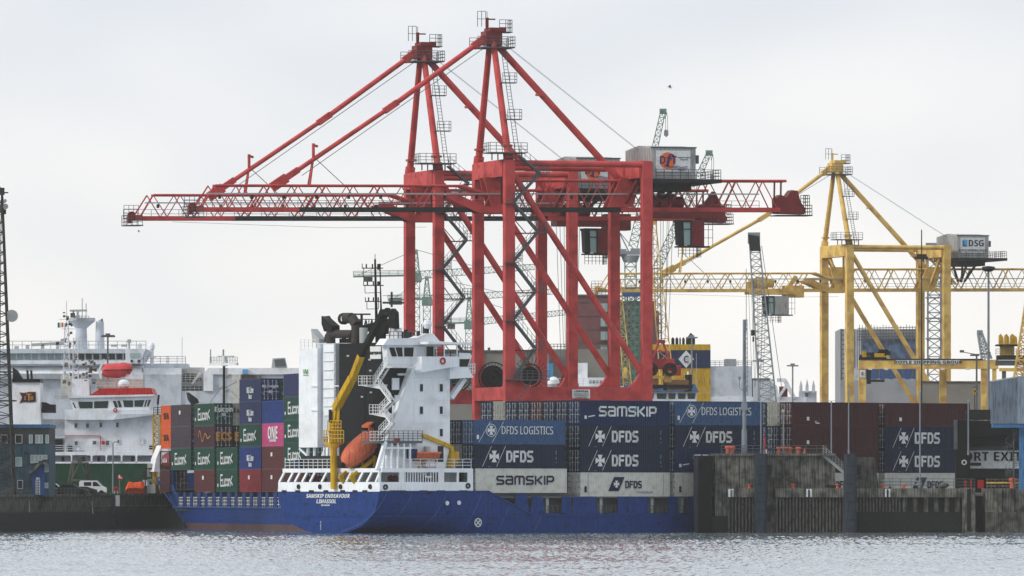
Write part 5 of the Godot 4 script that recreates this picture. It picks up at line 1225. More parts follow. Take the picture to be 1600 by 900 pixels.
	var ed := func(n: Node3D, s: String, cap: float, m: Material, y: float, sq := 1.0) -> void:
		words("door_lettering", s, cap, Transform3D(Basis(Vector3.UP, -PI / 2), Vector3(-dz - .16, y, 0)), m, n, true, sq)
	ed.call(t3, "Eucon", .62, M.print_white, 2.1); ed.call(t3, "45", .4, M.print_white, 1.45, .9)
	ed.call(n0, "ECS", 1.15, M.print_gold, 1.45, .8); ed.call(n1, "ECS", 1.15, M.print_gold, 1.45, .8); ed.call(n2, "Eucon", .6, M.print_black, 2.0); ed.call(n2, "45", .4, M.print_black, 1.4)
	ed.call(n3, "BG Freight", .3, M.print_white, 1.9); ed.call(n3, "45", .35, M.print_white, 1.2)
	var pz := hl(252, 719, -10.2).z + 3.0
	var tk := thing("tank_container", "dull red tank container at the second ship's bow below the orange containers", "container", FL * Transform3D(Basis(Vector3.UP, PI / 2), Vector3(-9.18, b + 2.9, pz)), g)
	put("tank", MB.new().lathe([Vector2(0, -2.85), Vector2(.9, -2.7), Vector2(1.15, -2.4), Vector2(1.15, 2.4), Vector2(.9, 2.7), Vector2(0, 2.85)], Transform3D(Basis(Vector3.BACK, PI / 2), Vector3(0, 1.3, 0)), 18), M.box_red, tk)
	var fr := MB.new()
	for x in [-2.95, 2.95]:
		for z in [-1.15, 1.15]: fr.box(Vector3(x, 1.3, z), Vector3(.15, 2.6, .15))
		for y in [.08, 2.52]: fr.box(Vector3(x, y, 0), Vector3(.15, .15, 2.2))
	for z in [-1.15, 1.15]: fr.box(Vector3(0, .08, z), Vector3(5.8, .15, .12))
	put("frame", fr, M.maroon, tk)
	words("lettering", "GCA", .5, Transform3D(Basis(Vector3.UP, PI), Vector3(0, 1.3, -1.2)), M.print_white, tk, true, 2.0)
	container(FL * Transform3D(Basis(Vector3.UP, PI / 2), Vector3(-9.18, b + 0.0, pz)), 6.06, 2.896, M.maroon, "dark red short container hidden below the tank container", g, "", -1.0)

# ---- the jetty on the right, with what stands on it -----------------------------------------
var B0 := Vector3.ZERO
func at(px: float, py: float, d: float) -> Vector3: return Vector3((px - 800.0) / F * d, CY + (HY - py) / F * d, -d) - B0
func slab(mb: MB, x0: float, y0: float, x1: float, y1: float, d: float, deep: float) -> MB:
	var a := at(x0, y1, d); var b := at(x1, y0, d)
	return mb.span(Vector3(a.x, a.y, a.z - deep), b)
func shape(pts: Array, d: float, deep: float, mb: MB = null) -> MB:     # an upright plate with the outline pts, deep metres thick
	if mb == null: mb = MB.new()
	var po := PackedVector2Array()
	for p in pts:
		var v := at(p[0], p[1], d)
		po.append(Vector2(v.x, v.y))
	var z := at(0, 0, d).z
	return mb.prism(po, z - deep, z)
func stand(called: String, label: String, category: String, px: float, py: float, d: float, group := "") -> Node3D:   # a thing whose base stands there
	B0 = Vector3.ZERO
	var p := at(px, py, d)
	var o := thing(called, label, category, Transform3D(Basis(), p), group)
	B0 = p
	return o
func sl(x0: float, y0: float, x1: float, y1: float, d: float, deep: float) -> MB: return slab(MB.new(), x0, y0, x1, y1, d, deep)

func jetty() -> void:
	var D := 1000.0
	var o := stand("concrete_jetty", "weathered concrete jetty with sheet piling and blue fender piles in the water", "jetty", 1320, 832, D)
	put("fender_wall", sl(1085, 712, 1113, 845, D, 9), M.rubber, o)
	put("fender_wall", sl(1085, 713, 1091, 845, D - .25, 2), M.fender_blue, o)
	put("fender_shield", shape([[1091, 738], [1112, 731], [1117, 735], [1112, 800], [1106, 832], [1091, 832]], D - .5, .6), M.rubber, o)
	put("concrete_block", sl(1117, 711, 1180, 845, D + .6, 10), M.concrete, o)
	put("concrete_block", sl(1113, 711, 1305, 763, D + 1.2, 9), M.concrete, o)
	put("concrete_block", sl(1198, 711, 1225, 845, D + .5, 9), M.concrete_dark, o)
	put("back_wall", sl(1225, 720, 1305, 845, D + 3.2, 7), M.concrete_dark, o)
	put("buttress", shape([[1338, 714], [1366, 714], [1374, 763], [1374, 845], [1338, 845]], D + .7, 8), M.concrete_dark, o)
	for x in [1134, 1155, 1250, 1272, 1290]: put("joint", sl(x, 713, x + .7, 763 if x > 1200 else 820, D + (1.17 if x > 1200 else .57), .1), M.tide_dark, o)
	put("coping", sl(1110, 708.5, 1306, 712, D + .3, 10), M.concrete, o)
	for p in [[1137, 1180], [1212, 1321], [1338, 1505]]:
		put("cap_beam", sl(p[0], 763, p[1], 777, D - .3, 4.5), M.concrete, o)
		var z := D + .5
		var n := int((p[1] - p[0]) / 5.0)
		for k in n:
			var x: float = p[0] + (p[1] - p[0]) * (k + .1) / n
			if x > 1405: continue
			put("sheet_pile", sl(x, 777, x + 2.7, 845, D + .15, .6), M.sheet_steel, o)
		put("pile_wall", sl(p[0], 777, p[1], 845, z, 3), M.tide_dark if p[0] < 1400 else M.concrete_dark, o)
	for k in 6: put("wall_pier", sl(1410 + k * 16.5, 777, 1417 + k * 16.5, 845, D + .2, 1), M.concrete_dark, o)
	put("tide_band", sl(1112, 806, 1179, 845, D + .5, 1), M.tide_dark, o)
	put("tide_band", sl(1338, 800, 1520, 845, D + .05, .4), M.tide_dark, o)
	put("end_block", sl(1504, 762, 1524, 845, D - .4, 6), M.concrete, o)
	put("ladder_recess", sl(1511, 764, 1517, 830, D - .45, .2), M.tide_dark, o)
	for p in [[1540, 1565], [1566.5, 1584], [1585, 1625]]: put("concrete_block", sl(p[0], 763, p[1], 845, D + .4 * (p[0] - 1560) / 20, 9), M.concrete, o)
	put("tide_band", sl(1540, 800, 1625, 845, D - .6, .5), M.concrete_dark, o)
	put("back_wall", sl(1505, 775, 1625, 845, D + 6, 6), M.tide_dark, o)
	for p in [[1138, 1142], [1143, 1146], [1260, 1263], [1265, 1268.5], [1383, 1386], [1388, 1391]]: put("white_mark", sl(p[0], 764, p[1], 776.5, D - .33, .06), M.print_white, o)
	for p in [1143, 1264, 1387]:
		var l := MB.new()
		for e in [-1.2, 1.2]: slab(l, p + e - .3, 766, p + e + .3, 835, D - .4, .1)
		for k in 18: slab(l, p - 1.2, 767 + k * 3.8, p + 1.2, 767.8 + k * 3.8, D - .4, .08)
		put("ladder", l, M.steel_dark, o)
	for p in [[1179, 1198.5], [1319, 1338.5]]:
		var f := MB.new()
		var a := at(p[0], 709, D - 1.2); var b := at(p[1], 845, D - 1.2)
		var w := b.x - a.x
		f.prism(PackedVector2Array([Vector2(a.x, 0), Vector2(a.x + .3, .5), Vector2(b.x - .3, .5), Vector2(b.x, 0), Vector2(b.x, -1.2), Vector2(a.x, -1.2)]), -a.y, -b.y, Transform3D(Basis(Vector3.RIGHT, Vector3(0, 0, 1), Vector3(0, -1, 0)), Vector3(0, 0, a.z)))
		put("fender_pile", f, M.fender_blue, o)
		for k in 7: put("fender_joint", sl(p[0] + 3, 728 + k * 14, p[1] - 3, 728.8 + k * 14, D - 1.72, .05), M.rubber, o)
		put("fender_bracket", sl(p[1], 726, p[1] + 7, 742, D + .2, 2), M.steel_dark, o)
		put("fender_bracket", sl(p[1], 795, p[1] + 6, 815, D + .2, 2), M.steel_dark, o)
	var rl := [[[1127, 711], [1292, 711], D + 1.5], [[1374, 763], [1523, 763], D + 1.0]]
	for r in rl: put("guard_rail", MB.new().rail([at(r[0][0], r[0][1], r[2]), at(r[1][0], r[1][1], r[2])], 1.15, 1.3, .03), M.steel, o)
	var s0 := at(1286, 711, D + 1.0); var s1 := at(1325, 744, D + 1.0)
	var sf := MB.new().bar(s0, s1, .1, .3).bar(s0 + Vector3(0, 0, -1.2), s1 + Vector3(0, 0, -1.2), .1, .3)
	for k in 12: sf.box(s0.lerp(s1, (k + .5) / 12) + Vector3(0, 0, -.6), Vector3(.3, .05, 1.2))
	put("stair_flight", sf, M.pale_steel, o)
	put("stair_rail", MB.new().rail([s0, s1], 1.15, .5, .025, 3), M.pale_steel, o)
	put("crash_barrier", MB.new().span(at(1381, 753, D + 1.4), at(1436, 751, D + 1.2)).span(at(1381, 758, D + 1.4), at(1436, 756, D + 1.2)), M.pale_steel, o)
	put("stone_sill", sl(1290, 752, 1308, 758, D + .6, 1), M.concrete, o)
	# mooring bollards
	var bl := [[1171.5, 763, 1.0, "leftmost of those on the low ledge"], [1239, 763, 1.1, "second from the left on the low ledge"], [1309, 763, 1.05, "on the low ledge just left of the taller blue fender pile"], [1380, 763, 1.0, "on the low ledge beside the sloping buttress"], [1412, 763, .95, "rightmost of those on the low ledge"], [1137.5, 711, 1.3, "leftmost on the upper deck"], [1144, 711, 1.3, "on the upper deck close to the leftmost one"], [1217.5, 711, 1.15, "on the upper deck, first of four left of the stairs"], [1226, 711, 1.15, "on the upper deck, second of four left of the stairs"], [1234, 711, 1.1, "on the upper deck, third of four left of the stairs"], [1247.5, 711, 1.15, "on the upper deck, last of four left of the stairs"], [1582, 763, 1.5, "tall one by the blue column at the right edge"]]
	for k in bl.size():
		var q: Array = bl[k]
		var up: bool = q[1] < 720 or q[0] > 1500
		var c := stand("mooring_bollard", "orange mooring bollard, " + q[3], "bollard", q[0], q[1], D + (2.5 if up else .6), "orange bollards on the jetty")
		var w: float = (.24 if up else .22) * q[2]; var h: float = (.85 if up else .5) * q[2]
		put("bollard_post", MB.new().lathe([Vector2(w * 1.1, 0), Vector2(w * 1.1, .06), Vector2(w * .85, .1), Vector2(w * .85, h * .65)], Transform3D(), 14), M.lamp_orange, c)
		put("bollard_cap", MB.new().lathe([Vector2(w * .85, h * .65), Vector2(w * 1.25, h * .74), Vector2(w * 1.25, h * .94), Vector2(w * .8, h), Vector2(0, h)], Transform3D(), 14), M.lamp_orange, c)
	var cn := stand("traffic_cone", "small orange traffic cone right of the bollards on the jetty's upper deck", "cone", 1257, 711, D + 2.5)
	put("cone_body", MB.new().lathe([Vector2(.24, .04), Vector2(.05, .85), Vector2(0, .86)]), M.lamp_orange, cn)
	put("cone_base", MB.new().box(Vector3(0, .02, 0), Vector3(.5, .05, .5)), M.rubber, cn)
	for q in [[1195, 711, 684, "on the upper deck beside the tall lamp post"], [1509, 763, 752, "left one at the low deck's right end"], [1517.5, 763, 750, "right one at the low deck's right end"]]:
		var c := stand("marker_post", "thin red post " + q[3], "post", q[0], q[1], D + 1.6, "red posts on the jetty")
		put("post", MB.new().tube(Vector3.ZERO, Vector3(0, (q[1] - q[2]) / 12.9, 0), .09), M.print_red, c)
		put("cap", MB.new().box(Vector3(0, (q[1] - q[2]) / 12.9, 0), Vector3(.3, .12, .2)), M.print_red, c)
	var bags := stand("gravel_sack", "grey sack lying against the rail on the jetty's low deck", "sack", 1473, 763, D + .5)
	var rows := []
	for i in 7:
		var ln := []
		for j in 13:
			var a := PI * i / 6.0; var b := TAU * j / 12.0
			var r := 1.0 + .12 * sin(b * 3 + i)
			ln.append(Vector3(sin(a) * cos(b) * .55 * r + (.2 if j > 6 else 0.0), .33 - cos(a) * -.33 * (1 if i < 4 else 1), sin(a) * sin(b) * .4 * r))
		rows.append(ln)
	put("sack", MB.new().grid(rows), M.concrete, bags)
	put("sack_neck", MB.new().box(Vector3(.3, .6, 0), Vector3(.3, .15, .25)), M.concrete, bags)
	# lamp posts
	var lp := [[1163, 711, 500, .26, "mast", "tall thick pale blue grey lighting mast standing on the jetty's upper deck"], [1189, 711, 628, .1, "double", "thin lamp post just right of the thick mast on the jetty"], [1224, 711, 642, .09, "cam", "thin post with a small camera among the jetty's upper bollards"], [1299, 755, 627, .1, "double", "twin armed lamp post in front of the upper maroon container"], [1326, 711, 609, .09, "plain", "plain thin pole rising from the taller blue fender pile"], [1437.5, 763, 612, .11, "plain", "thin pole in front of the right navy containers with the cross emblem"], [1513, 711, 626, .1, "plain", "thin pole at the maroon container's right end"]]
	for q in lp:
		var c := stand("lamp_post", q[5], "lamp post", q[0], q[1], D + 2.0, "posts on the jetty")
		var h: float = (q[1] - q[2]) / 12.85
		var r: float = q[3]
		put("post", MB.new().tube(Vector3.ZERO, Vector3(0, h, 0), r, r * .75, 10), M.pole_grey, c)
		put("base", MB.new().tube(Vector3.ZERO, Vector3(0, h * (.09 if q[4] != "mast" else .19), 0), r * 1.45, r * 1.3, 10), M.pole_grey, c)
		match q[4]:
			"mast":
				var y1 := 7.2; var y2 := 11.4
				put("lattice_top", MB.new().lattice(Vector3(.15, y1, 0), Vector3(.15, h, 0), .55, .4, 16, .03, .025), M.pole_grey, c)
				put("bracket", MB.new().bar(Vector3(0, 7.6, 0), Vector3(-.6, 8.2, 0), .1).bar(Vector3(-.6, 8.2, 0), Vector3(-.6, 9.2, 0), .08).tube(Vector3(-.6, 9.1, 0), Vector3(-.6, 9.5, 0), .1, .22).box(Vector3(.05, 8.0, 0), Vector3(.55, .5, .4)).box(Vector3(0, 5.9, 0), Vector3(.75, .9, .5)), M.pole_grey, c)
			"double": put("lamp_arm", MB.new().bar(Vector3(-.9, h + .1, 0), Vector3(0, h, 0), .07).bar(Vector3(0, h, 0), Vector3(.9, h + .1, 0), .07).box(Vector3(-.95, h + .08, 0), Vector3(.5, .1, .2)).box(Vector3(.95, h + .08, 0), Vector3(.5, .1, .2)), M.pale_steel, c)
			"cam": put("camera_box", MB.new().box(Vector3(0, h, 0), Vector3(.3, .35, .3)), M.pale_steel, c)
			"plain": put("finial", MB.new().box(Vector3(0, h, 0), Vector3(.2, .15, .2)), M.pale_steel, c)
	# linkspan portal with the lettered beam
	D = 1012.0
	o = stand("linkspan_portal", "dark steel linkspan portal carrying a pale beam with EXIT lettering", "portal", 1505, 763, D)
	put("portal_column", sl(1494, 660, 1516, 770, D, 3), M.black, o)
	put("portal_column", sl(1491, 656, 1496, 702, D - .2, 1), M.steel, o)
	put("portal_beam", sl(1494, 657, 1612, 680, D + .5, 4), M.black, o)
	put("portal_beam", sl(1513, 676, 1612, 697, D + 2.5, 2), M.steel_dark, o)
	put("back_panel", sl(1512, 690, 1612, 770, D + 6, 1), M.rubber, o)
	put("sign_beam", sl(1515, 704, 1600, 732, D + 3, .6), M.print_white, o)
	put("sign_skirt", sl(1515, 690, 1575, 704, D + 3.2, .4), M.steel, o)
	put("sign_skirt", sl(1515, 732, 1600, 746, D + 3.2, .4), M.steel_dark, o)
	put("slot", sl(1515, 723, 1533, 727.5, D + 2.9, .1), M.black, o)
	words("lettering", "PORT EXIT", 1.05, Transform3D(Basis(), at(1544, 713.5, D + 2.9)), M.print_black, o, true, 1.14)
	var lb := MB.new()
	var lc := at(1506.5, 722.5, D - .1)
	for k in 16: lb.bar(lc + Vector3(.26, 0, 0).rotated(Vector3.BACK, TAU * k / 16), lc + Vector3(.26, 0, 0).rotated(Vector3.BACK, TAU * (k + 1) / 16), .1, .14, Vector3.RIGHT.rotated(Vector3.BACK, TAU * k / 16))
	put("lifebuoy", lb, M.print_white, o)
	put("top_rail", MB.new().rail([at(1497, 657, D + .5), at(1612, 657, D + .5)], 1.1, 1.0, .03).lattice(at(1513, 648, D + 2), at(1548, 648, D + 2), .9, .9, 4, .05), M.steel_dark, o)
	put("top_deck", sl(1510, 640, 1550, 656, D + 6, 3), M.steel_dark, o)
	var fe := stand("timber_barrier", "low barrier of pale timbers beyond the jetty's gap, under the lettered beam", "barrier", 1565, 763, 1007)
	for k in 3: put("rail_timber", sl(1541, 748 + k * 5, 1592, 750.5 + k * 5, 1007, .15), M.yellow if k == 1 else M.stone_grey, fe)
	for k in 9: put("post", sl(1542 + k * 6, 747, 1543.5 + k * 6, 763, 1007.2, .2), M.stone_grey, fe)
	put("red_valve", sl(1528, 750, 1537, 763, 1009, .6), M.print_red, fe)
	# shed on blue legs
	D = 995.0
	o = stand("conveyor_shed", "pale blue grey metal clad shed raised on blue steel legs", "shed", 1590, 763, D)
	var c0 := at(1548, 662, D); var c1 := at(1610, 597, D)
	put("cladding", shape([[1548, 662], [1548, 597], [1590, 589.5], [1640, 589], [1640, 662]], D, .3), M.shed_grey, o)
	put("shed_body", shape([[1590, 662], [1590, 588.5], [1650, 586], [1650, 662]], D - .2, 12), M.shed_grey, o)
	var rb := MB.new()
	for k in 24: slab(rb, 1549 + k * 1.75, 597 - minf(k * 1.75, 41) * .18, 1549.6 + k * 1.75, 661.5, D - .05, .1)
	put("cladding_ribs", rb, M.shed_grey, o, "stuff")
	put("roof_edge", MB.new().bar(at(1547, 596, D), at(1591, 588.5, D), .12, .15).bar(at(1591, 588.5, D), at(1650, 585.5, D), .12, .15), M.pale_steel, o)
	put("floor_beam", sl(1552, 662, 1650, 668, D + .1, 4), M.shed_blue, o)
	put("leg", sl(1592.5, 668, 1600, 765, D + 1, .6), M.shed_blue, o)
	put("leg", sl(1606, 668, 1613, 765, D + 3, .6), M.shed_blue, o)
	put("leg_lacing", MB.new().lattice(at(1597, 668, D + 1.6), at(1597, 764, D + 1.6), .5, .5, 12, .04), M.shed_blue, o)
	var sp := MB.new()
	var pc := at(1584, 766, D + 4)
	sp.tube(pc, pc + Vector3(0, 7.4, 0), .09)
	for k in 34:
		var a := k * .42
		sp.bar(pc + Vector3(0, .3 + k * .21, 0), pc + Vector3(cos(a) * 1.0, .3 + k * .21, sin(a) * 1.0), .28, .05)
		sp.bar(pc + Vector3(cos(a), .3 + k * .21, sin(a)), pc + Vector3(cos(a), 1.3 + k * .21, sin(a)), .03)
		sp.bar(pc + Vector3(cos(a), 1.3 + k * .21, sin(a)), pc + Vector3(cos(a + .42), 1.51 + k * .21, sin(a + .42)), .03)
	put("spiral_stair", sp, M.steel, o)

# ---- the quay on the left and the ships behind it ---------------------------------------------
func quay_edge(px: float) -> float: return 1025.0 + px * 0.37      # distance of the quay's edge under a pixel column
func ground() -> void:
	B0 = Vector3.ZERO
	var top := PackedVector2Array()
	var e0 := FA * Vector3(-13.0, 0, 9.0); var e1 := FA * Vector3(-13.0, 0, -400.0)
	for p in [Vector2(e0.x, -e0.z), Vector2(240, 1062), Vector2(700, 1062), Vector2(700, 2880), Vector2(-700, 2880), Vector2(-700, 1480), Vector2(e1.x, -e1.z)]: top.append(p)
	var flat := Transform3D(Basis(Vector3.RIGHT, Vector3(0, 0, -1), Vector3.UP), Vector3.ZERO)
	struct("port_ground", MB.new().prism(top, -3.0, 4.7, flat), M.ground)
	# the finger quay
	var q := PackedVector2Array()
	for p in [-160.0, 60.0, 130.0, 200.0, 300.0]: q.append(Vector2(xx(p, quay_edge(p)), quay_edge(p)))
	q.append(Vector2(xx(300, 1146), 1146)); q.append(Vector2(-260, 1146)); q.append(Vector2(-260, 970))
	struct("quay_ground", MB.new().prism(q, -3.0, 4.35, flat), M.ground)
	var o := stand("quay_wall", "long dark stained concrete quay wall at the left, tide marked at its foot", "quay wall", 100, 830, quay_edge(100))
	var seg := [-70.0, 45.0, 96.0, 131.0, 165.0, 192.0, 245.0, 300.0]
	for i in seg.size() - 1:
		var a: float = seg[i]; var b: float = seg[i + 1]
		var da := quay_edge(a) - .6; var db := quay_edge(b) - .6
		var A := at(a, 0, da); var B := at(b, 0, db)
		A.y = 0; B.y = 0
		var top_y := 4.62 + (.12 if i > 2 else 0.0) - B0.y
		var band := func(called: String, y0: float, y1: float, off: float, m: Material) -> void:
			var n := Vector3(-(B - A).normalized().z, 0, (B - A).normalized().x)
			if n.z < 0: n = -n
			var mb := MB.new()
			mb.bar(A + n * off + Vector3(0, (y0 + y1) / 2, 0), B + n * off + Vector3(0, (y0 + y1) / 2, 0), .6, y1 - y0)
			put(called, mb, m, o)
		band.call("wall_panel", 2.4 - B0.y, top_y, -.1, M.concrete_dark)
		band.call("tide_band", -1.5 - B0.y, 2.4 - B0.y, -.05 if i < 3 else .02, M.tide_dark)
		if i > 2: band.call("ledge", 3.05 - B0.y, 3.2 - B0.y, .06, M.concrete)
		band.call("coping", top_y - .25, top_y + .04, .04, M.concrete)
		put("wall_joint", MB.new().bar(B + Vector3(0, .2 - B0.y, .3), B + Vector3(0, top_y, .3), .25), M.tide_dark, o)
	for p in [[166, 173, 774, 791], [180.5, 187, 774, 791]]: put("white_mark", sl(p[0], p[2], p[1], p[3], quay_edge(176) - 2.2, .2), M.print_white, o)
	var ld := MB.new()
	for p in [172.5, 180.5]: slab(ld, p, 776, p + .8, 822, quay_edge(176) - 2.0, .1)
	for k in 14: slab(ld, 173, 778 + k * 3.2, 181, 778.8 + k * 3.2, quay_edge(176) - 2.0, .1)
	put("ladder", ld, M.steel_dark, o)
	put("drain_pipe", MB.new().tube(at(44.5, 776, quay_edge(45) - 1.2), at(45.5, 801, quay_edge(45) - 1.2), .11), M.pale_steel, o)
	put("fender_rope", MB.new().tube(at(143, 783, quay_edge(143) - 1.5), at(145.5, 803, quay_edge(143) - 1.5), .07), M.pale_steel, o)
	put("guard_rail", MB.new().rail([at(-20, 775, quay_edge(-20) + 1), at(60, 774.5, quay_edge(60) + 1), at(140, 774.5, quay_edge(140) + 1)], 1.0, 2.2, .025, 1), M.steel, o)
	var gr := MB.new()
	var gs := at(-40, 774.2, quay_edge(-40) + 1.2); var ge := at(140, 774.4, quay_edge(140) + 1.2)
	rng.seed = 3
	for k in 900:
		var p := gs.lerp(ge, rng.randf()) + Vector3(0, -.15, -rng.randf() * 1.6)
		var h := rng.randf_range(.15, .5)
		gr.tri(p, p + Vector3(.07, 0, 0), p + Vector3(rng.randf_range(-.1, .15), h, 0))
	B0 = Vector3(0, 0, 0)
	var gx := put("quay_grass", gr, M.grass, self, "stuff")
	gx.position = o.position
	tag(gx, "strip of rough grass along the top of the left quay wall", "grass")

func quay_things() -> void:
	# teal building
	var D := 1046.0
	var o := stand("harbour_office", "teal office building with dark slate upper floor and curved porch roof", "building", 30, 773, D)
	put("wall", sl(-70, 693, 77, 776, D, 14), M.teal_house, o)
	put("upper_wall", sl(-70, 668, 76.6, 693.5, D - .05, 14), M.slate_top, o)
	put("roof_fascia", sl(-72, 663, 77.6, 668.5, D - .3, 15), M.shed_blue, o)
	var win := [[2, 680, 11, 692], [24.5, 680, 34, 692], [46, 680, 50, 692], [56, 680, 60, 692], [62, 680, 66, 692], [72, 680, 75.5, 692], [25, 715, 33.5, 728], [28, 751, 35, 763], [70, 728, 75, 737], [70, 755, 74.5, 762], [48.5, 711.5, 53, 723], [55, 711.5, 59, 722], [61, 711.5, 65, 719], [67, 711.5, 73, 717]]
	for w in win:
		var f := put("window", sl(w[0], w[1], w[2], w[3], D - .12, .1), M.glass_dark if w[0] in [2, 24.5, 28] else M.glass_pale, o)
		var b := MB.new()
		for e in [[w[0] - .8, w[1] - .8, w[2] + .8, w[1]], [w[0] - .8, w[3], w[2] + .8, w[3] + .8], [w[0] - .8, w[1], w[0], w[3]], [w[2], w[1], w[2] + .8, w[3]]]: slab(b, e[0], e[1], e[2], e[3], D - .2, .12)
		put("window_frame", b, M.rail_white, f)
	put("porch_wall", shape([[51, 738], [56, 733], [62, 726], [69, 726], [69, 774], [51, 774]], D - 1.2, 1.2), M.door_blue, o)
	var pr := MB.new()
	var cv := [[45, 738], [50, 737], [54, 734], [58, 729], [62, 725], [67, 723.5], [72, 724.5], [75, 727]]
	for k in cv.size() - 1: pr.bar(at(cv[k][0], cv[k][1], D - 1.4), at(cv[k + 1][0], cv[k + 1][1], D - 1.4), 2.2, .28, Vector3.UP)
	put("porch_roof", pr, M.stone_grey, o)
	var dr := put("door", sl(56.5, 750, 61.5, 772.5, D - 1.3, .1), M.glass_dark, o)
	var df := MB.new()
	for e in [[55.8, 746, 62.4, 749], [55.8, 746, 56.8, 773], [61.4, 746, 62.4, 773], [58.7, 749, 59.5, 773]]: slab(df, e[0], e[1], e[2], e[3], D - 1.4, .12)
	for k in 5: slab(df, 56, 752 + k * 4, 62, 752.7 + k * 4, D - 1.4, .12)
	put("door_frame", df, M.rail_white, dr)
	put("wall_lamp", sl(38.5, 707, 42, 709.5, D - .4, .4), M.steel_dark, o)
	for k in 3: put("outside_stair", MB.new().bar(at(-6, 736 - k * 38 + 40, D - 1.6), at(19, 718 - k * 38 + 40, D - 1.6), .1, .3), M.steel, o)
	var mt := MB.new()
	mt.lattice(at(-8, 776, D - 3.5), at(-7.5, 300, D - 3.5), 4.9, 1.7, 30, .085, .045)
	o = stand("radio_mast", "tall steel lattice radio mast with dishes at the picture's left edge", "mast", -8, 776, D - 3.5)
	B0 = Vector3.ZERO
	var mm := put("lattice", MB.new().lattice(at(-8, 776, D - 3.5) - o.position, at(-7.5, 300, D - 3.5) - o.position, 4.9, 1.7, 30, .085, .05), M.mast_steel, o, "stuff")
	B0 = o.position
	put("mast_ladder", MB.new().bar(at(-2, 776, D - 3), at(2, 300, D - 3), .3, .1), M.mast_steel, o)
	for q in [[8, 313.5, .35], [8.5, 322.5, .6], [18.5, 493.5, 1.3]]:
		put("dish_antenna", MB.new().lathe([Vector2(0, -.2), Vector2(q[2] * .6, -.14), Vector2(q[2] * .6, .14), Vector2(0, .18)], Transform3D(Basis(Vector3.RIGHT, PI / 2), at(q[0], q[1], D - 4)), 16).bar(at(q[0] - 5, q[1] + 3, D - 3.5), at(q[0], q[1] + 3, D - 3.7), .1), M.pale_steel, o)
	put("antenna_cluster", MB.new().bar(at(-4, 301, D - 3.5), at(13, 301, D - 3.5), .16).bar(at(0, 292, D - 3.5), at(0, 304, D - 3.5), .2).bar(at(5, 326, D - 3.5), at(5, 333, D - 3.5), .3).box(at(2, 299, D - 3.6), Vector3(.8, .9, .6)).box(at(3, 325, D - 3.6), Vector3(.5, 1.0, .5)).box(at(7, 331, D - 3.6), Vector3(.4, .6, .4)), M.mast_steel, o)
	for k in 3: put("rest_platform", sl(-32 + k, 580 + k * 45, 24, 582 + k * 45, D - 5, 3), M.mast_steel, o)
	# steel trestle
	D = 1098
	o = stand("steel_trestle", "tapering steel trestle with a small platform in front of the green hull", "trestle", 125, 771, D)
	var tr := MB.new()
	for e in [[112, 724, 104, 768, 0.0], [137, 724, 146, 768, 0.0], [115, 724, 110, 768, 3.0], [134, 724, 140, 768, 3.0]]: put("leg", MB.new().bar(at(e[0], e[1], D + e[4]), at(e[2], e[3], D + e[4]), .2), M.stone_grey, o)
	tr.bar(at(124, 724, D), at(110, 752, D), .13).bar(at(126, 724, D), at(140, 752, D), .13).bar(at(107, 750, D), at(143, 750, D), .15)
	put("frame", tr, M.stone_grey, o)
	put("platform", sl(112, 722, 137, 724, D - .5, 3), M.steel, o)
	put("rail", MB.new().rail([at(113, 722, D - .3), at(136, 722, D - .3)], .9, .8, .03, 1), M.steel, o)
	put("beacon", sl(121, 711, 128, 722, D, .8), M.stone_grey, o)
	# vehicles
	D = 1086
	o = stand("delivery_van", "white panel van with a dark windscreen parked by the quay lamp post", "van", 145, 774, D)
	var bd := PackedVector2Array([Vector2(-1.72, .35), Vector2(-1.72, 1.75), Vector2(-1.55, 1.95), Vector2(.55, 1.95), Vector2(1.25, 1.25), Vector2(1.78, .98), Vector2(1.85, .35)])
	put("body", MB.new().prism(bd, -.95, .95), M.car_white, o)
	put("windscreen", MB.new().prism(PackedVector2Array([Vector2(.62, 1.88), Vector2(1.24, 1.28), Vector2(1.28, 1.3), Vector2(.68, 1.92)]), -.8, .8), M.glass_dark, o)
	put("window", MB.new().prism(PackedVector2Array([Vector2(.05, 1.2), Vector2(1.05, 1.2), Vector2(.5, 1.78), Vector2(.05, 1.78)]), .94, .965), M.glass_dark, o)
	put("window", MB.new().prism(PackedVector2Array([Vector2(-1.1, 1.25), Vector2(-.15, 1.25), Vector2(-.15, 1.75), Vector2(-1.1, 1.75)]), .94, .965), M.glass_dark, o)
	put("bumper", MB.new().box(Vector3(1.84, .45, 0), Vector3(.1, .35, 1.8)).box(Vector3(0, .38, .96), Vector3(3.4, .12, .04)), M.steel_dark, o)
	put("headlight", MB.new().box(Vector3(1.74, .85, .72), Vector3(.16, .2, .4)), M.glass_pale, o)
	for x in [-1.15, 1.15]: put("wheel", MB.new().lathe([Vector2(0, 0), Vector2(.34, 0), Vector2(.34, .2), Vector2(0, .22)], Transform3D(Basis(Vector3.RIGHT, PI / 2), Vector3(x, .34, .78)), 14), M.tyre, o)
	o.scale = Vector3(1.02, 1.0, 1.0)
	var car := func(label: String, px: float, d: float, m: Material, l: float, h: float) -> void:
		var c := stand("parked_car", label, "car", px, 774, d, "cars parked behind the quay wall")
		var s := l / 4.4
		put("body", MB.new().prism(PackedVector2Array([Vector2(-2.2, .3), Vector2(-2.2, .85), Vector2(-1.5, .95), Vector2(1.1, .95), Vector2(2.1, .75), Vector2(2.2, .3)]), -.88, .88, Transform3D(Basis().scaled(Vector3(s, 1, 1)), Vector3.ZERO)), m, c)
		put("cabin", MB.new().prism(PackedVector2Array([Vector2(-1.7, .93), Vector2(-1.1, h), Vector2(.3, h), Vector2(1.2, .93)]), -.75, .75, Transform3D(Basis().scaled(Vector3(s, 1, 1)), Vector3.ZERO)), m, c)
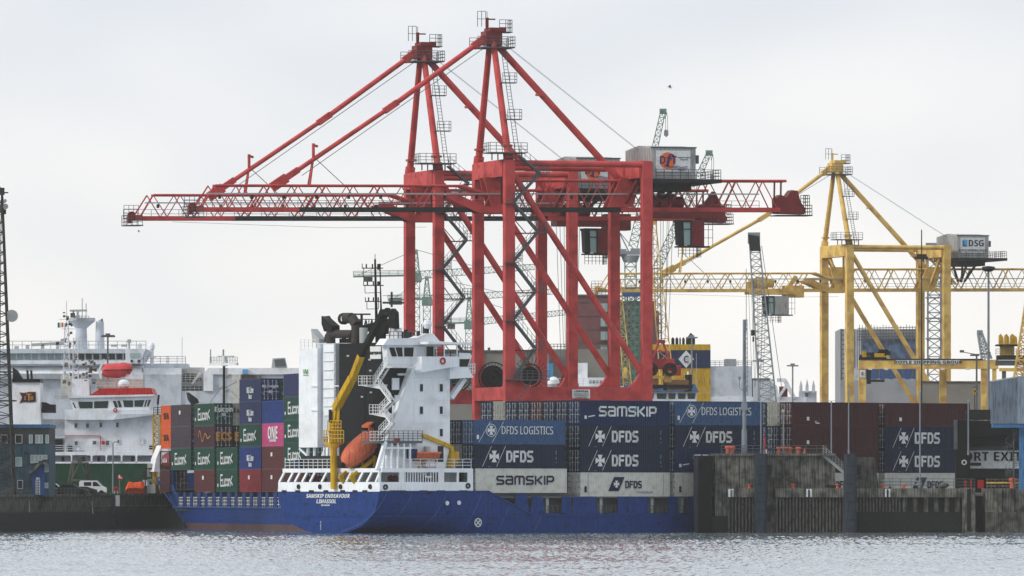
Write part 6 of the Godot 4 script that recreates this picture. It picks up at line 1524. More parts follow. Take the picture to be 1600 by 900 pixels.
		put("window", MB.new().prism(PackedVector2Array([Vector2(-1.4, .97), Vector2(-1.0, h - .08), Vector2(.25, h - .08), Vector2(.95, .97)]), .74, .77, Transform3D(Basis().scaled(Vector3(s, 1, 1)), Vector3.ZERO)), M.glass_dark, c)
		for x in [-1.35, 1.35]: put("wheel", MB.new().lathe([Vector2(0, 0), Vector2(.32, 0), Vector2(.32, .2), Vector2(0, .22)], Transform3D(Basis(Vector3.RIGHT, PI / 2), Vector3(x * s, .32, .7)), 12), M.tyre, c)
	car.call("white car half hidden between the teal building and the dark saloon", 85, 1080, M.car_white, 3.6, 1.55)
	car.call("dark grey saloon car beside the white van", 111, 1072, M.car_dark, 4.6, 1.42)
	car.call("second dark car low behind the rail, nearest the white van's nose", 133, 1078, M.car_dark, 3.2, 1.15)
	# lamp post, life ring board, round sign, tarpaulin, machine
	o = stand("lamp_post", "grey street lamp post with a short arm on the left quay", "lamp post", 176.5, 774, 1092)
	put("post", MB.new().tube(Vector3.ZERO, at(176.5, 692, 1092), .11, .08), M.pole_grey, o)
	put("lamp_arm", MB.new().bar(at(176.5, 692, 1092), at(181, 690.5, 1092), .09).box(at(182, 690.5, 1092), Vector3(.6, .12, .25)), M.pole_grey, o)
	o = stand("life_ring_stand", "red life ring stand at the top of the quay ladder", "life ring", 181.5, 774, 1094)
	put("board", MB.new().lathe([Vector2(.18, 0), Vector2(.36, 0), Vector2(.36, .14), Vector2(.18, .14)], Transform3D(Basis(Vector3.RIGHT, PI / 2), Vector3(0, .85, 0)), 16), M.print_red, o)
	put("post", MB.new().box(Vector3(-.2, .35, 0), Vector3(.12, .7, .1)).box(Vector3(.2, .35, 0), Vector3(.12, .7, .1)), M.print_white, o)
	o = stand("round_sign", "round red and white sign on a leaning pole behind the life ring", "sign", 187.5, 774, 1096)
	put("pole", MB.new().bar(Vector3.ZERO, at(186, 741, 1096), .08), M.pole_grey, o)
	put("disc", MB.new().lathe([Vector2(0, 0), Vector2(.38, 0), Vector2(.38, .05), Vector2(0, .05)], Transform3D(Basis(Vector3.RIGHT, PI / 2), at(188, 746.5, 1095.8)), 16), M.print_red, o)
	put("disc_face", MB.new().box(at(188, 746.5, 1095.7), Vector3(.45, .12, .04)).box(at(186.5, 744, 1095.7), Vector3(.2, .3, .04)), M.print_white, o)
	D = 1112
	o = stand("tarpaulin_cover", "creased orange tarpaulin over equipment on the left quay", "tarpaulin", 210, 772, D)
	var rows := []
	var prof := [[195, 772], [196, 762], [200, 753.5], [203, 753], [206, 754.5], [212, 754], [219, 753.5], [225, 752.5], [226, 762], [226, 773]]
	for i in 6:
		var ln := []
		for j in prof.size():
			var v := at(prof[j][0], prof[j][1], D)
			ln.append(Vector3(v.x * (1 - .04 * i) + .05 * sin(j * 2.1 + i), v.y * (1.0 - (.5 if i == 5 or i == 0 else 0.0)) + .07 * sin(j * 1.7 + i * 2.0), v.z + .8 - i * .6))
		rows.append(ln)
	var cover := MB.new()
	cover.grid(rows, false)
	put("cover", cover, M.tarp, o)
	put("front_fold", shape([[195, 773], [196, 762], [200, 755], [206, 755], [219, 755], [225, 754], [226, 773]], D - .2, .5), M.tarp, o)
	for k in 4: put("tie_strap", MB.new().bar(at(200 + k * 7, 773, D - .9), at(201 + k * 6.5, 755, D - .8), .05), M.tarp, o)
	D = 1116
	o = stand("pump_unit", "grey and white pump machinery with pipes beside the orange tarpaulin", "machine", 233, 772, D)
	put("engine_block", sl(230, 757, 243, 772, D, 2), M.pale_steel, o)
	put("control_box", sl(223, 750, 232, 759, D + .3, 1.5), M.ferry_white, o)
	put("frame", MB.new().bar(at(227, 772, D - .2), at(227, 731, D - .2), .16).bar(at(227, 732, D - .2), at(242, 732, D - .2), .16).rail([at(219, 752, D), at(227, 752, D)], 1.2, .5, .04), M.maroon, o)
	var vl := MB.new()
	rng.seed = 11
	for k in 12: vl.box(at(rng.randf_range(229, 244), rng.randf_range(724, 757), D + rng.randf()), Vector3(rng.randf_range(.2, .8), rng.randf_range(.2, .7), .5))
	put("valve_cluster", vl, M.pale_steel, o, "stuff")
	put("yellow_boom", MB.new().bar(at(247, 772, D + 2), at(241, 735, D + 2), 1.1, .6), M.crane_yellow, o)
	o = stand("yellow_column", "yellow lattice column standing beside the orange containers", "column", 245, 772, 1146)
	put("lattice", MB.new().lattice(Vector3.ZERO, at(245, 648, 1146), .95, .95, 12, .1, .07), M.crane_yellow, o)
	put("ladder", sl(246.5, 650, 249, 770, 1145, .2), M.pale_steel, o)
	put("top_post", MB.new().rail([at(240, 648, 1145), at(252, 648, 1145)], 1.0, .6, .04).bar(at(247, 648, 1145), at(246.5, 632, 1145), .12).bar(at(246.5, 632, 1145), at(248, 617, 1145), .3), M.steel_dark, o)

func left_ships() -> void:
	var D := 1170.0
	var o := stand("supply_ship", "white ship with green hull and red edged wheelhouse roof behind the left quay", "ship", 160, 819, D)
	var W: Material = M.ferry_white
	put("hull", sl(-160, 724, 262, 825, D, 16), M.green_hull, o)
	put("hull_top", shape([[-160, 724], [245, 724], [245, 721.5], [-160, 726]], D - .05, 2), M.green_hull, o)
	put("gallery_floor", sl(-100, 721.5, 262, 724.2, D - .1, 16), W, o)
	put("gallery_roof", sl(-100, 706, 262, 711.5, D - .1, 16), W, o)
	put("gallery_wall", sl(-100, 711, 262, 722, D + 3.5, 12), W, o)
	for x in [80.5, 112, 143, 166, 190, 213, 240]:
		put("gallery_post", shape([[x - 2.2, 711.5], [x + 2.2, 711.5], [x + 1.2, 714], [x + 1.2, 723], [x - 1.2, 723], [x - 1.2, 714]], D - .1, .5), W, o)
	for x in [96, 128, 152, 205]: put("gallery_door", sl(x, 713.5, x + 4.5, 722, D + 3.4, .1), M.steel, o)
	put("deckhouse", sl(101, 648, 262, 706.5, D + 1, 15), W, o)
	put("stern_house", sl(66, 655, 101, 707, D + 6, 8), W, o)
	put("stair_tower", MB.new().rail([at(66, 706, D), at(262, 706, D)], .9, 1.8, .035, 2).rail([at(66, 682, D), at(100, 682, D)], 1.0, .9, .035, 3).span(at(66, 684, D + 2), at(101, 682, D)), M.rail_white, o)
	put("dark_bay", sl(80, 686, 98, 706, D + 5.5, .6), M.steel_dark, o)
	for w in [[116, 661, 121.5, 669], [134, 661, 139.5, 669], [155, 660, 160, 668], [181, 660, 186, 668], [116.5, 689, 122, 697], [144.5, 688.5, 151, 695], [165, 688, 171, 696], [183, 687, 187, 693], [218, 658, 224, 667], [218, 686, 224, 694]]:
		var wn := put("window", sl(w[0], w[1], w[2], w[3], D + .9, .1), M.steel if w[0] < 200 else W, o)
		put("window_frame", MB.new().bar(at(w[0], w[1], D + .9), at(w[2], w[1], D + .9), .1).bar(at(w[0], w[3], D + .9), at(w[2], w[3], D + .9), .1).bar(at(w[0], w[1], D + .9), at(w[0], w[3], D + .9), .1).bar(at(w[2], w[1], D + .9), at(w[2], w[3], D + .9), .1), M.rail_white, wn)
	put("red_pipe", MB.new().path([at(100, 681, D + .8), at(156, 681, D + .8), at(157, 683, D + .8), at(157.5, 704, D + .8)], .07), M.print_red, o)
	put("hose_reel", MB.new().lathe([Vector2(0, 0), Vector2(.26, 0), Vector2(.26, .2), Vector2(0, .2)], Transform3D(Basis(Vector3.RIGHT, PI / 2), at(161.5, 691.5, D + .9)), 12), M.print_red, o)
	put("green_locker", sl(104, 695, 113, 706, D + .2, .6), M.green_hull, o)
	put("raft_canister", MB.new().tube(at(120, 702, D + .3), at(131, 702, D + .3), .28, -1, 12), M.white, o)
	put("black_locker", sl(233, 695, 240, 703, D + .3, .4), M.black, o)
	# wheelhouse
	put("lower_bridge", shape([[101, 648], [101, 640], [235, 640], [235, 646], [183, 648], [176, 656], [101, 656]], D - .4, 14), W, o)
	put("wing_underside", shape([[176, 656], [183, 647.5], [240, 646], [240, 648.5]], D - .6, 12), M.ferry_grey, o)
	put("wheelhouse", shape([[108, 620], [241, 617], [232, 646], [116, 646]], D, 13), W, o)
	put("roof_band", shape([[140, 618], [156, 607], [236, 606], [240, 616.5]], D - .3, 13.5), M.band_red, o)
	put("roof_edge", shape([[106, 622], [108, 618], [140, 618], [240.5, 616.3], [240, 619]], D - .35, 13.6), W, o)
	for w in [[[122, 627.5], [145, 627.5], [144.5, 638], [124.5, 638]], [[147, 627], [169.5, 626.5], [168, 637.5], [147, 638]], [[176, 626.5], [181, 626.5], [184.5, 636.5], [180, 637]], [[183, 626.5], [187, 626], [190.5, 636], [186, 636.5]], [[192, 625.5], [208, 625.5], [208, 636], [194, 636]], [[210, 625.5], [226, 625], [222.5, 635.5], [210, 635.5]], [[228, 625], [230.5, 625], [227, 635.5], [225, 635.5]], [[232, 625], [236, 624.5], [232, 635], [229.5, 635]], [[113, 629], [115, 629], [119, 638], [117, 638]]]:
		put("bridge_window", shape(w, D - .05, .2), M.glass_green, o)
	put("lifebuoy", MB.new().lathe([Vector2(.15, 0), Vector2(.3, 0), Vector2(.3, .1), Vector2(.15, .1)], Transform3D(Basis(Vector3.RIGHT, PI / 2), at(180, 641, D - .5)), 14), M.print_red, o)
	put("deckhouse_block", sl(112, 592, 139, 618, D + 3, 6), W, o)
	put("deckhouse_block", sl(95, 585, 125, 622, D + 7, 6), M.reefer_white, o)
	put("deckhouse_block", sl(150, 592, 222, 607, D + 6, 5), M.reefer_white, o)
	put("roof_rail", MB.new().rail([at(150, 607, D), at(236, 606, D)], .8, 1.4, .03, 1).rail([at(84, 620, D + 3), at(140, 620, D + 3)], 1.0, 1.0, .03, 2), M.rail_white, o)
	put("satellite_dome", MB.new().lathe([Vector2(.5, -.6), Vector2(.8, -.35), Vector2(.85, .05), Vector2(.65, .45), Vector2(.3, .62), Vector2(0, .66)], Transform3D(Basis(), at(193.5, 600, D + 1)), 18), M.white, o)
	# funnel with its flag emblem
	put("funnel", shape([[20, 700], [19.5, 597], [62.5, 597], [65, 700]], D + 2, 7), M.white, o)
	put("funnel_cap", sl(19, 592, 63, 597.3, D + 1.7, 7.4), M.funnel_black, o)
	put("exhaust", shape([[20, 592], [20, 574], [27, 579], [35, 592]], D + 3, 3), M.funnel_black, o)
	for x in [41, 47]: put("exhaust", shape([[x, 578], [x + 3, 579], [x + 4, 592], [x + 1, 592]], D + 3, 1), M.funnel_black, o)
	put("emblem_border", shape([[30, 613], [38, 613.5], [46, 612], [56, 612], [56.5, 628], [47, 629], [38, 628.5], [30, 630], [34, 621]], D + 1.93, .05), M.print_gold, o)
	put("emblem_flag", shape([[31.3, 613.8], [38, 614.3], [46, 612.8], [55.2, 612.8], [55.6, 627.2], [47, 628.2], [38, 627.7], [31.5, 629], [35, 621]], D + 1.88, .05), M.print_navy, o)
	words("emblem_letter", "T", .95, Transform3D(Basis(), at(45, 620.8, D + 1.8)), M.print_gold, o, true, 1.1)
	words("emblem_letter", "I   B", .5, Transform3D(Basis(), at(45, 622, D + 1.8)), M.print_gold, o, true, 1.1)
	put("vent_box", shape([[65, 645], [65, 628], [72, 629], [78, 632], [86, 632], [86, 645]], D + 1, 3), M.funnel_black, o)
	# signal mast
	var mb := MB.new().lattice(at(104, 592, D + 5), at(104, 505, D + 5), .9, .5, 10, .05).bar(at(104, 505, D + 5), at(104, 470, D + 5), .12).lattice(at(118, 592, D + 5), at(118, 528, D + 5), .8, .6, 8, .05)
	for q in [[92, 119, 499], [96, 126, 514], [98, 132, 535], [88, 140, 541], [95, 145, 570], [100, 150, 577]]: mb.bar(at(q[0], q[2], D + 5), at(q[1], q[2], D + 5), .09)
	put("signal_mast", mb, M.ferry_white, o)
	var gear := MB.new()
	rng.seed = 5
	for k in 46:
		var yv := rng.randf_range(555, 600)
		gear.box(at(rng.randf_range(98, 150), yv, D + rng.randf_range(2, 7)), Vector3(rng.randf_range(.1, .5), rng.randf_range(.1, .55), .3))
	for k in 22: gear.box(at(rng.randf_range(100, 110) + (8 if k % 3 == 0 else 0), rng.randf_range(480, 550), D + 5), Vector3(rng.randf_range(.1, .4), rng.randf_range(.15, .5), .3))
	put("mast_gear", gear, M.stone_grey, o, "stuff")
	var fl := MB.new()
	for k in 3: put("ensign", sl(90 + k * 3.1, 504, 93.1 + k * 3.1, 512 - .3 * k, D + 4.9, .05), [M.flag_green, M.print_white, M.flag_orange][k], o)
	put("boat_davit", MB.new().bar(at(158, 592, D + 2), at(155, 578, D + 2), .3).bar(at(155, 578, D + 2), at(163, 561, D + 2), .25).bar(at(200, 592, D + 2), at(199, 585, D + 2), .4), W, o)
	var lf := stand("lifeboat", "faded red enclosed lifeboat hanging above the white ship's red roof edge", "lifeboat", 184, 590, D + 2.5)
	var lh := []
	for i2 in 13:
		var u := i2 / 12.0
		var x := lerpf(160.0, 207.0, u)
		var w := 1.25 * pow(maxf(.01, 1 - pow(absf(u - .47) / .53, 3.2)), .5)
		var ln := []
		for j in 13:
			var a := TAU * j / 12.0
			var c := at(x, 578.5 - (1.5 if u > .6 else 0.0), D + 2.5)
			ln.append(c + Vector3(0, sin(a) * (1.02 if sin(a) > 0 else 1.1) * (.25 + .75 * w / 1.25) - (.0 if u < .85 else (u - .85) * -1.5), cos(a) * w))
		lh.append(ln)
	put("hull", MB.new().grid(lh), M.lifeboat_red, lf)
	put("canopy", shape([[184, 571], [188, 567.8], [196, 567], [200, 569.5], [201, 574], [184, 574]], D + 1.9, 1.2), M.lifeboat_red, lf)
	put("rubbing_band", sl(162, 577.4, 206, 578.6, D + 1.25, 2.5), M.maroon, lf)
	# the long pale ferry
	D = 1400.0
	o = stand("ferry", "large pale grey ferry with a long window band spanning the left background", "ferry", 150, 810, D)
	var G: Material = M.ferry_grey
	put("bridge", sl(-120, 563, 220, 569, D - 1, 22), W, o)
	put("bridge_roof", shape([[-120, 552], [-120, 545], [228, 545], [226, 552]], D - 1.2, 23), G, o)
	put("bridge_band", sl(-120, 551, 200, 564, D + .4, 20), W, o)
	var px := 2.0
	var i := 0
	while px < 196.0:
		put("bridge_window", shape([[px + .6, 552.8], [px + 9.2, 552.8], [px + 9.8, 561.5], [px + 1.2, 561.5]], D + .3, .2), M.glass_green if px > 110 else M.glass_pale, o)
		put("window_post", sl(px + 9.9, 552, px + 11.5, 563, D + .1, .4), W, o)
		px += 11.6 if i % 4 else 13.0
		i += 1
	put("wing", shape([[196, 545], [228, 545], [221, 560], [214, 568], [196, 568]], D - 1.6, 24), W, o)
	for w in [[203, 551.5, 211, 559], [213.5, 551.5, 218, 559]]: put("wing_window", sl(w[0], w[1], w[2], w[3], D - 1.75, .1), M.glass_pale, o)
	for w in [[204, 562, 207.5, 566], [215, 562, 219, 566]]: put("wing_vent", sl(w[0], w[1], w[2], w[3], D - 1.75, .1), M.steel_dark, o)
	put("upper_side", shape([[-120, 569], [205, 569], [200, 572], [-120, 572]], D - .4, 20), G, o)
	put("sloped_side", MB.new().bar(at(-120, 577, D + 1), at(160, 577, D + 1), 4, 1.1, Vector3(0, .8, .6)), M.white, o)
	put("superstructure", sl(-120, 583, 224, 800, D + 1, 20), G, o)
	put("upper_side", sl(-120, 571, 224, 584, D + 2.5, 18), M.white, o)
	put("stern_house", shape([[196, 575], [220, 576], [224, 584], [224, 800], [196, 800]], D - .2, 18), W, o)
	put("boat_deck", sl(222, 568, 292, 577, D + 4, 12), G, o)
	put("boat_deck", sl(224, 575, 283, 800, D + .2, 18), M.white, o)
	put("boat_deck", sl(225, 585, 283, 800, D - .1, 18), G, o)
	put("recess", sl(283, 574, 318, 612, D + 6, 6), G, o)
	put("side_block", shape([[283, 611], [332, 611], [332, 576], [470, 576], [470, 800], [283, 800]], D + .2, 16), G, o)
	put("side_block", shape([[318, 611], [318, 583], [326, 575], [470, 575], [470, 585], [333, 585], [333, 611]], D - .2, 16), M.white, o)
	put("pale_panel", sl(362, 585, 376, 640, D - .3, .3), M.reefer_white, o)
	put("pale_panel", sl(378, 586, 408, 600, D - .3, .3), M.stone_grey, o)
	put("blue_box", sl(379, 577, 387, 584, D - .8, 1), M.print_pale_blue, o)
	var rg := MB.new()
	rng.seed = 17
	for k in 30: rg.box(at(rng.randf_range(284, 316), [586.0, 592.5, 606.0][k % 3] + rng.randf(), D + 5), Vector3(rng.randf_range(.5, 1.2), rng.randf_range(.3, .7), .4))
	put("boat_gear", rg, M.maroon, o, "stuff")
	put("boat_rack", MB.new().rail([at(283, 611, D + 3), at(318, 611, D + 3)], 1.4, .8, .06).rail([at(283, 597, D + 3), at(318, 597, D + 3)], 1.2, .8, .06).rail([at(283, 585, D + 3), at(312, 585, D + 3)], 1.0, .8, .06).bar(at(300, 600, D + 2), at(318, 575, D + 2), .4), M.reefer_white, o)
	put("ventilator", shape([[424, 575], [426, 560], [445, 559], [448, 572], [448, 575]], D + 1, 3), M.pale_steel, o)
	put("ventilator_grille", shape([[430, 573], [429, 562], [444, 561], [447, 572]], D + .8, .3), M.steel, o)
	put("roof_rail", MB.new().rail([at(-10, 545, D), at(228, 545, D)], 1.3, 1.6, .05, 1).rail([at(224, 568, D + 2), at(290, 568, D + 2)], 1.2, 1.5, .05, 2), M.pale_steel, o)
	put("radar_tower", MB.new().tube(at(127, 545, D + 4), at(127, 505, D + 4), 1.1, .9, 14).lathe([Vector2(.9, -.8), Vector2(2.4, .5), Vector2(2.4, 1.0), Vector2(0, 1.0)], Transform3D(Basis(), at(127, 506, D + 4)), 16), G, o)
	put("radar_gear", MB.new().bar(at(109, 485.5, D + 4), at(136, 485, D + 4), .35).bar(at(122, 503, D + 4), at(121.5, 487, D + 4), .4).bar(at(128.5, 500, D + 4), at(128.5, 466, D + 4), .14).bar(at(134.5, 500, D + 4), at(134.5, 474, D + 4), .14).rail([at(115, 503, D + 1.5), at(139, 503, D + 1.5)], 1.0, .6, .05).box(at(121, 497, D + 4), Vector3(.8, .9, .8)), M.pale_steel, o, "stuff")
	put("search_light", sl(110, 489, 117, 496, D + 2, .7), M.steel_dark, o)
	put("light_mast", MB.new().tube(at(156, 545, D + 3), at(156, 502, D + 3), .85, .7, 10).bar(at(154, 502, D + 3), at(160, 502, D + 3), .5), G, o)
	for y in [501.0, 515.5, 532.0]: put("signal_lamp", sl(158, y - 3, 160.5, y + 3, D + 2.5, .4), M.steel_dark, o)
	for q in [[216.5, 541, .58], [237.5, 541, .5]]:
		put("satellite_dome", MB.new().lathe([Vector2(q[2] * .9, -.5), Vector2(q[2] * 1.0, .15), Vector2(q[2] * .75, .5), Vector2(0, .75)], Transform3D(Basis(), at(q[0], q[1], D + 2)), 14), M.white, o)
	put("dome_mast", MB.new().tube(at(237.5, 570, D + 2), at(237.5, 545, D + 2), .3).box(at(238.5, 558, D + 2), Vector3(1.2, .15, 1)), W, o)
	put("roof_gear", MB.new().box(at(26, 543, D), Vector3(.7, .5, .6)).box(at(43, 542, D), Vector3(.6, .7, .6)).box(at(67, 542, D), Vector3(.5, .8, .5)).bar(at(50, 539, D), at(100, 536, D), .5).bar(at(90, 545, D), at(90, 534, D), .5).bar(at(95, 532, D), at(105, 529, D), .4).box(at(178, 540, D), Vector3(1.0, .4, .5)).box(at(194, 540, D), Vector3(1.0, .4, .5)).box(at(202, 533, D), Vector3(.6, .6, .5)).bar(at(202, 545, D), at(202, 533, D), .3).bar(at(284.5, 568, D), at(284.5, 527, D), .08).bar(at(261, 568, D), at(261, 556, D), .15), M.pale_steel, o, "stuff")
	o = stand("light_mast", "tall floodlight mast with crossbar rising behind the red lifeboat", "lamp post", 168, 640, 1250)
	put("post", MB.new().tube(Vector3.ZERO, at(168.5, 525, 1250), .13), M.steel, o)
	put("crossbar", MB.new().bar(at(158, 526, 1250), at(180, 526, 1250), .18).box(at(168.5, 523.5, 1250), Vector3(.7, .5, .5)).box(at(163, 525, 1250), Vector3(.8, .3, .4)).box(at(175, 525, 1250), Vector3(.8, .3, .4)), M.steel, o)

# ---- the city and the far side of the port ------------------------------------------------------
func tower_crane(label: String, D: float, mast: float, jy: float, by: float, lx: float, rx: float, ry: float, apex: float, cw: Array) -> void:
	var o := stand("tower_crane", label, "tower crane", mast, 760, D, "tower cranes over the city")
	put("mast", MB.new().lattice(Vector3.ZERO, at(mast, jy + 6, D), 2.0, 2.0, 22, .09, .06), M.green_crane, o, "stuff")
	put("jib", MB.new().lattice(at(mast, jy, D), at(rx, ry, D), 2.0, 1.4, 26, .075, .05), M.green_crane, o, "stuff")
	put("counter_jib", MB.new().bar(at(mast, jy, D), at(lx, jy + 2, D), 1.4, .5).rail([at(lx, jy + 1, D - .8), at(mast, jy - 1, D - .8)], 1.2, 2.5, .07), M.green_crane, o)
	put("counterweight", sl(cw[0], cw[1], cw[2], cw[3], D, 2), M.stone_grey, o)
	put("slewing_head", MB.new().lattice(at(mast, jy + 8, D), at(mast, apex, D), 2.2, .5, 4, .13).box(at(mast, jy + 4, D), Vector3(2.8, 2.4, 2.4)), M.green_crane, o)
	put("cab", sl(mast + 2, jy + 1, mast + 9, jy + 9, D - 1.5, 1.5), M.grey_jib, o)
	put("pendant", MB.new().tube(at(mast, apex, D), at(lerpf(mast, rx, .55), lerpf(jy, ry, .55) - 4, D), .07, -1, 4).tube(at(mast, apex, D), at(lx + 8, jy, D), .07, -1, 4), M.wire, o)

func far_side() -> void:
	tower_crane("green tower crane with the highest of three level jibs, mast beside the rear crane's leg", 2200, 650, 430, 600, 552, 835, 417, 390, [568, 433, 582, 440])
	tower_crane("green tower crane with the middle of three level jibs over the ship's bridge", 2300, 667, 467, 600, 606, 873, 455, 432, [608, 465, 628, 476])
	tower_crane("green tower crane with the lowest of three level jibs, mast between the red legs", 2350, 733, 504, 600, 676, 885, 488, 464, [699, 505, 711, 514])
	var luff := func(label: String, D: float, x0: float, y0: float, x1: float, y1: float, hx: float, hy: float, mast_y: float) -> Node3D:
		var o := stand("luffing_crane", label, "tower crane", x0, 760, D, "luffing tower cranes over the city")
		put("mast", MB.new().lattice(Vector3.ZERO, at(x0 - 4, mast_y, D), 2.6, 2.6, 24, .12, .08), M.green_crane, o, "stuff")
		put("luffing_jib", MB.new().lattice(at(x0, y0, D), at(x1, y1, D), 2.0, 1.1, 22, .09, .06, Vector3(0, 0, 1)), M.green_crane, o, "stuff")
		put("jib_head", MB.new().box(at(x1, y1, D), Vector3(1.6, 1.2, 1.0)).bar(at(x1, y1, D), at(x1 + 6, y1 + 5, D), .3).bar(at(x1 + 6, y1 + 2, D), at(x1 + 3, y1 + 11, D), .2), M.green_crane, o)
		put("hoist_rope", MB.new().tube(at(hx - 1, y1 + 6, D), at(hx - 1, hy, D), .05, -1, 4).tube(at(hx + 2, y1 + 6, D), at(hx + 2, hy, D), .05, -1, 4), M.wire, o)
		put("hook_block", MB.new().box(at(hx, hy + 2, D), Vector3(1.0, 1.2, .7)).box(at(hx, hy - 1.5, D), Vector3(.7, .5, .6)).tube(at(hx, hy + 4, D), at(hx, hy + 8, D), .18), M.grey_jib, o)
		return o
	var o: Node3D = luff.call("luffing tower crane whose jib rises above the front machinery house", 1900.0, 989.0, 386.0, 1036.0, 174.0, 1041.0, 206.0, 402.0)
	var D := 1900.0
	put("slewing_deck", MB.new().span(at(955, 398, D + 2), at(1000, 392, D - 2)).span(at(944, 404, D + 1.5), at(952, 389, D - 1.5)).span(at(968, 401, D + 1), at(979, 389, D - 1)).span(at(985, 398, D + 1), at(1000, 388, D - 1)), M.grey_jib, o)
	put("slew_ring", MB.new().tube(at(985, 410, D), at(985, 399, D), 1.6, 2.2), M.grey_jib, o)
	put("gantry_frame", MB.new().bar(at(968, 364, D), at(982, 392, D), .3).bar(at(969, 364, D), at(990, 389, D), .2).bar(at(968, 364, D), at(970, 392, D), .2), M.grey_jib, o)
	luff.call("luffing tower crane whose jib leans behind the front red crane's rear girder", 1900.0, 1027.0, 418.0, 1108.0, 239.0, 1113.0, 276.0, 420.0)
	var lat := func(called: String, label: String, D2: float, a: Array, b: Array, w0: float, w1: float, k: int, r: float, m: Material) -> Node3D:
		var q := stand(called, label, "crane", a[0], a[1], D2)
		put("lattice_boom", MB.new().lattice(Vector3.ZERO, at(b[0], b[1], D2), w0, w1, k, r, r * .65, Vector3(0, 0, 1)), m, q, "stuff")
		put("boom_head", MB.new().box(at(b[0], b[1], D2), Vector3(w1 * 1.3, w1 * 1.2, w1)), m, q)
		return q
	lat.call("harbour_crane", "pale yellow lattice boom crane rising behind the red spreader", 1250.0, [1046, 640], [1019, 345], 2.2, 1.0, 16, .065, M.yellow)
	lat.call("harbour_crane", "pale yellow lattice boom crane between the front red crane's right legs", 1300.0, [984, 640], [966, 440], 1.4, .7, 14, .055, M.yellow)
	o = lat.call("harbour_crane", "grey lattice jib leaning left behind the yellow crane's boom", 1420.0, [1201, 640], [1178, 372], 2.9, 1.6, 24, .085, M.grey_jib)
	D = 1420
	put("jib_hood", shape([[1169, 366], [1186, 369], [1189, 392], [1172, 392]], D - 1, 1.4), M.steel_dark, o)
	put("boom_rope", MB.new().tube(at(1190, 384, D), at(1222, 610, D), .05, -1, 4).tube(at(1166, 420, D), at(1166, 520, D), .05, -1, 4), M.wire, o)
	put("hook_block", MB.new().box(at(1177, 520, D), Vector3(.8, 1.0, .6)).tube(at(1177, 526, D), at(1177, 534, D), .15).tube(at(1177, 440, D), at(1177, 518, D), .05), M.steel_dark, o)
	o = lat.call("harbour_crane", "yellow lattice boom leaning out at the picture's right edge", 1330.0, [1585, 640], [1612, 440], 1.7, 1.0, 18, .14, M.yellow)
	lat.call("harbour_crane", "small blue grey jib crane far off right of the yellow crane's legs", 1900.0, [1542, 562], [1531, 520], 2.2, 1.0, 8, .16, M.grey_jib)
	o = lat.call("steel_tower", "dark grey steel lattice tower behind the yellow crane's right legs", 1700.0, [1460, 640], [1460, 392], 2.7, 2.7, 18, .13, M.grey_jib)
	for k in 5: put("tower_landing", sl(1447, 432 + k * 32, 1472, 434 + k * 32, 1698, 3), M.grey_jib, o)
	# brown apartment tower
	D = 1750
	o = stand("apartment_tower", "brown apartment tower with a column of pale windows between the red legs", "building", 928, 700, D)
	put("wall", sl(897, 462, 962, 740, D, 24), M.brick_brown, o)
	put("wall", sl(962, 470, 1024, 740, D + 6, 20), M.brick_brown, o)
	put("wall", sl(1019, 486, 1030, 740, D + 3, 12), M.brick_brown, o)
	for k in 5:
		var y := 474.0 + k * 22.0
		if k == 1: y = 497
		var w := put("window", sl(938.5, y, 949, y + 13, D - .1, .2), M.glass_pale, o)
		put("window_frame", sl(943.4, y, 944.2, y + 13, D - .25, .1), M.rail_white, w)
		put("balcony_slab", sl(937, y + 14, 950, y + 15, D - .8, .8), M.stone_grey, o)
	for k in 7: put("floor_band", sl(897, 472 + k * 21, 962, 473 + k * 21, D - .12, .2), M.stone_grey if k == 0 else M.brick_brown, o)
	for k in 10: put("window", sl(966 + (k % 2) * 28, 478 + (k / 2) * 22, 973 + (k % 2) * 28, 490 + (k / 2) * 22, D + 5.8, .2), M.glass_pale, o)
	put("roof_edge", sl(896, 460, 963, 463, D - .3, 24), M.steel, o)
	o = stand("hoist_tower", "green scaffold tower with a blue platform rising past the brown apartments", "scaffold", 986, 700, D - 8)
	for k in 3: put("scaffold", MB.new().lattice(at(974 + k * 12, 700, D - 8), at(974 + k * 12, 462, D - 8), 1.5, 1.5, 26, .1, .08), M.green_crane, o, "stuff")
	put("platform", sl(971, 452, 1003, 463, D - 10, 4), M.door_blue, o)
	put("platform_rail", sl(968, 449, 1006, 452, D - 9, 3), M.steel, o)
	put("debris_net", sl(985, 470, 1000, 620, D - 6, .3), M.green_crane, o)
	# grey warehouse
	D = 1400
	o = stand("warehouse", "long flat grey warehouse behind the cable reels of the red crane", "warehouse", 800, 640, D)
	put("wall", sl(690, 549, 858, 680, D, 30), M.warehouse_grey, o)
	put("wall", sl(858, 545.5, 960, 680, D + 4, 26), M.warehouse_grey, o)
	for x in [757, 788, 802, 846]: put("wall_joint", sl(x, 549, x + 1.2, 640, D - .1, .2), M.stone_grey, o)
	put("parapet", sl(690, 547, 858, 549.5, D - .3, 30), M.concrete, o)
	put("parapet_rail", MB.new().rail([at(860, 545, D + 4), at(960, 545, D + 4)], .8, .6, .05, 1), M.steel, o)
	put("roof_vent", sl(762, 543, 766, 547, D + 4, 1), M.steel, o)
	put("blue_tank", MB.new().tube(at(856, 606, D - 40), at(856, 568, D - 40), .9, -1, 14), M.print_pale_blue, o)
	# white vessels glimpsed beneath the crane
	D = 1220
	o = stand("workboat", "white vessel with a pale blue wheelhouse roof right of the red crane's sill", "ship", 1050, 640, D)
	put("wheelhouse", shape([[975, 612], [1090, 612], [1086, 640], [975, 640]], D, 6), M.ferry_white, o)
	put("roof", shape([[972, 612.5], [975, 602], [1086, 600], [1091, 612]], D - .4, 7), M.shed_blue, o)
